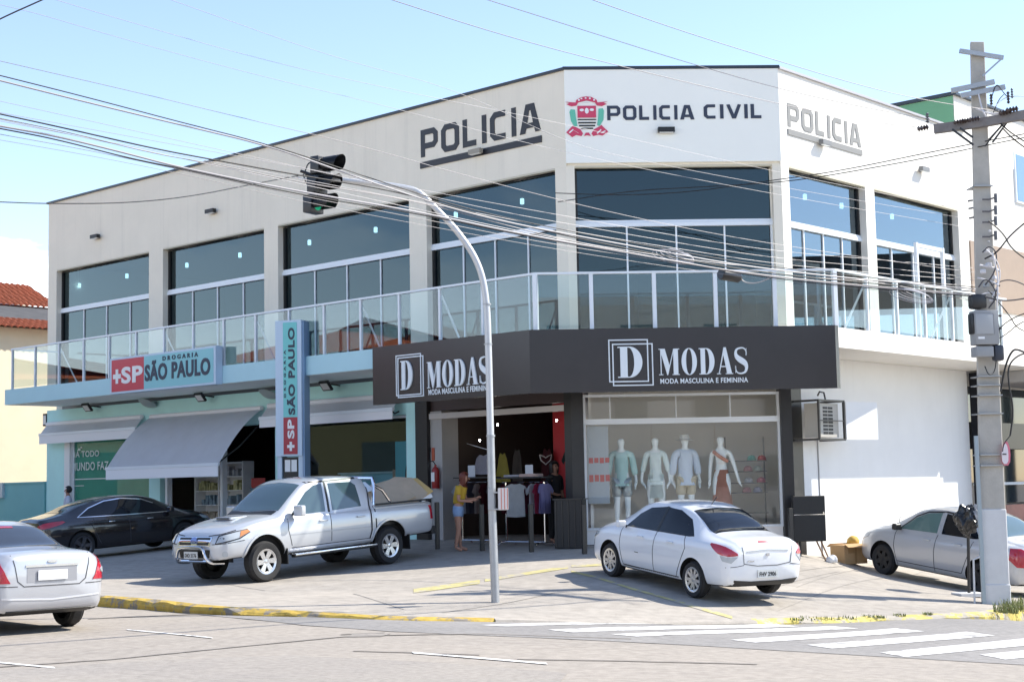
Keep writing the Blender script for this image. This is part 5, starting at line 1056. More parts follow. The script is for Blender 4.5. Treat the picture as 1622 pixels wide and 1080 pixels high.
    for v in ('FL', 'FR'):
        c.patch('headlight_rim', [(.43, .755), (.63, .78), (.87, .83), (1.045, .935), (.99, .995), (.79, .965), (.50, .905)], v, M_TRIM, eps=.008); h_ = c.patch('headlight', [(.46, .775), (.62, .80), (.86, .85), (1.02, .935), (.98, .975), (.80, .945), (.52, .885)], v, M_CLEAR, eps=.014); c.patch('indicator', [(.86, .86), (1.03, .94), (1.0, .975), (.88, .955)], v, M_AMBER, eps=.022, parent=h_); c.patch('fog_lamp', chaikin([(.56, .53), (.66, .53), (.66, .63), (.56, .63)], 2, True), v, M_CLEAR, eps=.012)
        c.line('bumper_line', [(.38, .755), (.62, .765), (.95, .80)], v, .012, M_GAP, .005); c.line('bonnet_line', [(.30, .90), (.55, .93), (.80, .985)], v, .012, M_GAP, .005)
    g = c.patch('grille', [(-.46, .725), (.46, .725), (.50, .86), (.47, .885), (-.47, .885), (-.50, .86)], 'F', M_CHROME, eps=.012)
    for y0, y1 in ((-.44, -.08), (.08, .44)): c.patch('grille_slot', [(y0, .835), (y1, .835), (y1, .868), (y0, .868)], 'F', M_TRIM, eps=.022, parent=g); c.patch('grille_slot', [(y0+.02, .745), (y1-.02, .745), (y1-.02, .79), (y0+.02, .79)], 'F', M_TRIM, eps=.022, parent=g)
    c.patch('emblem', chaikin([(-.085, .77), (.085, .77), (.085, .87), (-.085, .87)], 2, True), 'F', mat('emblem_blue', (.25, .30, .5), .2, .8), eps=.03, parent=g)
    c.patch('lower_intake', [(-.42, .51), (.42, .51), (.46, .66), (-.46, .66)], 'F', M_TRIM, eps=.010); c.plate(0.02, .57, 'F', 'DIO 3176', .40, .13, .10)
    bm = NB(); X0 = c.L+.08
    tube(bm, chaikin([(c.L-.25, .52, .40), (X0-.06, .50, .42), (X0, .44, .50), (X0+.01, .40, .62), (X0, .34, .70), (X0, .0, .715), (X0, -.34, .70), (X0+.01, -.40, .62), (X0, -.44, .50), (X0-.06, -.50, .42), (c.L-.25, -.52, .40)], 2), .027, 10)
    obj('bull_bar', bm, M_CHROME, t, local=True, smooth=True)
    bm = NB(); tube(bm, [(X0-.05, -.42, .46), (X0-.05, .42, .46)], .028, 8); obj('bull_bar_tube', bm, M_CHROME, t, local=True, smooth=True)
    bm = NB(); bbox_bev(bm, (4.40, 0, 1.165), (.40, .46, .05), .022, 3); sc = obj('bonnet_scoop', bm, B, t, local=True, smooth=True); bm = NB(); box(bm, (4.602, 0, 1.168), (.012, .36, .026)); obj('scoop_opening', bm, M_TRIM, sc, local=True)
    c.mirror(3.60, .93, 1.20, (.12, .24, .20), B)
    for v in ('BL', 'BR'): c.patch('tail_lamp', [(.56, .80), (.72, .80), (.72, 1.07), (.56, 1.07)], v, M_TAIL, eps=.01)
    bm = NB(); bbox_bev(bm, (-.06, 0, .56), (.14, 1.62, .16), .03, 2); obj('rear_bumper', bm, M_TRIM, t, local=True)
    return t
def wall_sedan():
    B = paint('light_silver_car_paint', (.55, .555, .56), .25); F_ = at(1400, 909); R_ = sink(1551, 941, 28.5); d = R_-F_; R_ = F_+d.normalized()*2.56
    t = carthing('silver sedan beside the white wall, half hidden by the black bag and concrete pole', .93, 2.56, .72, 1, R_, F_)
    st = [[x*1.0, zs, zb, zt*.985, wl, wt] for x, zs, zb, zt, wl, wt in W_SED]
    c = Car(t, st, [(.91, .85, .31, .365), (3.44, .85, .31, .365)], B); c.wheels([(.91, .83, .30), (3.44, .83, .30)], .30, .19, .205, 6, 0, mat('dark_steel_wheel', (.025, .025, .025), .5, .3))
    for v in ('L', 'R'):
        c.patch('front_window', [(2.06, .985), (3.02, .96), (2.96, 1.02), (2.72, 1.20), (2.45, 1.31), (2.10, 1.355)], v, mat('see_through_green_glass', (.13, .21, .19), .04, spec=.9), eps=.006); c.patch('rear_door_window', [(1.02, 1.01), (1.12, .995), (1.94, .985), (1.98, 1.355), (1.6, 1.33), (1.28, 1.22)], v, M_CGL, eps=.006)
        c.line('window_trim', [(3.06, .955), (2.74, 1.225), (2.46, 1.335), (2.0, 1.385), (1.6, 1.355), (1.2, 1.225)], v, .026, M_TRIM, .005); c.line('window_frame', [(2.02, .985), (2.03, 1.37)], v, .05, B, .009)
        c.line('door_line', [(2.02, .96), (2.06, .65), (2.04, .28)], v, .012, M_GAP, .004); c.line('door_line', [(3.10, .93), (3.12, .62), (3.02, .28)], v, .012, M_GAP, .004); c.line('door_line', [(1.12, .95), (1.2, .7), (1.36, .34)], v, .012, M_GAP, .004); c.line('sill_line', [(1.36, .34), (3.02, .34)], v, .012, M_GAP, .004); c.handle(2.25, .845, v, B); c.handle(1.45, .85, v, B)
    c.patch('rear_window', [(.66, -.56), (.66, .56), (.80, .565), (1.36, .50), (1.38, 0), (1.36, -.50), (.80, -.565)], 'T', mat('pale_rear_glass', (.10, .15, .16), .04, spec=.9), eps=.005); c.patch('windscreen', [(2.66, .50), (3.3, .60), (3.34, 0), (3.3, -.60), (2.66, -.50)], 'T', M_CGL2, eps=.005)
    for v in ('BL', 'BR'): c.patch('tail_lamp', [(.42, .62), (.62, .62), (.76, .74), (.74, .93), (.56, .94), (.46, .90)], v, M_TAIL, eps=.012)
    for v in ('FL', 'FR'): c.patch('headlamp', [(.42, .66), (.62, .72), (.86, .79), (.84, .70), (.62, .62)], v, M_CLEAR, eps=.01)
    c.plate(0, .68, 'B', None); c.patch('bumper_grille', [(-.5, .36), (.5, .36), (.5, .43), (-.5, .43)], 'B', M_TRIM, eps=.01); c.mirror(3.0, .80, .97, (.11, .17, .12), M_TRIM)
    bm = NB(); tube(bm, [(3.55, .3, .98), (3.53, .3, 1.12)], .008, 5); obj('aerial', bm, M_TRIM, t, local=True)
white_sedan(); silver_sedan(); black_sedan(); PK = pickup(); wall_sedan()
# cardboard load lying in the pickup bed (rests on the truck: a thing of its own)
pm = PK.matrix_basis
def pkp(x, y, z): return pm @ Vector((x, y, z))
ld = thing('cardboard_sheets', 'bundle of brown cardboard sticking up out of the pickup bed', 'cardboard', tuple(pkp(.8, 0, .80)))
def slab(pts, th, mt, name):
    bm = NB(); top = [pkp(*p) for p in pts]; off = pm.to_3x3() @ Vector((0, 0, -th)); n = len(top); a = [bm.verts.new(p) for p in top]; b = [bm.verts.new(p+off) for p in top]
    bm.faces.new(a); bm.faces.new(b[::-1])
    for i in range(n): bm.faces.new([a[i], b[i], b[(i+1) % n], a[(i+1) % n]])
    bmesh.ops.recalc_face_normals(bm, faces=bm.faces[:]); return obj(name, bm, mt, ld)
M_CARD2 = mat('brown_cardboard', (.50, .385, .27), .85, var=.10, vscale=3)
slab([(1.42, .60, .90), (.10, .66, 1.20), (-.14, .62, 1.30), (-.20, .1, 1.62), (.10, -.1, 1.66), (1.3, .05, 1.32)], .03, M_CARD2, 'folded_sheet')
slab([(1.40, .58, .95), (.2, .60, 1.26), (.05, -.2, 1.62), (1.35, -.3, 1.42)], .02, mat('brown_cardboard_inner', (.52, .39, .26), .85, var=.1), 'folded_sheet')
slab([(-.10, .64, 1.28), (-.30, .60, 1.34), (-.36, .1, 1.60), (-.21, .1, 1.61)], .02, mat('yellow_cardboard', (.62, .42, .16), .8), 'folded_sheet')
slab([(1.35, .1, 1.36), (.9, .12, 1.45), (.7, -.35, 1.60), (1.2, -.45, 1.56)], .01, M_WHITE, 'white_sheet')
slab([(.12, .69, 1.14), (-.22, .66, 1.22), (-.24, .6, 1.29), (.1, .65, 1.21)], .01, M_WHITE, 'white_sheet')
# ================================================================ FIGURES (one skinned surface per body)
def skin_bm(V, E, root, lev=2):
    names = list(V); me = bpy.data.meshes.new('sk'); me.from_pydata([V[k][0] for k in names], [(names.index(a), names.index(b)) for a, b in E], []); o = bpy.data.objects.new('sk', me); COL.objects.link(o)
    o.modifiers.new('skin', 'SKIN'); sd = me.skin_vertices[0].data if me.skin_vertices else None
    if sd is None:
        bpy.context.view_layer.objects.active = o
    for i, k in enumerate(names):
        r = V[k][1]; sd[i].radius = (r, r) if not isinstance(r, tuple) else r; sd[i].use_root = (k == root)
    m_ = o.modifiers.new('sub', 'SUBSURF'); m_.levels = lev; m_.render_levels = lev
    nm = evmesh(o); b = NB(); b.from_mesh(nm); bpy.data.meshes.remove(nm); bpy.data.objects.remove(o); bpy.data.meshes.remove(me); return b
def human(pose=None, female=False, fingers=True):
    """joint table for a 1.70 m figure facing -y; pose overrides positions"""
    sw = .165 if female else .19; hp = .095; fk = 1.10 if female else 1.0
    V = {'pelvis': ((0, 0, .93), .118 if female else .115), 'waist': ((0, -.005, 1.09), .095 if female else .11), 'chest': ((0, -.005, 1.27), .118 if female else .135), 'neckb': ((0, 0, 1.42), .065), 'neck': ((0, -.005, 1.49), .046), 'jaw': ((0, -.03, 1.545), .058), 'head': ((0, -.012, 1.61), .083), 'crown': ((0, .0, 1.675), .058)}
    E = [('pelvis', 'waist'), ('waist', 'chest'), ('chest', 'neckb'), ('neckb', 'neck'), ('neck', 'jaw'), ('jaw', 'head'), ('head', 'crown')]
    for s, n in ((-1, 'R'), (1, 'L')):
        V.update({'cl'+n: ((s*.09, 0, 1.385), .06), 'sh'+n: ((s*sw, 0, 1.375), .05), 'el'+n: ((s*(sw+.04), .015, 1.10), .038), 'wr'+n: ((s*(sw+.055), -.045, .865), .026), 'ha'+n: ((s*(sw+.055), -.065, .80), (.034, .018)),
                  'hip'+n: ((s*hp, 0, .86), .09*fk), 'kn'+n: ((s*.10, -.015, .49), .058*fk), 'an'+n: ((s*.10, .02, .085), .036), 'to'+n: ((s*.115, -.14, .03), (.036, .025))})
        E += [('neckb', 'cl'+n), ('cl'+n, 'sh'+n), ('sh'+n, 'el'+n), ('el'+n, 'wr'+n), ('wr'+n, 'ha'+n), ('pelvis', 'hip'+n), ('hip'+n, 'kn'+n), ('kn'+n, 'an'+n), ('an'+n, 'to'+n)]
    for k, p in (pose or {}).items(): V[k] = (p, V[k][1])
    if fingers:
        for s, n in ((-1, 'R'), (1, 'L')):
            w, h = Vector(V['wr'+n][0]), Vector(V['ha'+n][0]); d = (h-w).normalized(); side = Vector((0, 1, 0)) - d*d.y; side = side.normalized() if side.length > .1 else Vector((0, 0, 1)); inn = d.cross(side)*s
            for i, (of, ln) in enumerate([(-.026, .062), (-.009, .074), (.009, .07), (.026, .055)]):
                a = h+side*of+d*.02; V[f'f{i}a'+n] = (tuple(a+d*ln*.55+inn*.008), .0085); V[f'f{i}b'+n] = (tuple(a+d*ln*.95+inn*.024), .007); E += [('ha'+n, f'f{i}a'+n), (f'f{i}a'+n, f'f{i}b'+n)]
            V['ta'+n] = (tuple(w+d*.035-side*.035+inn*.01), .010); V['tb'+n] = (tuple(w+d*.075-side*.045+inn*.02), .008); E += [('wr'+n, 'ta'+n), ('ta'+n, 'tb'+n)]
    return V, E
def shell(V, names, edges, grow, extra=None, root=None, scale=None):
    W_ = {}
    for k in names:
        p, r = V[k]; g = grow.get(k, .018) if isinstance(grow, dict) else grow
        W_[k] = (p, r+g if not isinstance(r, tuple) else (r[0]+g, r[1]+g))
    if extra: W_.update(extra)
    return skin_bm(W_, edges, root or names[0], 2)
def tip(V, a, b, t): A_, B2 = Vector(V[a][0]), Vector(V[b][0]); return tuple(A_+(B2-A_)*t)
def squash(bm, sy):
    for v in bm.verts: v.co.y *= sy
    return bm
def figmx(P, yaw, k): return Matrix.Translation(Vector(P)) @ Matrix.Rotation(yaw, 4, 'Z') @ Matrix.Scale(k, 4)
def face(root, V, mt_skin, hairbm, hairmt, eyes=True):
    h = Vector(V['head'][0]); f = NB(); 
    for s in (-1, 1): bmesh.ops.create_uvsphere(f, u_segments=8, v_segments=6, radius=.011, matrix=Matrix.Translation(h+Vector((s*.032, -.073, .008))))
    obj('eyes', f, mat('eye_dark', (.03, .02, .02), .2), root, local=True, smooth=True)
    f = NB(); tube(f, [h+Vector((0, -.076, .01)), h+Vector((0, -.100, -.028)), h+Vector((0, -.080, -.038))], [.008, .014, .008], 6); obj('nose', f, mt_skin, root, local=True, smooth=True)
    f = NB(); tube(f, [h+Vector((-.024, -.072, -.064)), h+Vector((0, -.081, -.066)), h+Vector((.024, -.072, -.064))], .006, 6); obj('mouth', f, mat('lip', (.28, .09, .08), .5), root, local=True, smooth=True)
    for s in (-1, 1): f = NB(); bmesh.ops.create_uvsphere(f, u_segments=8, v_segments=6, radius=.028, matrix=Matrix.Translation(h+Vector((s*.084, .0, -.005))) @ Matrix.Diagonal((.35, .7, 1, 1))); obj('ear', f, mt_skin, root, local=True, smooth=True)
    if hairbm: obj('hair', hairbm, hairmt, root, local=True, smooth=True)
def hair(V, length=0.0, r=.10):
    h = Vector(V['head'][0]); b = NB(); bmesh.ops.create_uvsphere(b, u_segments=18, v_segments=12, radius=r, matrix=Matrix.Translation(h+Vector((0, .018, .022))))
    for v in list(b.verts):
        if v.co.y < h.y-.045 and v.co.z < h.z+.055: b.verts.remove(v)
    for v in b.verts:
        if v.co.z < h.z-.01: v.co.z -= length*(.4+.6*random.random()) if length else 0
        v.co += Vector((random.uniform(-1, 1), random.uniform(-1, 1), random.uniform(-1, 1)))*.004
    bmesh.ops.solidify(b, geom=b.faces[:], thickness=-.012); return b
SKIN = mat('warm_skin', (.42, .22, .15), .55, var=.04); SKIN2 = mat('brown_skin', (.33, .17, .11), .55)
# --- woman in yellow top and denim shorts, side on, facing right, busy at the clothes rail
P = at(727, 873); k = 1.60/1.70
w = thing('person', 'woman in yellow top and blue denim shorts standing at the clothes rail', 'person', mx=figmx(P, rad(78), k))
V, E = human({'waist': (0, -.01, 1.07), 'chest': (0, -.05, 1.25), 'neckb': (0, -.085, 1.40), 'neck': (0, -.11, 1.46), 'jaw': (0, -.155, 1.505), 'head': (0, -.16, 1.565), 'crown': (0, -.15, 1.63), 'clR': (-.09, -.07, 1.36), 'clL': (.09, -.07, 1.36), 'shR': (-.165, -.06, 1.345), 'shL': (.165, -.06, 1.345), 'elR': (-.20, -.06, 1.08), 'wrR': (-.15, -.28, 1.07), 'haR': (-.14, -.345, 1.085), 'elL': (.20, -.13, 1.10), 'wrL': (.15, -.34, 1.12), 'haL': (.14, -.40, 1.14),
              'knR': (-.085, -.03, .49), 'anR': (-.085, .05, .085), 'toR': (-.09, -.10, .03), 'knL': (.085, .03, .49), 'anL': (.085, -.02, .085), 'toL': (.09, -.17, .03)}, True)
obj('body', skin_bm(V, E, 'pelvis'), SKIN, w, local=True, smooth=True)
V2 = dict(V); V2['sleR'] = (tip(V, 'shR', 'elR', .6), .062); V2['sleL'] = (tip(V, 'shL', 'elL', .6), .062); V2['hem'] = ((0, 0, .98), .118)
obj('yellow_top', shell(V2, ['hem', 'waist', 'chest', 'neckb', 'clR', 'clL', 'shR', 'shL', 'sleR', 'sleL'], [('hem', 'waist'), ('waist', 'chest'), ('chest', 'neckb'), ('neckb', 'clR'), ('neckb', 'clL'), ('clR', 'shR'), ('clL', 'shL'), ('shR', 'sleR'), ('shL', 'sleL')], {'hem': .025, 'waist': .028, 'neckb': .004, 'sleR': .005, 'sleL': .005, 'chest': .022, 'clR': .012, 'clL': .012, 'shR': .014, 'shL': .014}, root='chest'), mat('yellow_cloth', (.52, .33, .035), .85, var=.1, vscale=8), w, local=True, smooth=True)
V2['cufR'] = (tip(V, 'hipR', 'knR', .48), .085); V2['cufL'] = (tip(V, 'hipL', 'knL', .48), .085); V2['belt'] = ((0, -.005, 1.02), .105)
obj('denim_shorts', shell(V2, ['belt', 'pelvis', 'hipR', 'hipL', 'cufR', 'cufL'], [('belt', 'pelvis'), ('pelvis', 'hipR'), ('pelvis', 'hipL'), ('hipR', 'cufR'), ('hipL', 'cufL')], {'belt': .012, 'pelvis': .022, 'hipR': .02, 'hipL': .02, 'cufR': .015, 'cufL': .015}, root='pelvis'), mat('pale_denim', (.25, .36, .55), .85, var=.12, vscale=12), w, local=True, smooth=True)
face(w, V, SKIN, hair(V, .16, .105), mat('auburn_hair', (.13, .028, .015), .5, var=.2, vscale=20))
# --- person in dark clothes inside the shop
u, z = FL.uz(879, 790, -.6); P = FL.pt(u, -.6, .47); p2 = thing('person', 'person in black clothes standing inside the clothes shop beside the corner column', 'person', mx=figmx(P, rad(40), .98))
V, E = human({'elR': (-.23, -.02, 1.10), 'wrR': (-.10, -.18, 1.02), 'haR': (-.04, -.22, 1.03)}, True); obj('body', skin_bm(V, E, 'pelvis'), SKIN2, p2, local=True, smooth=True)
blk = mat('black_cloth', (.012, .012, .014), .9); V2 = dict(V); V2['hem'] = ((0, 0, .90), .13)
obj('black_shirt', shell(V2, ['hem', 'pelvis', 'waist', 'chest', 'neckb', 'clR', 'clL', 'shR', 'shL', 'elR', 'elL'], [('hem', 'pelvis'), ('pelvis', 'waist'), ('waist', 'chest'), ('chest', 'neckb'), ('neckb', 'clR'), ('neckb', 'clL'), ('clR', 'shR'), ('clL', 'shL'), ('shR', 'elR'), ('shL', 'elL')], .02, root='pelvis'), blk, p2, local=True, smooth=True)
obj('black_trousers', shell(V2, ['pelvis', 'hipR', 'hipL', 'knR', 'knL', 'anR', 'anL'], [('pelvis', 'hipR'), ('pelvis', 'hipL'), ('hipR', 'knR'), ('hipL', 'knL'), ('knR', 'anR'), ('knL', 'anL')], .022, root='pelvis'), blk, p2, local=True, smooth=True)
face(p2, V, SKIN2, hair(V, .1, .10), mat('black_hair', (.012, .010, .010), .5))
# --- man with dark hair and white shirt beyond the black sedan
P = sink(108, 800, 40.5); P.z = G(P.x, P.y); p3 = thing('person', 'man with short dark hair and pale shirt seen above the black sedan', 'person', mx=figmx(P, rad(-75), 1.50/1.70))
V, E = human(); obj('body', skin_bm(V, E, 'pelvis'), SKIN2, p3, local=True, smooth=True); V2 = dict(V); V2['sleR'] = (tip(V, 'shR', 'elR', .7), .06); V2['sleL'] = (tip(V, 'shL', 'elL', .7), .06); V2['hem'] = ((0, 0, .88), .135)
obj('pale_shirt', shell(V2, ['hem', 'pelvis', 'waist', 'chest', 'neckb', 'clR', 'clL', 'shR', 'shL', 'sleR', 'sleL'], [('hem', 'pelvis'), ('pelvis', 'waist'), ('waist', 'chest'), ('chest', 'neckb'), ('neckb', 'clR'), ('neckb', 'clL'), ('clR', 'shR'), ('clL', 'shL'), ('shR', 'sleR'), ('shL', 'sleL')], .018, root='pelvis'), mat('pale_shirt_cloth', (.55, .58, .68), .85), p3, local=True, smooth=True)
obj('trousers', shell(V2, ['pelvis', 'hipR', 'hipL', 'knR', 'knL', 'anR', 'anL'], [('pelvis', 'hipR'), ('pelvis', 'hipL'), ('hipR', 'knR'), ('hipL', 'knL'), ('knR', 'anR'), ('knL', 'anL')], .022, root='pelvis'), mat('navy_cloth', (.03, .035, .06), .9), p3, local=True, smooth=True)
face(p3, V, SKIN2, hair(V, 0, .098), mat('black_hair', (.012, .010, .010), .5))
# ================================================================ MANNEQUINS in the display window
M_MANQ = mat('mannequin_white', (.84, .87, .85), .4)
def mannequin(px, label, kind, yaw=0.0):
    u, z = FC.uz(px, 760, -.55); P = FC.pt(u, -.55, .752); t = thing('mannequin', label, 'mannequin', mx=figmx(P, rad(-2)+yaw, 1.86/1.70), group='mannequins in the display window')
    V, E = human({'elR': (-.24, .03, 1.10), 'wrR': (-.27, -.0, .87), 'elL': (.24, .03, 1.10), 'wrL': (.27, -.0, .87)} if kind != 'dress' else {'knR': (-.09, -.05, .49), 'elL': (.25, .02, 1.11), 'wrL': (.31, -.03, .88), 'haL': (.33, -.05, .82)}, kind in ('mint', 'dress'))
    obj('body', skin_bm(V, E, 'pelvis'), M_MANQ, t, local=True, smooth=True)
    bm = NB(); lathe(bm, [(0, 0), (.15, 0), (.15, .012), (0, .02)], 20); obj('base', bm, M_CHROME, t, local=True); V2 = dict(V)
    TE = [('hem', 'pelvis'), ('pelvis', 'waist'), ('waist', 'chest'), ('chest', 'neckb'), ('neckb', 'clR'), ('neckb', 'clL'), ('clR', 'shR'), ('clL', 'shL'), ('shR', 'sleR'), ('shL', 'sleL')]; TN = ['hem', 'pelvis', 'waist', 'chest', 'neckb', 'clR', 'clL', 'shR', 'shL', 'sleR', 'sleL']
    def shirt(nm, m_, sl, hem=.88, g=.02):
        for n in 'RL': V2['sle'+n] = (tip(V, 'sh'+n, 'el'+n, sl) if sl <= 1 else tip(V, 'el'+n, 'wr'+n, sl-1), .056 if sl <= 1 else .04)
        V2['hem'] = ((0, 0, hem), .125); obj(nm, shell(V2, TN, TE, g, root='pelvis'), m_, t, local=True, smooth=True)
    def shorts(nm, m_, l=.55):
        for n in 'RL': V2['cuf'+n] = (tip(V, 'hip'+n, 'kn'+n, l) if l <= 1 else tip(V, 'kn'+n, 'an'+n, l-1), .085)
        obj(nm, shell(V2, ['pelvis', 'hipR', 'hipL', 'cufR', 'cufL'], [('pelvis', 'hipR'), ('pelvis', 'hipL'), ('hipR', 'cufR'), ('hipL', 'cufL')], .02, root='pelvis'), m_, t, local=True, smooth=True)
    def skirt(nm, m_, z0, z1, r0, r1):
        bm = NB(); n = 28; rows = []
        for i in range(9):
            s = i/8; rows.append([bm.verts.new(((r0+(r1-r0)*s)*(1+.05*s*math.sin(7*2*math.pi*q/n))*math.cos(2*math.pi*q/n), (r0+(r1-r0)*s)*.78*(1+.05*s*math.sin(7*2*math.pi*q/n))*math.sin(2*math.pi*q/n), z0+(z1-z0)*s)) for q in range(n)])
        for i in range(8):
            for q in range(n): bm.faces.new([rows[i][q], rows[i][(q+1) % n], rows[i+1][(q+1) % n], rows[i+1][q]])
        bmesh.ops.solidify(bm, geom=bm.faces[:], thickness=.008); bmesh.ops.recalc_face_normals(bm, faces=bm.faces[:]); obj(nm, bm, m_, t, local=True, smooth=True)
    if kind == 'teal': shirt('long_shirt', mat('pale_teal_cloth', (.50, .70, .67), .85, var=.06, vscale=9), 1.5, .84); shorts('silver_shorts', mat('silver_cloth', (.34, .38, .39), .3, .4, var=.3, vscale=16), .8)
    if kind == 'mint': shirt('mint_dress_top', mat('mint_cloth', (.74, .82, .78), .85, var=.05, vscale=9), 1.3, .88, .012); skirt('mint_skirt', mat('mint_cloth', (.74, .82, .78), .85), 1.0, .56, .15, .155)
    if kind == 'hat':
        shirt('pale_blue_shirt', mat('pale_blue_cloth', (.64, .71, .80), .85, var=.05, vscale=9), 1.6, .80, .03); shorts('tan_shorts', mat('tan_cloth', (.56, .48, .34), .9, var=.06), .75)
        bm = NB(); lathe(bm, [(0, 1.735), (.075, 1.73), (.098, 1.69), (.10, 1.645), (.165, 1.625), (.17, 1.618), (.10, 1.630), (0, 1.64)], 24); obj('hat', bm, mat('straw_hat', (.62, .60, .55), .8), t, local=True, smooth=True)
    if kind == 'dress':
        obj('white_top', shell(V2, ['waist', 'chest'], [('waist', 'chest')], .014, root='waist'), mat('ivory_cloth', (.82, .80, .75), .85), t, local=True, smooth=True)
        skirt('coral_skirt', mat('coral_cloth', (.62, .28, .20), .85, var=.06, vscale=7), 1.06, .42, .125, .19)
        bm = NB(); tube(bm, [(-.13, -.06, 1.40), (-.05, -.125, 1.33), (.05, -.14, 1.26), (.12, -.07, 1.22)], .035, 8); obj('coral_strap', bm, mat('coral_cloth', (.62, .28, .20), .85), t, local=True, smooth=True)
mannequin(985, 'mannequin in teal long shirt and silvery shorts, first from the shop corner', 'teal'); mannequin(1039, 'mannequin in a short mint dress, arms hanging', 'mint'); mannequin(1086, 'mannequin in hat, pale blue shirt and tan shorts', 'hat', rad(12)); mannequin(1143, 'mannequin in one shoulder coral and ivory dress', 'dress', rad(-8))
# sale poster, caps on shelves
u0, z1 = FC.uz(929, 675, -.2); u1, z0 = FC.uz(966, 797, -.2); t = thing('poster', 'tall grey poster with red print hanging in the display window by the corner column', 'poster', tuple(FC.pt(u0, -.2, z0)))
bm = NB(); fbox(bm, FC, u0, u1, -.205, -.20, z0, z1); obj('sheet', bm, mat('grey_poster', (.40, .43, .45), .5), t)
bm = NB(); h = z1-z0
for zz, hh in ((.28, .09), (.52, .07)):
    for i, w_ in enumerate((.16, .10, .2, .12)): fbox(bm, FC, u0+.03+i*.11, u0+.03+i*.11+.085, -.2, -.196, z0+h*zz+.01*(i % 2), z0+h*(zz+hh))
obj('red_print', bm, mat('poster_red', (.50, .06, .05), .5), t)
sh = thing('cap_shelf', 'white shelf stand holding caps at the right end of the display window', 'shelf', tuple(FC.pt(3.9, -1.3, .5)))
bm = NB()
for z in (1.0, 1.42, 1.62, 1.86, 2.08): fbox(bm, FC, 3.35, 4.15, -1.45, -1.15, z, z+.02)
for uu in (3.34, 4.16): fbox(bm, FC, uu-.012, uu+.012, -1.46, -1.43, .5, 2.6)
obj('shelves', bm, mat('grey_shelf', (.2, .19, .18), .6), sh)
for px, py, c, lab in [(1191, 726, (.13, .50, .42), 'teal cap on the top shelf'), (1207, 726, (.50, .02, .03), 'red cap on the top shelf'), (1185, 740, (.60, .30, .32), 'pink cap under the teal cap'), (1201, 740, (.45, .52, .46), 'pale green cap under the red cap'), (1186, 758, (.62, .64, .68), 'white cap on the third shelf'), (1206, 758, (.60, .16, .22), 'rose cap on the third shelf'), (1184, 790, (.60, .26, .34), 'pink cap on the low shelf'), (1201, 788, (.50, .50, .62), 'lilac cap on the low shelf')]:
    u, z = FC.uz(px, py, -1.25); zz = min((1.02, 1.44, 1.64, 1.88, 2.10), key=lambda q: abs(q-z+.03)); M4 = Matrix.Translation(FC.pt(u, -1.28, zz)) @ Matrix.Rotation(rad(random.uniform(-25, 25)), 4, 'Z')
    bm = NB(); lathe(bm, [(.095, 0), (.093, .03), (.08, .075), (.05, .10), (0, .112)], 16, M4); n = 12; a = [bm.verts.new(M4 @ Vector((.093*math.cos(q), .093*math.sin(q), .004))) for q in [math.pi+math.pi*i/n for i in range(n+1)]]; b = [bm.verts.new(M4 @ Vector((.085*math.cos(q), .093*math.sin(q)-.075*math.sin(q-math.pi), -.0))) for q in [math.pi+math.pi*i/n for i in range(n+1)]]
    for i in range(n): bm.faces.new([a[i], a[i+1], b[i+1], b[i]])
    prop(obj('cap', bm, mat('cap_'+lab.split(' cap')[0].replace(' ', '_'), c, .8), smooth=True), lab+' in the display window', 'cap', 'caps on the display shelf')
# ================================================================ CLOTHES RAILS
def cloth_mat(c): return mat('cloth_%d_%d_%d' % tuple(int(q*99) for q in c), c, .88, var=.08, vscale=10)
def shirt_bm(M4, w, h, sleeve=True, folds=5, amp=.012):
    out_ = [(-.16*w, 0), (-.06*w, -.02*h), (.06*w, -.02*h), (.16*w, 0), (.36*w, -.07*h), (.56*w, -.28*h), (.42*w, -.36*h), (.34*w, -.24*h), (.36*w, -h), (0, -1.02*h), (-.36*w, -h), (-.34*w, -.24*h), (-.42*w, -.36*h), (-.56*w, -.28*h), (-.36*w, -.07*h)] if sleeve else [(-.10*w, 0), (0, -.06*h), (.10*w, 0), (.14*w, 0), (.26*w, -.2*h), (.42*w, -h), (0, -1.02*h), (-.42*w, -h), (-.26*w, -.2*h), (-.14*w, 0)]
    P = []; n = len(out_)
    for i in range(n):
        a, b = Vector(out_[i]), Vector(out_[(i+1) % n]); k_ = max(1, int((b-a).length/.05))
        for j in range(k_): P.append(a+(b-a)*j/k_)
    nb = len(P); E_ = [(i, (i+1) % nb) for i in range(nb)]; x = -.5*w
    while x < .5*w:
        y = -h
        while y < 0: P.append(Vector((x, y))); y += .06
        x += .05
    v, e, f, *_ = delaunay_2d_cdt(P, E_, [list(range(nb))], 1, 1e-5); bm = NB(); ph = random.uniform(0, 6)
    b = [bm.verts.new(M4 @ Vector((q.x, amp*math.sin(q.x/w*folds*4+ph+q.y*2)*(.4-q.y/h), q.y))) for q in v]
    for t_ in f: bm.faces.new([b[i] for i in t_])
    bmesh.ops.solidify(bm, geom=bm.faces[:], thickness=.03); bmesh.ops.recalc_face_normals(bm, faces=bm.faces[:]); return bm
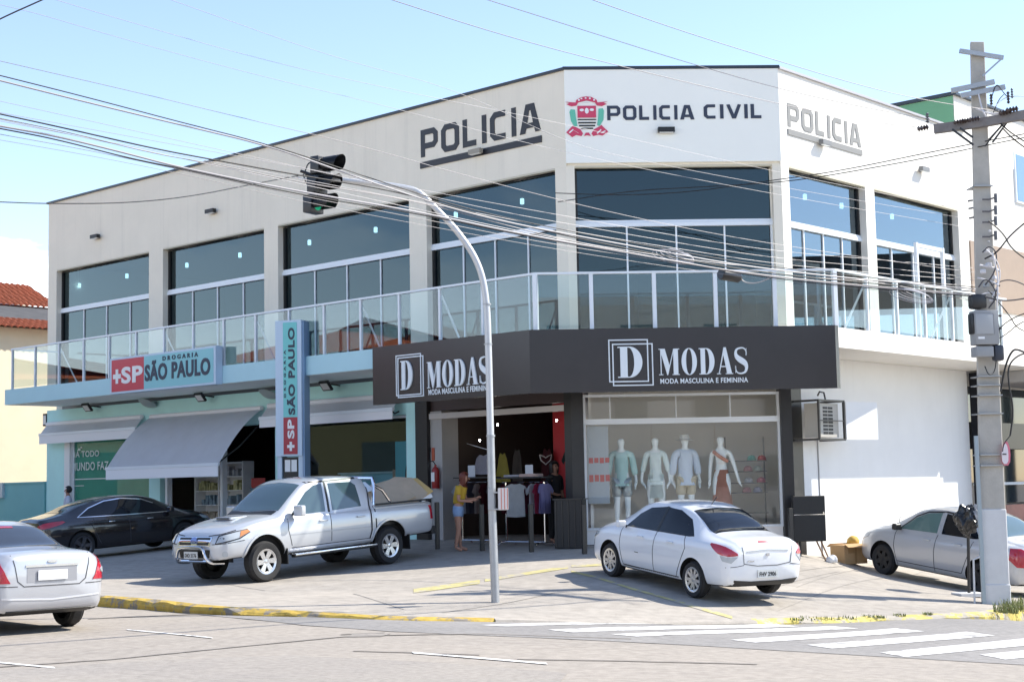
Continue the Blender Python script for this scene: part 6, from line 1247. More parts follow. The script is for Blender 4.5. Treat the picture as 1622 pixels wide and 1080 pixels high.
def rail(P, L_, h, yaw, label):
    t = thing('clothes_rail', label, 'clothes rail', tuple(P), yaw); q = Matrix.Rotation(yaw, 3, 'Z')
    bm = NB(); tube(bm, [P+q @ Vector((-L_/2, 0, h)), P+q @ Vector((L_/2, 0, h))], .014, 8); obj('hanging_bar', bm, M_CHROME, t, smooth=True)
    for s in (-.42, .42): bm = NB(); tube(bm, [P+q @ Vector((s*L_, 0, h)), P+q @ Vector((s*L_, 0, .05))], .016, 8); obj('upright', bm, M_CHROME, t, smooth=True)
    for s in (-.42, .42): bm = NB(); tube(bm, [P+q @ Vector((s*L_, -.28, .012)), P+q @ Vector((s*L_, -.2, .07)), P+q @ Vector((s*L_, .2, .07)), P+q @ Vector((s*L_, .28, .012))], .016, 8); obj('foot', bm, M_CHROME, t, smooth=True)
    bm = NB(); tube(bm, [P+q @ Vector((-.42*L_, 0, .075)), P+q @ Vector((.42*L_, 0, .075))], .014, 8); obj('foot_bar', bm, M_CHROME, t, smooth=True)
    bm = NB(); box(bm, P+Vector((0, 0, h+.09)), (L_*1.0, .34, .03), yaw); obj('top_board', bm, M_TRIM, t)
    return q
def garment(name, label, P, w, h, yaw, c, sleeve=True, group='clothes hanging on the shop rails', cat=None):
    bm = shirt_bm(Matrix.Translation(P) @ Matrix.Rotation(yaw, 4, 'Z'), w, h, sleeve); prop(obj(name, bm, cloth_mat(c), smooth=True, sharp=60), label, cat or name.replace('_', ' '), group)
FLYAW = math.atan2(-FL.d.y, -FL.d.x)
ra = FL.pt(2.35, .35, 0); ra.z = G(ra.x, ra.y)+.02; qa = rail(ra, 1.05, 1.28, FLYAW, 'chrome clothes rail behind the traffic light pole, near the woman')
rb = FL.pt(1.05, .30, 0); rb.z = G(rb.x, rb.y)+.02; qb = rail(rb, 1.25, 1.28, FLYAW, 'chrome clothes rail with maroon and white shirts before the red shop interior')
for dx, c, lab, sl, yw in [(-.42, (.50, .53, .58), 'white shirt at the near end of the rail beside the woman', True, 60), (-.22, (.10, .10, .13), 'dark shirt hanging beside the white one near the woman', True, 100), (0, (.42, .36, .33), 'beige shirt in the middle of the rail near the woman', True, 110), (.2, (.13, .02, .03), 'dark red shirt on the rail near the woman', True, 108), (.4, (.20, .18, .17), 'brown grey shirt at the far end of the rail near the woman', True, 108)]:
    garment('shirt', lab, ra+qa @ Vector((dx, 0, 1.25)), .46, .62, FLYAW+rad(yw), c, sl)
for dx, c, lab, yw in [(-.55, (.16, .015, .04), 'maroon shirt at the left end of the second rail', 100), (-.42, (.18, .02, .05), 'maroon shirt behind the pale grey T-shirt', 110), (.02, (.50, .52, .53), 'pale grey T-shirt facing the road on the second rail', 40), (-.06, (.14, .015, .04), 'dark maroon shirt right of the pale grey T-shirt', 105), (.10, (.12, .012, .035), 'dark wine shirt at the centre of the second rail', 112), (.24, (.62, .64, .68), 'white shirt right of the centre of the second rail', 95), (.36, (.48, .05, .12), 'crimson shirt between white and lilac ones', 104), (.46, (.42, .38, .58), 'lilac shirt near the right end of the second rail', 112), (.57, (.28, .26, .46), 'violet shirt at the right end of the second rail', 92)]:
    garment('shirt', lab, rb+qb @ Vector((dx, -.30 if c[0] == .50 else 0, 1.25)), .46 if c[0] != .50 else .52, .60 if c[0] != .50 else .66, FLYAW+rad(yw), c)
for i, (dx, c, lab) in enumerate([(-.25, (.30, .30, .33), 'folded grey cloth on the board of the second rail'), (.18, (.45, .33, .29), 'folded pinkish cloth on the board of the second rail')]):
    bm = NB(); bbox_bev(bm, rb+qb @ Vector((dx, 0, 1.41)), (.42, .28, .05+.02*i), .02, 2, FLYAW); prop(obj('folded_cloth', bm, cloth_mat(c), smooth=True), lab, 'cloth', 'folded cloths on the rails')
for R0_, q_, dx, lab in [(rb, qb, .22, 'white price card standing on the second clothes rail'), (ra, qa, -.05, 'white price card standing on the rail near the woman')]:
    bm = NB(); box(bm, R0_+q_ @ Vector((dx, -.1, 1.50)), (.20, .012, .25), FLYAW); prop(obj('price_card', bm, mat('card_white', (.5, .52, .55), .6), None), lab, 'card', 'price cards on the rails')
# things hung on the brown wall and inside
t = thing('wall_rail', 'slanting chrome hanging rail inside the shop at the left', 'rail', tuple(FL.pt(3.3, -.8, 2.5))); bm = NB(); tube(bm, [FL.pt(3.65, -.7, 2.62), FL.pt(3.0, -.9, 2.42)], .015, 6); obj('bar', bm, M_CHROME, t, smooth=True)
garment('shorts', 'white shorts with black hem hanging high inside the shop', FL.pt(3.25, -.8, 2.36), .85, .42, FLYAW, (.55, .54, .62), False); garment('dress', 'yellow dress hanging high inside the shop', FL.pt(2.68, -.8, 2.38), .50, .62, FLYAW, (.42, .34, .07), False); garment('dress', 'brown patterned dress hanging beside the yellow one', FL.pt(2.25, -.8, 2.45), .42, .75, FLYAW, (.09, .07, .055), False)
garment('dress', 'dark red dress with pale necklace hanging in the middle of the shop', FL.pt(1.75, -1.2, 2.45), .6, 1.1, FLYAW, (.07, .008, .012), False); garment('blouse', 'green black blouse hanging at the right inside the shop', FL.pt(.85, -1.0, 2.45), .6, 1.0, FLYAW, (.03, .04, .035), True)
bm = NB(); c0 = FL.pt(1.72, -1.12, 2.2); tube(bm, [c0+Vector((-.13, 0, .12)), c0+Vector((-.10, 0, 0)), c0+Vector((0, 0, -.09)), c0+Vector((.10, 0, 0)), c0+Vector((.13, 0, .12)), c0+Vector((.04, 0, .08)), c0+Vector((0, 0, .05)), c0+Vector((-.04, 0, .08)), c0+Vector((-.13, 0, .12))], .014, 6); prop(obj('necklace', bm, mat('pale_beads', (.45, .40, .36), .5), smooth=True), 'pale heart shaped necklace on the dark red dress', 'necklace')
for i, (uu, zz) in enumerate([(2.9, 3.0), (1.2, 3.02), (3.45, 2.68)]):
    bm = NB(); bmesh.ops.create_uvsphere(bm, u_segments=10, v_segments=8, radius=.022, matrix=Matrix.Translation(FL.pt(uu, -.9, zz))); prop(obj('spot_lamp', bm, mat('spot_lamp_glow', (1, 1, 1), .4, emit=((1, .95, .88), 25)), smooth=True), ['tiny lit spot lamp in the shop above the yellow dress', 'tiny lit spot lamp in the shop right of the traffic light pole', 'tiny lit spot lamp beside the slanting rail'][i], 'lamp')
# ================================================================ PHARMACY INSIDES
def shelfunit(u0, u1, o, label, seed):
    rnd = random.Random(seed); t = thing('shelf_unit', label, 'shelf', tuple(FL.pt((u0+u1)/2, o, .55)), group='white product shelves in the pharmacy')
    bm = NB()
    for z in (.56, .95, 1.32, 1.69, 2.05, 2.4): fbox(bm, FL, u0, u1, o-.32, o, z, z+.025)
    for uu in (u0, (u0+u1)/2, u1): fbox(bm, FL, uu-.02, uu+.02, o-.33, o+.01, .55, 2.45)
    fbox(bm, FL, u0, u1, o-.36, o-.331, .55, 2.45); obj('frame', bm, M_WHITE, t)
    for r, z in enumerate((.585, .975, 1.345, 1.715, 2.075)):
        bm = NB(); uu = u0+.05
        while uu < u1-.12:
            w_ = rnd.uniform(.06, .12); h_ = rnd.uniform(.12, .27)
            if rnd.random() < .85: fbox(bm, FL, uu, uu+w_*.9, o-.28, o-.06-rnd.random()*.05, z, z+h_)
            uu += w_
        c = [(.40, .40, .42), (.35, .12, .10), (.42, .34, .25), (.22, .30, .36), (.42, .40, .20)][(r+seed) % 5]; q = obj('products', bm, mat('products_%d' % ((r+seed) % 5), c, .5, var=.6, vscale=6), t); q['kind'] = 'stuff'
shelfunit(11.9, 13.95, -.9, 'white product shelves just inside the pharmacy doorway, under the big awning', 1); shelfunit(10.3, 11.5, -2.2, 'white product shelves deeper inside the pharmacy doorway', 2); shelfunit(5.4, 7.6, -3.6, 'white product shelves at the back of the window beside the charcoal sign', 3)
for a_ in (11.62, 13.99): bm = NB(); fbox(bm, FL, a_, a_+.1, -.2, -.05, .5, 2.9); obj('door_frame', bm, M_ALU, bld)
t = thing('red_stand', 'small red and yellow product stand in the pharmacy doorway', 'display stand', tuple(FL.pt(10.9, -.7, .55))); bm = NB(); fbox(bm, FL, 10.55, 11.2, -.9, -.6, .55, 1.75); obj('stand', bm, mat('stand_blue', (.06, .16, .24), .5), t); bm = NB(); fbox(bm, FL, 10.6, 11.15, -.599, -.585, 1.78, 2.0); fbox(bm, FL, 10.6, 11.15, -.75, -.60, 1.751, 1.78); obj('red_header', bm, mat('stand_red', (.45, .05, .05), .5), t); bm = NB(); fbox(bm, FL, 10.7, 11.0, -.599, -.58, 1.0, 1.4); obj('yellow_goods', bm, mat('stand_yellow', (.5, .38, .08), .5, var=.3, vscale=12), t)
t = thing('counter', 'pale blue counter inside the pharmacy window beside the charcoal sign', 'counter', tuple(FL.pt(6.7, -.9, .55))); bm = NB(); fbox(bm, FL, 5.9, 7.75, -1.3, -.6, .55, 2.02); obj('front', bm, mat('counter_blue', (.22, .46, .54), .5), t); bm = NB(); fbox(bm, FL, 5.85, 7.8, -1.35, -.55, 2.021, 2.06); obj('top', bm, mat('counter_top', (.4, .5, .55), .4), t)
t = thing('display_panel', 'turquoise advertising panel with a dark haired woman inside the pharmacy window', 'advertising panel', tuple(FL.pt(5.2, -.35, .8)))
bm = NB(); fbox(bm, FL, 4.86, 5.55, -.36, -.32, .80, 2.72); obj('panel', bm, mat('panel_turquoise', (.10, .40, .47), .5), t)
q = FL.pt(5.1, -.318, 1.9); rx = -FL.d
bm = NB(); flat_poly(bm, chaikin([(-.02, -.5), (-.14, -.2), (-.12, .25), (.02, .38), (.16, .25), (.2, -.5)], 2, True), q, rx, Z, .006); obj('dark_hair', bm, M_BLACK, t)
bm = NB(); flat_poly(bm, chaikin([(-.09, -.1), (-.10, .15), (0, .28), (.08, .2), (.07, -.05), (0, -.16)], 2, True), q, rx, Z, .010); flat_poly(bm, chaikin([(-.2, -.35), (-.05, -.25), (.05, -.25), (.15, -.5), (-.2, -.55)], 1, True), q, rx, Z, .009); obj('printed_face', bm, mat('printed_skin', (.45, .26, .18), .5), t)
t = thing('box_stack', 'brown paper boxes at the end of the pale blue counter', 'boxes', tuple(FL.pt(5.75, -.6, 2.06))); bm = NB(); fbox(bm, FL, 5.62, 5.84, -.8, -.5, 1.5, 2.1); obj('box', bm, mat('pale_box', (.36, .22, .15), .7), t)
# ================================================================ TRAFFIC LIGHT
M_GALV = mat('galvanised_steel', (.40, .41, .42), .45, .55, var=.08, vscale=5); YT = 22.4
def tp_(x, y, Y=YT): return sink(x, y, Y)
B0 = at(785, 952); YT = B0.y
tl = thing('traffic_light', 'grey traffic light pole with curved arm carrying a black three lamp signal', 'traffic light', tuple(B0))
path = [tp_(x, y) for x, y in [(785, 958), (783, 900), (780, 820), (777, 690)]]
bm = NB(); tube(bm, path, [.062, .06, .058, .056], 14); obj('pole', bm, M_GALV, tl, smooth=True)
pts = chaikin([tuple(tp_(x, y)) for x, y in [(777, 692), (774, 560), (771, 470), (758, 415), (725, 366), (690, 330), (664, 303), (640, 297), (600, 291), (560, 287), (520, 284)]], 3)
bm = NB(); tube(bm, pts, [.052-.014*i/(len(pts)-1) for i in range(len(pts))], 14); obj('arm', bm, mat('pale_galvanised', (.55, .56, .57), .4, .3, var=.05), tl, smooth=True)
for y in (690, 545, 482): q = tp_(771+(y-470)*.028, y); bm = NB(); tube(bm, [q-Vector((0, 0, .012)), q+Vector((0, 0, .012))], .066 if y > 600 else .060, 14); obj('pole_collar', bm, M_GALV, tl, smooth=True)
q = tp_(797, 790); cbx = obj('control_box', (lambda b: (bbox_bev(b, q+Vector((0, -.02, 0)), (.15, .12, .32), .01, 1), b)[1])(NB()), mat('control_box_grey', (.36, .36, .38), .5), tl)
bm = NB()
for i, dx in enumerate((-.045, 0.0, .045)): box(bm, q+Vector((dx+.02, -.083, .005)), (.011, .006, .30))
obj('red_stripes', bm, mat('stripe_orange_red', (.58, .16, .11), .5), cbx)
bm = NB(); box(bm, q+Vector((0.0, -.0815, .005)), (.14, .003, .305)); obj('pale_front', bm, mat('pale_front', (.68, .64, .62), .5), cbx)
bm = NB(); box(bm, tp_(782, 793)+Vector((0, 0, .12)), (.16, .14, .02)); box(bm, tp_(782, 793)+Vector((0, 0, -.12)), (.16, .14, .02)); box(bm, tp_(778, 790)+Vector((-.01, 0, 0)), (.07, .15, .30)); obj('bracket', bm, M_GALV, cbx)
SY = rad(-32)   # heads look to the right and a little towards the camera
sgR = Matrix.Rotation(SY, 4, 'Z')
for i, (x, y, w, c) in enumerate([(516, 266, .19, (.02, .018, .02)), (514, 299, .18, (.02, .02, .016)), (511, 320, .17, (.01, .16, .09))]):
    P = tp_(x, 262+i*30.5); P = P+Vector((-.03*i, 0, 0)); H = .275
    bm = NB(); bbox_bev(bm, P+sgR @ Vector((-.10, 0, 0)), (.16, .30, H-.012), .02, 2, M4=sgR); hd = obj('signal_head', bm, mat('signal_black', (.014, .015, .018), .35), tl, smooth=True)
    bm = NB(); lathe(bm, [(0, .0), (.09, -.005), (.105, -.02), (0, -.02)], 18, Matrix.Translation(P+sgR @ Vector((-.012, 0, 0))) @ sgR @ Matrix.Rotation(rad(90), 4, 'Y')); obj('signal_lens', bm, mat('lens_%d' % i, c, .15, emit=((.02, .5, .25), .25) if i == 2 else None), hd, smooth=True)
    bm = NB(); n = 16; rows = []
    for s in (0, 1):
        rows.append([bm.verts.new(P+sgR @ Vector((-.02+s*(.28+.06*math.sin(rad(a))), .125*math.cos(rad(a)), .125*math.sin(rad(a))))) for a in np.linspace(-35, 215, n)])
    for k in range(n-1): bm.faces.new([rows[0][k], rows[0][k+1], rows[1][k+1], rows[1][k]])
    bmesh.ops.solidify(bm, geom=bm.faces[:], thickness=.006); bmesh.ops.recalc_face_normals(bm, faces=bm.faces[:]); obj('visor', bm, mat('signal_black', (.014, .015, .018), .35), hd, smooth=True)
bm = NB(); tube(bm, [tp_(520, 284), tp_(484, 276)], .03, 8); tube(bm, [tp_(476, 271), tp_(500, 279)], .022, 8); obj('clamp', bm, M_BLKMET, tl)
bm = NB(); tube(bm, chaikin([tuple(tp_(x, y)) for x, y in [(500, 256), (488, 258), (484, 270), (480, 278), (486, 292), (494, 300), (502, 302)]], 2), .010, 5); obj('signal_cable', bm, M_BLACK, tl)
bm = NB(); tube(bm, chaikin([tuple(tp_(x, y)) for x, y in [(470, 280), (478, 284), (500, 283), (510, 280)]], 2), .012, 5); obj('signal_cable', bm, mat('pale_cable', (.6, .6, .6), .5), tl)
# ================================================================ CONCRETE UTILITY POLE
PB = at(1577, 957); YP = PB.y; Pp = lambda x, y, d=0.0: sink(x, y, YP+d)
up = thing('utility_pole', 'tall grey concrete utility pole with crossarms, boxes and cables at the right edge', 'utility pole', tuple(PB))
M_PCON = mat('pole_concrete', (.44, .415, .37), .8, var=.1, vscale=4, bump=.15, bscale=30); M_PCON2 = mat('pole_concrete_white', (.62, .62, .62), .8, var=.06, vscale=3)
def taper(name, y0, xa0, xb0, y1, xa1, xb1, dep0, dep1, mt, d=0.0, yaw=rad(14)):
    a, b, c, e = Pp(xa0, y0, d), Pp(xb0, y0, d), Pp(xa1, y1, d), Pp(xb1, y1, d); bk = Vector((-math.sin(-yaw), math.cos(yaw), 0)); bm = NB()
    hexa(bm, [a, b, b+bk*dep0, a+bk*dep0, c, e, e+bk*dep1, c+bk*dep1]); bmesh.ops.recalc_face_normals(bm, faces=bm.faces[:]); bmesh.ops.bevel(bm, geom=bm.edges[:], offset=.012, segments=1, affect='EDGES'); return obj(name, bm, mt, up)
taper('pole_shaft', 985, 1557, 1601, 66, 1537, 1559, .38, .20, M_PCON)
taper('white_base', 982, 1558, 1602, 806, 1553, 1594, .40, .38, M_PCON2, -.02); taper('white_base_lip', 983, 1556.5, 1602.5, 925, 1556, 1601, .40, .40, M_PCON2, -.035)
bm = NB(); a, b = Pp(1553.5, 958, -.05), Pp(1551, 690, -.05); box(bm, (a+b)/2, (.06, .05, (b-a).length)); obj('steel_conduit', bm, mat('conduit_grey', (.34, .40, .43), .5, .3), up)
bm = NB(); a, b = Pp(1544, 958, -.06), Pp(1542, 886, -.06); tube(bm, [a, b, b+Vector((.12, 0, .05))], .016, 6); obj('earth_pipe', bm, M_PCON2, up)
for y in (270+25, 596, 610, 626, 655, 720, 737):
    xl, xr = 1537+(y-66)*.0218, 1559+(y-66)*.0457; bm = NB(); m_ = (Pp(xl, y, -.02)+Pp(xr, y, -.02))/2; box(bm, m_+Vector((0, .14, 0)), ((xr-xl)/2446*YP+.025, .38, .018), rad(4)); obj('steel_strap', bm, M_GALV, up)
def arm(name, p0, p1, th, mt, dz=0.0):
    d = (p1-p0); L_ = d.length; M4 = Matrix.Translation((p0+p1)/2) @ d.to_track_quat('X', 'Z').to_matrix().to_4x4(); bm = NB(); box(bm, (0, 0, 0), (L_, th[0], th[1])); bm.transform(M4); return obj(name, bm, mt, up)
arm('wooden_crossarm', Pp(1480, 205, .25), Pp(1560, 194, -.12), (.11, .15), mat('grey_crossarm', (.20, .185, .18), .8, var=.15, vscale=5)); arm('wooden_crossarm', Pp(1560, 194, -.12), Pp(1700, 168, -.75), (.11, .15), mat('grey_crossarm', (.20, .185, .18), .8, var=.15, vscale=5))
arm('steel_crossarm', Pp(1507, 144, -.06), Pp(1575, 130, -.14), (.07, .08), M_GALV); arm('steel_crossarm', Pp(1520, 81, -.06), Pp(1589, 92, -.06), (.06, .07), M_GALV); arm('steel_crossarm', Pp(1522, 152, -.1), Pp(1592, 138, -.2), (.06, .08), M_GALV)
for p in [(1586, 94, 1556, 121), (1508, 205, 1542, 230), (1600, 185, 1566, 222), (1598, 190, 1572, 226), (1520, 203, 1541, 218)]: arm('brace', Pp(p[0], p[1], -.1), Pp(p[2], p[3], -.1), (.025, .03), M_GALV if p[1] < 100 else M_BLKMET)
def insul(x, y, r, h, mt, d=-.1, lay=False):
    r *= .62; h *= .85; P = Pp(x, y, d); bm = NB(); prof = [(0, -h), (r*.45, -h)]
    for i in range(4): z = -h+2*h*(i+.5)/4; prof += [(r*.5, z-h*.16), (r, z), (r*.5, z+h*.16)]
    prof += [(r*.4, h), (0, h)]; lathe(bm, prof, 14, Matrix.Translation(P) @ (Matrix.Rotation(rad(80), 4, 'Y') if lay else Matrix.Identity(4))); obj('insulator', bm, mt, up, smooth=True)
M_INB = mat('brown_porcelain', (.06, .04, .035), .3); M_ING = mat('grey_porcelain', (.10, .10, .11), .3)
for x, y, r, h, lay, d in [(1469, 187, .055, .10, False, .2), (1462, 203, .085, .11, True, .2), (1519, 193, .07, .11, True, -.05), (1531, 191, .07, .11, True, -.05), (1543, 189, .07, .11, True, -.2), (1592, 178, .085, .12, True, -.35), (1603, 174, .085, .12, True, -.4), (1570, 158, .05, .11, False, -.2), (1597, 155, .05, .12, False, -.3), (1603, 148, .04, .1, False, -.3), (1537, 318, .035, .05, True, -.1), (1538, 330, .035, .05, True, -.1), (1539, 345, .035, .05, True, -.1)]: insul(x, y, r, h, M_INB if h > .1 else M_ING, d, lay)
for i, y in enumerate((316, 335, 352, 375)):
    bm = NB(); a = Pp(1567, y, -.1); tube(bm, [Pp(1556, y, -.06), a, a+Vector((.10, -.02, .03))], .014, 6); tube(bm, [a+Vector((.10, -.02, -.06)), a+Vector((.10, -.02, .09))], .028, 8); obj('spool_insulator', bm, M_ING, up)
def pbox(name, x0, y0, x1, y1, dep, mt, d=-.2, bev=.02):
    a, b = Pp(x0, y1, d), Pp(x1, y0, d); bm = NB(); bbox_bev(bm, ((a.x+b.x)/2, a.y, (a.z+b.z)/2), (abs(b.x-a.x), dep, abs(b.z-a.z)), bev, 2, rad(8)); return obj(name, bm, mt, up, smooth=True)
mb = pbox('meter_box', 1541, 492, 1577, 547, .26, mat('box_grey', (.30, .305, .31), .5, var=.06), -.2); pbox('box_door', 1545, 496, 1574, 530, .02, mat('box_door_grey', (.36, .37, .38), .4), -.335); pbox('box_side_drum', 1537, 496, 1543, 530, .2, M_BLKMET, -.2, .04)
pbox('lower_box', 1542, 549, 1570, 566, .24, mat('box_grey', (.30, .305, .31), .5), -.2); pbox('splice_case', 1573, 546, 1588, 572, .16, mat('splice_navy', (.03, .035, .05), .4), -.22, .05); pbox('label_plate', 1549, 533, 1560, 537, .01, M_WHITE, -.34, .002); pbox('splice_collar', 1536, 466, 1560, 490, .2, M_BLKMET, -.14, .05)
rnd = random.Random(3)
M_CBL = mat('black_cable', (.012, .012, .013), .6); M_CBG = mat('pale_grey_cable', (.62, .61, .63), .55); M_CBD = mat('dark_grey_cable', (.07, .065, .07), .6)
def cable(pts, r, mt, name='loose_cable', parent=up, d=-.25, it=3, label=None):
    P = chaikin([tuple(Pp(x, y, d+rnd.uniform(-.06, .06))) for x, y in pts], it); bm = NB(); tube(bm, P, r, 6); return obj(name, bm, mt, parent, smooth=True)
for pts, r, m_ in [([(1560, 410), (1580, 400), (1600, 372), (1640, 340)], .014, M_CBL), ([(1566, 350), (1590, 370), (1602, 395), (1640, 420)], .012, M_CBL), ([(1562, 395), (1580, 412), (1586, 440), (1572, 470)], .010, M_CBG), ([(1556, 400), (1568, 388), (1580, 402), (1576, 432), (1560, 452)], .012, M_CBD), ([(1585, 620), (1592, 580), (1602, 556), (1612, 552), (1640, 568)], .016, M_CBL), ([(1600, 690), (1606, 650), (1598, 610), (1596, 580), (1612, 562), (1640, 556)], .013, M_CBL), ([(1560, 470), (1590, 478), (1640, 470)], .012, M_CBD), ([(1566, 460), (1600, 500), (1610, 520), (1640, 530)], .009, M_CBL), ([(1570, 452), (1600, 440), (1640, 460)], .010, M_CBD), ([(1578, 525), (1600, 505), (1640, 490)], .010, M_CBL), ([(1576, 540), (1596, 528), (1610, 515), (1640, 500)], .009, M_CBL),
                   ([(1550, 455), (1560, 440), (1572, 450), (1580, 470), (1566, 488)], .012, M_CBD), ([(1552, 420), (1575, 424), (1584, 430)], .016, M_CBG), ([(1548, 440), (1570, 445), (1582, 452)], .014, M_CBG), ([(1546, 470), (1568, 462), (1584, 466)], .012, M_CBG), ([(1560, 505), (1582, 500), (1586, 560)], .008, M_CBL), ([(1582, 540), (1578, 500), (1582, 440), (1572, 400)], .012, M_CBG), ([(1579, 560), (1576, 590), (1566, 595), (1560, 580)], .008, M_CBL), ([(1600, 690), (1590, 702), (1588, 715)], .008, M_CBL),
                   ([(1570, 158), (1578, 130), (1590, 148), (1597, 155)], .008, M_CBL), ([(1575, 170), (1590, 155), (1610, 152), (1640, 154)], .008, M_CBG), ([(1546, 172), (1570, 182), (1592, 178)], .014, M_CBG), ([(1560, 232), (1582, 205), (1588, 195)], .010, M_CBL), ([(1585, 196), (1600, 210), (1640, 235)], .012, M_CBL), ([(1588, 203), (1606, 222), (1640, 245)], .012, M_CBL), ([(1572, 182), (1582, 158), (1590, 150)], .008, M_CBL), ([(1550, 150), (1556, 175), (1562, 185)], .012, M_CBG)]: cable(pts, r, m_)
for x, y, s in [(1563, 397, .07), (1572, 408, .06), (1566, 420, .08), (1557, 430, .07), (1575, 440, .06), (1562, 452, .07), (1578, 460, .05), (1570, 475, .06), (1582, 452, .04), (1584, 500, .04), (1584, 520, .04), (1568, 366, .035), (1566, 383, .035)]:
    P = Pp(x, y, -.18); bm = NB(); bbox_bev(bm, P, (s*1.3, s, s), .012, 1, rnd.uniform(0, 3)); obj('cable_fitting', bm, rnd.choice([M_GALV, M_CBD, M_CBG]), up)
# hanging red and white sign by the pole
t = thing('hanging_sign', 'small red and white oval sign hanging at the right side of the concrete pole', 'sign', tuple(Pp(1594, 735, -.05)))
def slabpx(pts, d, th, mt, name, par):
    o_ = Pp(*pts[0], d); bm = NB(); Q = [Pp(x, y, d) for x, y in pts]; flat_poly(bm, [(q.x-o_.x, q.z-o_.z) for q in Q], o_, (1, 0, 0), Z, th); return obj(name, bm, mt, par)
slabpx(chaikin([(1587, 737), (1586, 716), (1589, 700), (1595, 698), (1600, 714), (1599, 737)], 1, True), -.05, .03, mat('faded_pink_red', (.60, .16, .22), .5), 'red_back', t); slabpx(chaikin([(1588, 735), (1586, 718), (1589, 703), (1594, 702), (1597, 715), (1597, 734)], 1, True), -.085, .012, mat('sign_white_pink', (.75, .68, .70), .5), 'white_face', t); slabpx([(1588, 718), (1594, 718), (1594, 720), (1588, 720)], -.10, .006, M_CBD, 'small_print', t)
# black bag on a stick
BB = at(1535, 944); t = thing('bag_stand', 'black plastic bag stuffed over a thin black post beside the concrete pole', 'bin bag', tuple(BB))
q = sink(1534, 850, BB.y); bm = NB(); tube(bm, [BB-Vector((0, 0, .02)), (q.x, q.y, q.z+.1)], .028, 8); obj('post', bm, M_BLKMET, t, smooth=True)
bm = NB(); box(bm, BB+Vector((0, 0, .03)), (.46, .40, .06), rad(10)); obj('concrete_foot', bm, M_PCON2, t)
c = sink(1531, 824, BB.y); bm = NB(); bmesh.ops.create_icosphere(bm, subdivisions=4, radius=1.0)
for v in bm.verts:
    n_ = 1+.10*math.sin(v.co.x*7+v.co.z*5)+.07*math.sin(v.co.y*11+v.co.z*9)+.05*math.sin(v.co.x*17-v.co.z*13); v.co = Vector((v.co.x*.21*n_*(1.0 if v.co.z > -.4 else .85), v.co.y*.20*n_, v.co.z*.26*n_))
bm.transform(Matrix.Translation(c)); obj('bag', bm, mat('black_bag_plastic', (.014, .014, .016), .22), t, smooth=True)
c2 = sink(1545, 815, BB.y-.02); bm = NB(); bmesh.ops.create_icosphere(bm, subdivisions=3, radius=1.0)
for v in bm.verts: n_ = 1+.15*math.sin(v.co.x*9+v.co.z*7); v.co = Vector((v.co.x*.08*n_, v.co.y*.16*n_, v.co.z*.17*n_))
bm.transform(Matrix.Translation(c2)); obj('pale_lining', bm, mat('pale_bag_plastic', (.45, .45, .46), .3), t, smooth=True)
# ================================================================ OVERHEAD WIRES
def wire(pts, r, mt, label, sag=.0, grp='overhead wires crossing the street', Y0=13.0, Y1=None, name='overhead_wire', z_end=None):
    """pts: photo points (x, y) along the wire; depth runs evenly from Y0 at the first to Y1 at the last"""
    Y1 = Y1 if Y1 is not None else YP-.15; x0, x1 = pts[0][0], pts[-1][0]; Q = []
    for x, y in pts:
        # depth so that the wire is straight in plan between its two ends
        a, b = sink(*pts[0], Y0), sink(*pts[-1], Y1); d = ray(x, y); ex, ey = b.x-a.x, b.y-a.y; den = d.x*ey-d.y*ex; t_ = (a.x*ey-a.y*ex)/den; Q.append(tuple(CAM+d*t_))
    e = Vector(Q[0])-Vector(Q[1]); Q = [tuple(Vector(Q[0])+e.normalized()*7)] + Q
    P = chaikin(Q, 3); bm = NB(); tube(bm, P, r*(.85 if mt in (M_CBL, M_WMD) else .6), 5); return prop(obj(name, bm, mt, smooth=True), label, 'wire', grp)
M_WBK = M_CBL; M_WGR = mat('weathered_wire', (.22, .21, .22), .5, .4); M_WLT = mat('bare_aluminium_wire', (.34, .33, .34), .5, .2); M_WMD = mat('mid_grey_wire', (.30, .29, .31), .5)
hi = 'high power lines to the concrete pole'
wire([(620, 0), (800, 58), (1000, 110), (1232, 165), (1380, 194), (1462, 203)], .009, M_WGR, 'lowest of the three high lines reaching the crossarm on the concrete pole', Y0=17.5, grp=hi)
wire([(772, 0), (940, 53), (1080, 97), (1240, 143), (1380, 173), (1469, 188)], .009, M_WGR, 'middle of the three high lines reaching the crossarm on the concrete pole', Y0=17.8, grp=hi)
wire([(938, 0), (1080, 50), (1232, 97), (1380, 141), (1480, 162), (1592, 178)], .009, M_WGR, 'topmost of the three high lines reaching the crossarm on the concrete pole', Y0=18.5, grp=hi)
tw = 'thin pale wires crossing in front of the beige wall'
for k, (a, lab) in enumerate([([(0, 8), (60, 22), (180, 58), (400, 118), (600, 165), (893, 243), (1225, 308), (1540, 362)], 'thin pale wire entering high at the left and passing below the police word'), ([(88, 0), (180, 28), (420, 97), (640, 146), (893, 196), (1225, 272), (1540, 335)], 'thin pale wire crossing the police word on the beige wall'),
                              ([(270, 0), (540, 96), (720, 140), (893, 225), (1000, 252), (1225, 295), (1540, 348)], 'thin pale wire starting at the top edge above the beige wall'), ([(0, 97), (240, 152), (395, 190), (560, 228), (760, 285), (1000, 345), (1225, 388), (1545, 432)], 'thin dark wire just above the twin telephone cables at the left')]): wire(a, .0045 if k < 3 else .006, M_WLT if k < 3 else M_WGR, lab, Y0=14.6, grp=tw)
lo = 'telephone cables sagging low across the street'
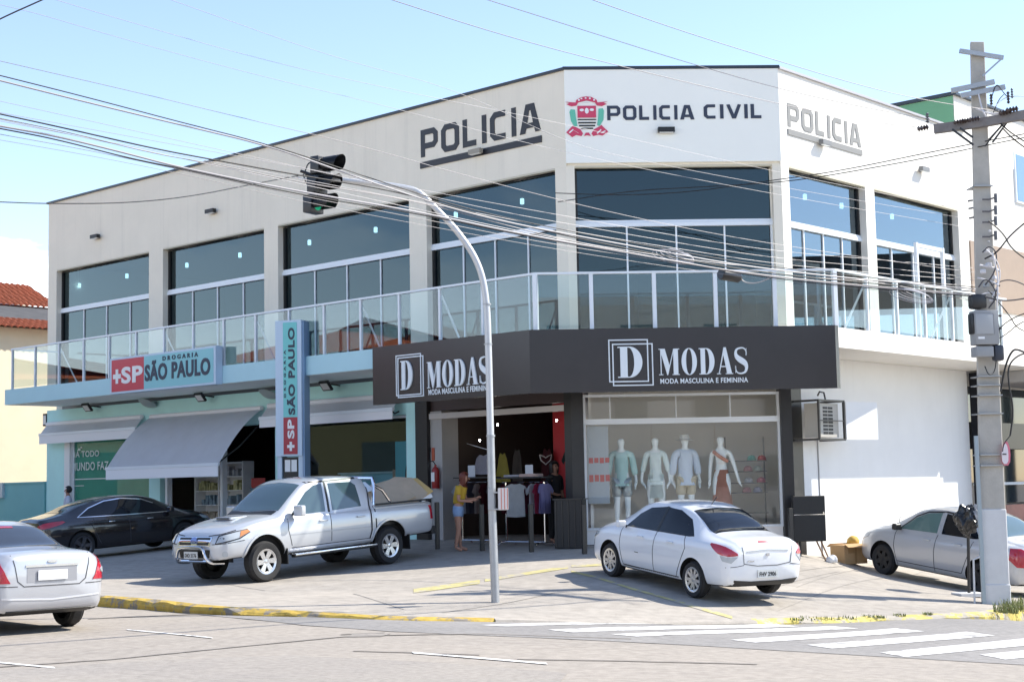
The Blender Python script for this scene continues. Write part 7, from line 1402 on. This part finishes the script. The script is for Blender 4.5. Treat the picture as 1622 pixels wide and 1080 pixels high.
L_ = [([(0, 120), (140, 155), (290, 195), (430, 230), (600, 287), (760, 338), (1000, 385), (1225, 425), (1545, 455)], .010, M_WBK, 'dark telephone cable, upper one of the pair at the left edge'),
      ([(0, 128), (140, 163), (290, 199), (430, 232), (590, 290), (760, 345), (1000, 390), (1225, 430), (1545, 458)], .016, M_WMD, 'thicker grey cable of the pair at the upper left edge'),
      ([(0, 181), (110, 205), (240, 235), (330, 252), (480, 279), (640, 305), (800, 352), (1000, 396), (1225, 436), (1545, 462)], .013, M_WBK, 'black cable crossing just at the traffic signal'),
      ([(0, 188), (110, 210), (240, 243), (330, 258), (480, 290), (660, 318), (830, 365), (1000, 402), (1225, 440), (1545, 466)], .012, M_WGR, 'grey cable passing below the top lamp of the traffic signal'),
      ([(0, 200), (90, 216), (200, 243), (290, 267), (480, 305), (660, 335), (830, 372), (1020, 405), (1225, 441), (1545, 468)], .018, M_WMD, 'thick grey bundled cable in the middle of the low cables'),
      ([(0, 204), (90, 221), (200, 250), (290, 268), (480, 310), (660, 338), (850, 378), (1040, 408), (1225, 444), (1545, 470)], .012, M_WBK, 'black cable along the underside of the thick bundle'),
      ([(0, 213), (140, 238), (290, 270), (480, 312), (660, 345), (850, 383), (1040, 412), (1225, 438), (1545, 452)], .008, M_WGR, 'thin grey cable under the thick bundle at the left'),
      ([(0, 222), (140, 246), (290, 276), (480, 320), (660, 355), (850, 390), (1040, 420), (1225, 445), (1545, 474)], .006, M_WGR, 'lowest thin cable at the left edge above the roof corner'),
      ([(640, 296), (760, 318), (893, 342), (1060, 372), (1225, 398), (1400, 412), (1545, 425)], .007, M_WLT, 'pale wire crossing the chamfer window along its white bar'),
      ([(655, 305), (800, 337), (930, 360), (1080, 386), (1225, 409), (1400, 424), (1545, 440)], .007, M_WLT, 'pale wire just below the white bar of the chamfer window'),
      ([(690, 325), (830, 352), (960, 376), (1080, 395), (1225, 418), (1400, 434), (1545, 444)], .008, M_WLT, 'pale wire across the lower chamfer panes'),
      ([(700, 340), (830, 368), (960, 392), (1080, 410), (1225, 427), (1400, 447), (1545, 478)], .009, M_WLT, 'lowest pale wire across the chamfer panes')]
for i, (a, r, m_, lab) in enumerate(L_): wire(a, r*.75, m_, lab, Y0=14.8 if a[0][0] < 100 else 19.0, Y1=YP-.2+.02*i, grp=lo)
wire([(0, 320), (78, 323), (200, 322), (300, 312), (400, 292), (480, 277)], .008, M_WBK, 'single black drop wire sagging past the far left roof corner to the traffic signal', Y0=16.5, Y1=YT, name='drop_wire', grp=None)
wire([(-60, 62), (0, 30), (70, -1), (200, -60)], .008, M_WBK, 'short black wire cutting the top left corner of the sky', Y0=12.5, Y1=13.5, name='drop_wire', grp=None)
def wire2(pts, r, mt, label, Y0, Y1):
    Q = []
    for i, (x, y) in enumerate(pts): Q.append(tuple(sink(x, y, Y0+(Y1-Y0)*i/(len(pts)-1))))
    bm = NB(); tube(bm, chaikin(Q, 3), r, 5); return prop(obj('drop_wire', bm, mt, smooth=True), label, 'wire', 'twin black wires sagging from the right')
wire2([(1720, 196), (1622, 212), (1460, 244), (1360, 265), (1290, 277), (1222, 286), (1100, 304), (990, 310), (880, 306)], .009, M_WBK, 'upper of two black wires sagging from the right edge past the chamfer window', 24.3, 30.6)
wire2([(1720, 200), (1622, 218), (1460, 252), (1360, 270), (1290, 282), (1222, 290), (1120, 296), (1000, 302), (884, 320)], .009, M_WBK, 'lower of two black wires sagging from the right edge past the chamfer window', 24.25, 30.5)
# splice case and coiled slack hung on the cables
q0, q1 = sink(1141, 434, 22.6), sink(1172, 440, 22.8); sp = thing('splice_closure', 'black cylindrical splice case hanging on the cables before the chamfer', 'splice case', tuple((q0+q1)/2))
bm = NB(); tube(bm, [q0, q0+(q1-q0)*.06, q0+(q1-q0)*.1, q1-(q1-q0)*.1, q1], [.075, .085, .085, .08, .055], 14); obj('case', bm, mat('splice_black', (.012, .012, .014), .3), sp, smooth=True)
bm = NB(); tube(bm, chaikin([tuple(sink(x, y, 22.8)) for x, y in [(1172, 440), (1180, 448), (1200, 449), (1226, 437)]], 2), .010, 6); obj('tail_cable', bm, M_WLT, sp, smooth=True)
def coil(px, py, Y, w, h, label, n=5):
    c = sink(px, py, Y); t = thing('cable_coil', label, 'cable coil', tuple(c), group='coils of slack cable on the wires')
    for k in range(n):
        a = [c+Vector((w*(1-.1*k)*math.cos(q)+.03*k, .03*k-.05, h*(1-.12*k)*math.sin(q)+.015*k-w*.22*math.cos(q))) for q in np.linspace(0, 2*math.pi, 26)]; bm = NB(); tube(bm, a, .0055, 5); obj('loop', bm, M_CBG if k % 3 else M_WLT, t, smooth=True)
coil(1066, 408, 22.0, .30, .085, 'coil of pale slack cable before the chamfer window'); coil(1442, 470, 24.0, .34, .09, 'coil of pale slack cable beside the concrete pole')
# ================================================================ NEIGHBOURS
M_TILE = mat('terracotta_tile', (.36, .10, .045), .75, var=.25, vscale=5, bump=.6, bscale=14)
nb1 = thing('cream_house', 'cream rendered house with terracotta roof tiles left of the corner building', 'house', tuple(FL.pt(26, -3, .3)))
FS = Frame(xy(FL.pt(25.5, 0, 0)), -FL.n, -FL.d); M_CRW = mat('warm_cream_render', (.74, .66, .50), .85, var=.05, vscale=1.2)
zt = FS.uz(40, 520)[1]; uS0 = FS.uz(-260, 520)[0]
bm = NB(); fbox(bm, FS, max(uS0, -3), 13, -9, 0, -.5, zt); obj('wall', bm, M_CRW, nb1)
def tiles(name, F, u0, u1, o0, z0, o1, z1, par):
    bm = NB(); nu = int((u1-u0)/.055); rows = []
    for j in range(9):
        s = j/8; rows.append([bm.verts.new(F.pt(u0+(u1-u0)*i/nu, o0+(o1-o0)*s, z0+(z1-z0)*s+.06*abs(math.sin(i*math.pi/4))+(.03 if j % 2 else 0))) for i in range(nu+1)])
    for j in range(8):
        for i in range(nu): bm.faces.new([rows[j][i], rows[j][i+1], rows[j+1][i+1], rows[j+1][i]])
    bmesh.ops.solidify(bm, geom=bm.faces[:], thickness=.04); bmesh.ops.recalc_face_normals(bm, faces=bm.faces[:]); return obj(name, bm, M_TILE, par, smooth=True)
tiles('eave_tiles', FS, max(uS0, -3)-.3, 13.3, .45, zt-.05, -.9, zt+.38, nb1)
bm = NB(); u0, u1 = max(uS0, -3)-.3, 13.3; hexa(bm, [FS.pt(u0, -.9, zt+.25), FS.pt(u1, -.9, zt+.25), FS.pt(u1, -4.0, zt+1.15), FS.pt(u0, -4.0, zt+1.15), FS.pt(u0, -.9, zt+.37), FS.pt(u1, -.9, zt+.37), FS.pt(u1, -4.0, zt+1.28), FS.pt(u0, -4.0, zt+1.28)]); bmesh.ops.recalc_face_normals(bm, faces=bm.faces[:]); obj('grey_sheet_roof', bm, mat('weathered_sheet_roof', (.075, .072, .07), .8, var=.25, vscale=2), nb1)
tiles('ridge_tiles', FS, u0, 6.0, -3.6, zt+1.2, -6.0, zt+2.3, nb1)
bm = NB(); hexa(bm, [FS.pt(u0, -3.9, zt), FS.pt(5.9, -3.9, zt), FS.pt(5.9, -8.9, zt), FS.pt(u0, -8.9, zt), FS.pt(u0, -3.9, zt+1.15), FS.pt(5.9, -3.9, zt+1.15), FS.pt(5.9, -8.9, zt+2.2), FS.pt(u0, -8.9, zt+2.2)]); bmesh.ops.recalc_face_normals(bm, faces=bm.faces[:]); obj('gable', bm, M_CRW, nb1)
tw_ = thing('teal_garden_wall', 'low teal wall closing the gap left of the pharmacy', 'wall', tuple(FL.pt(24, 0, .3))); zt2 = FL.uz(40, 766, .0)[1]
bm = NB(); fbox(bm, FL, 19.9, 36, -.12, .04, -.5, zt2); obj('wall', bm, M_TEAL, tw_); bm = NB(); fbox(bm, FL, 19.9, 36, -.15, .07, zt2+.001, zt2+.05); obj('coping', bm, M_TEAL, tw_)
bm = NB(); u, z = FL.uz(2, 775, .04); fbox(bm, FL, u-.2, u+.5, .041, .12, z-.25, z+.2); prop(obj('meter_cabinet', bm, mat('meter_white', (.5, .58, .62), .5)), 'small pale meter cabinet on the teal wall at the left edge', 'cabinet')
# taller green and white building on the right
u0, zg = FR.uz(1510, 151, -1.2); nb2 = thing('green_white_building', 'taller neighbouring building with green side wall and white front behind the concrete pole', 'building', tuple(FR.pt(u0, -1.2, -1)))
M_GRN = mat('green_render', (.15, .34, .20), .85, var=.06, vscale=1)
u1 = UR+.05
bm = NB(); fbox(bm, FR, u0+.02, 26, -12, -1.2, 9.6, zg); obj('upper_block', bm, M_CREAM, nb2)
bm = NB(); fbox(bm, FR, u0, u0+.018, -12, -1.22, 9.6, zg-.01); obj('green_side_wall', bm, M_GRN, nb2)
bm = NB(); fbox(bm, FR, u0-.05, u0+.1, -12.1, -1.1, zg, zg+.09); fbox(bm, FR, u0+.101, 26, -1.3, -1.1, zg, zg+.06); obj('dark_cap', bm, M_NAVY, nb2)
bm = NB(); fbox(bm, FR, u1, 26, -11, -.02, 4.2, 9.59); obj('white_front', bm, M_CREAM, nb2)
zb0, zb1 = FR.uz(1600, 478, -.01)[1], FR.uz(1600, 405, -.01)[1]
bm = NB(); fbox(bm, FR, u1+.02, u1+6, -.019, .015, zb0-.3, zb1+.15); obj('beige_panel', bm, mat('beige_panel', (.36, .28, .22), .8, var=.04), nb2)
ua, za = FR.uz(1610, 318, -.01); ub, zb = FR.uz(1640, 256, -.01); w_ = obj('window', (lambda b: (fbox(b, FR, ua-.05, ub+.6, -.019, .03, za-.05, zb+.05), b)[1])(NB()), M_ALU, nb2); bm = NB(); fbox(bm, FR, ua, ub+.55, .031, .036, za, zb); obj('pane', bm, mat('blue_curtain_glass', (.16, .28, .45), .15), w_)
bm = NB(); fbox(bm, FR, u1+.02, 22, -.01, 1.55, 4.18, 4.62); obj('canopy_slab', bm, M_CREAM, nb2); bm = NB(); fbox(bm, FR, u1+.05, 22, -.05, 1.45, 3.9, 4.17); obj('grey_canopy', bm, M_GREYP, nb2)
for k in range(5):
    ca, cb_ = u1+.1+k*1.9, u1+.1+k*1.9+1.75; bm = NB(); fbox(bm, FR, ca, cb_, -.40, -.37, 1.0, 3.88); obj('shop_pane', bm, mat('dark_shop_glass', (.02, .035, .045), .04, spec=.9), nb2)
    bm = NB(); fbox(bm, FR, cb_, ca+1.9, -.45, -.3, -1.2, 3.88); obj('shop_pillar', bm, M_BLACKP, nb2)
bm = NB(); fbox(bm, FR, u1+.03, 22, -.9, -.5, -1.5, 3.88); obj('shop_back', bm, mat('grey_shop_front', (.26, .25, .25), .7), nb2); bm = NB(); fbox(bm, FR, u1+.04, 22, -.3, -.2, 2.35, 3.0); obj('black_band', bm, M_BLACKP, nb2); bm = NB(); fbox(bm, FR, u1+.05, 22, -.3, -.22, 1.45, 1.52); obj('white_bar', bm, M_WHITE, nb2)
bm = NB(); fbox(bm, FR, u1+.04, 22, -.36, -.3, -1.5, .95); obj('shop_base', bm, mat('dark_red_shop_base', (.12, .04, .035), .5, var=.3, vscale=2), nb2)
# ================================================================ ACROSS THE STREET (seen mirrored in the glass)
def house(name, label, c, s, yaw, wall, roofh, roofm, wins, cat='house'):
    t = thing(name, label, cat, c, yaw); q = Matrix.Rotation(yaw, 4, 'Z'); X, Y_, H = s
    bm = NB(); box(bm, (c[0], c[1], c[2]+H/2), (X, Y_, H), yaw); obj('wall', bm, wall, t)
    if roofh:
        bm = NB(); e = .5; P = [Vector((a*(X/2+e), b*(Y_/2+e), H+.003)) for a, b in ((-1, -1), (1, -1), (1, 1), (-1, 1))]; r = [Vector((-X/2+Y_*.4, 0, H+roofh)), Vector((X/2-Y_*.4, 0, H+roofh))]
        vs = [bm.verts.new(Vector(c)+q @ p) for p in P+r]
        for f in ((0, 1, 5, 4), (1, 2, 5), (2, 3, 4, 5), (3, 0, 4), (3, 2, 1, 0)): bm.faces.new([vs[i] for i in f])
        bmesh.ops.recalc_face_normals(bm, faces=bm.faces[:]); obj('roof', bm, roofm, t)
    for side, a, z, w, h in wins:
        bm = NB(); p = {'S': (a, -Y_/2-.02), 'N': (a, Y_/2+.02), 'E': (X/2+.02, a), 'W': (-X/2-.02, a)}[side]; d = (w, .06, h) if side in 'SN' else (.06, w, h)
        box(bm, Vector(c)+q @ Vector((p[0], p[1], z)), d, yaw); wn = obj('window', bm, M_CGL2, t)
    return t
gw = mat('green_tan_wall', (.13, .14, .08), .85); 
house('tiled_house', 'low green walled house with orange tile roof mirrored in the balcony glass', (-30, 33, 0), (10, 15, 5.6), rad(8), gw, 2.6, M_TILE, [('E', -4, 2.6, 2.2, 1.6), ('E', 1, 2.6, 2.2, 1.6), ('E', 5, 2.4, 1.4, 2.2)])
house('tiled_house', 'white house with orange hipped roof farther along the left street, mirrored in the glass', (-31, 17, 0), (10, 12, 6.2), rad(-6), M_WHITE, 3.0, M_TILE, [('E', -3, 2.6, 2, 1.6), ('E', 2, 2.6, 2, 1.6)])
house('tiled_house', 'long pale house with orange roof far down the left street, mirrored in the pharmacy windows', (-36, 55, 0), (12, 26, 6.0), rad(4), mat('dull_tan_wall', (.30, .26, .21), .85), 2.6, M_TILE, [('E', a, 2.4, 2.2, 1.8) for a in (-9, -3, 3, 9)])
house('white_building', 'plain white building behind the viewpoint mirrored in the chamfer glass', (12, -17, 0), (22, 8, 10.5), 0, mat('dull_white_render', (.82, .80, .75), .85, var=.05), 0, M_TILE, [('N', a, z, 1.6, 1.5) for a in (-9, -5.5, -2, 2, 5.5, 9) for z in (2.2, 5.4, 8.4)], 'building')
house('grey_house', 'grey building left of the viewpoint mirrored in the display window', (-12, -17, 0), (18, 9, 6.5), rad(4), mat('grey_tan_render', (.50, .46, .40), .85), 2.2, M_TILE, [('N', a, z, 1.8, 1.5) for a in (-4, 0, 4) for z in (2, 4.8)])
dk = thing('dark_canopy', 'dark steel canopy across the right street mirrored in the balcony glass', 'canopy', (26, 36, -1)); bm = NB(); box(bm, (27, 39, 8.3), (10, 13, .9), rad(10)); obj('canopy_roof', bm, M_BLKMET, dk)
for x, y in ((23.5, 34), (31, 34), (23, 44), (30, 44.5)): bm = NB(); box(bm, (x, y, 3.4), (.3, .3, 8.9)); obj('canopy_post', bm, M_BLKMET, dk)
# ================================================================ GRASS AND WEEDS
def tufts(name, label_kind, spots, n, h, mt):
    bm = NB(); rg = random.Random(5)
    for (x, y, r) in spots:
        c = at(x, y)
        for _ in range(n):
            a, d = rg.uniform(0, 6.28), r*math.sqrt(rg.random()); px, py = c.x+d*math.cos(a), c.y+d*math.sin(a)*.8; z = max(G(px, py), RD(px, py)); hh = h*rg.uniform(.4, 1.2); w = rg.uniform(.004, .009); t_ = rg.uniform(0, 6.28); lean = Vector((math.cos(t_), math.sin(t_), 0))*hh*rg.uniform(.1, .7); s = Vector((-math.sin(t_), math.cos(t_), 0))*w
            b = Vector((px, py, z)); v = [bm.verts.new(q) for q in (b-s, b+s, b+lean*.4+Vector((0, 0, hh*.6))+s*.7, b+lean*.4+Vector((0, 0, hh*.6))-s*.7, b+lean+Vector((0, 0, hh)))]
            bm.faces.new([v[0], v[1], v[2], v[3]]); bm.faces.new([v[3], v[2], v[4]])
    o_ = obj(name, bm, mt); o_['kind'] = 'stuff'; return o_
M_GRASS = mat('grass_green', (.19, .21, .07), .8, var=.35, vscale=9)
tufts('grass', '', [(1606, 966, .30), (1622, 962, .35), (1640, 958, .5), (1595, 970, .2), (1660, 966, .6)], 150, .13, M_GRASS)
tufts('weeds', '', [(1285, 981, .22), (1310, 980, .2), (1345, 979, .16), (1380, 977, .14), (1262, 982, .1), (1425, 975, .1), (1470, 973, .08), (1395, 978, .08)], 45, .04, mat('weed_green', (.16, .19, .06), .85, var=.35, vscale=9))
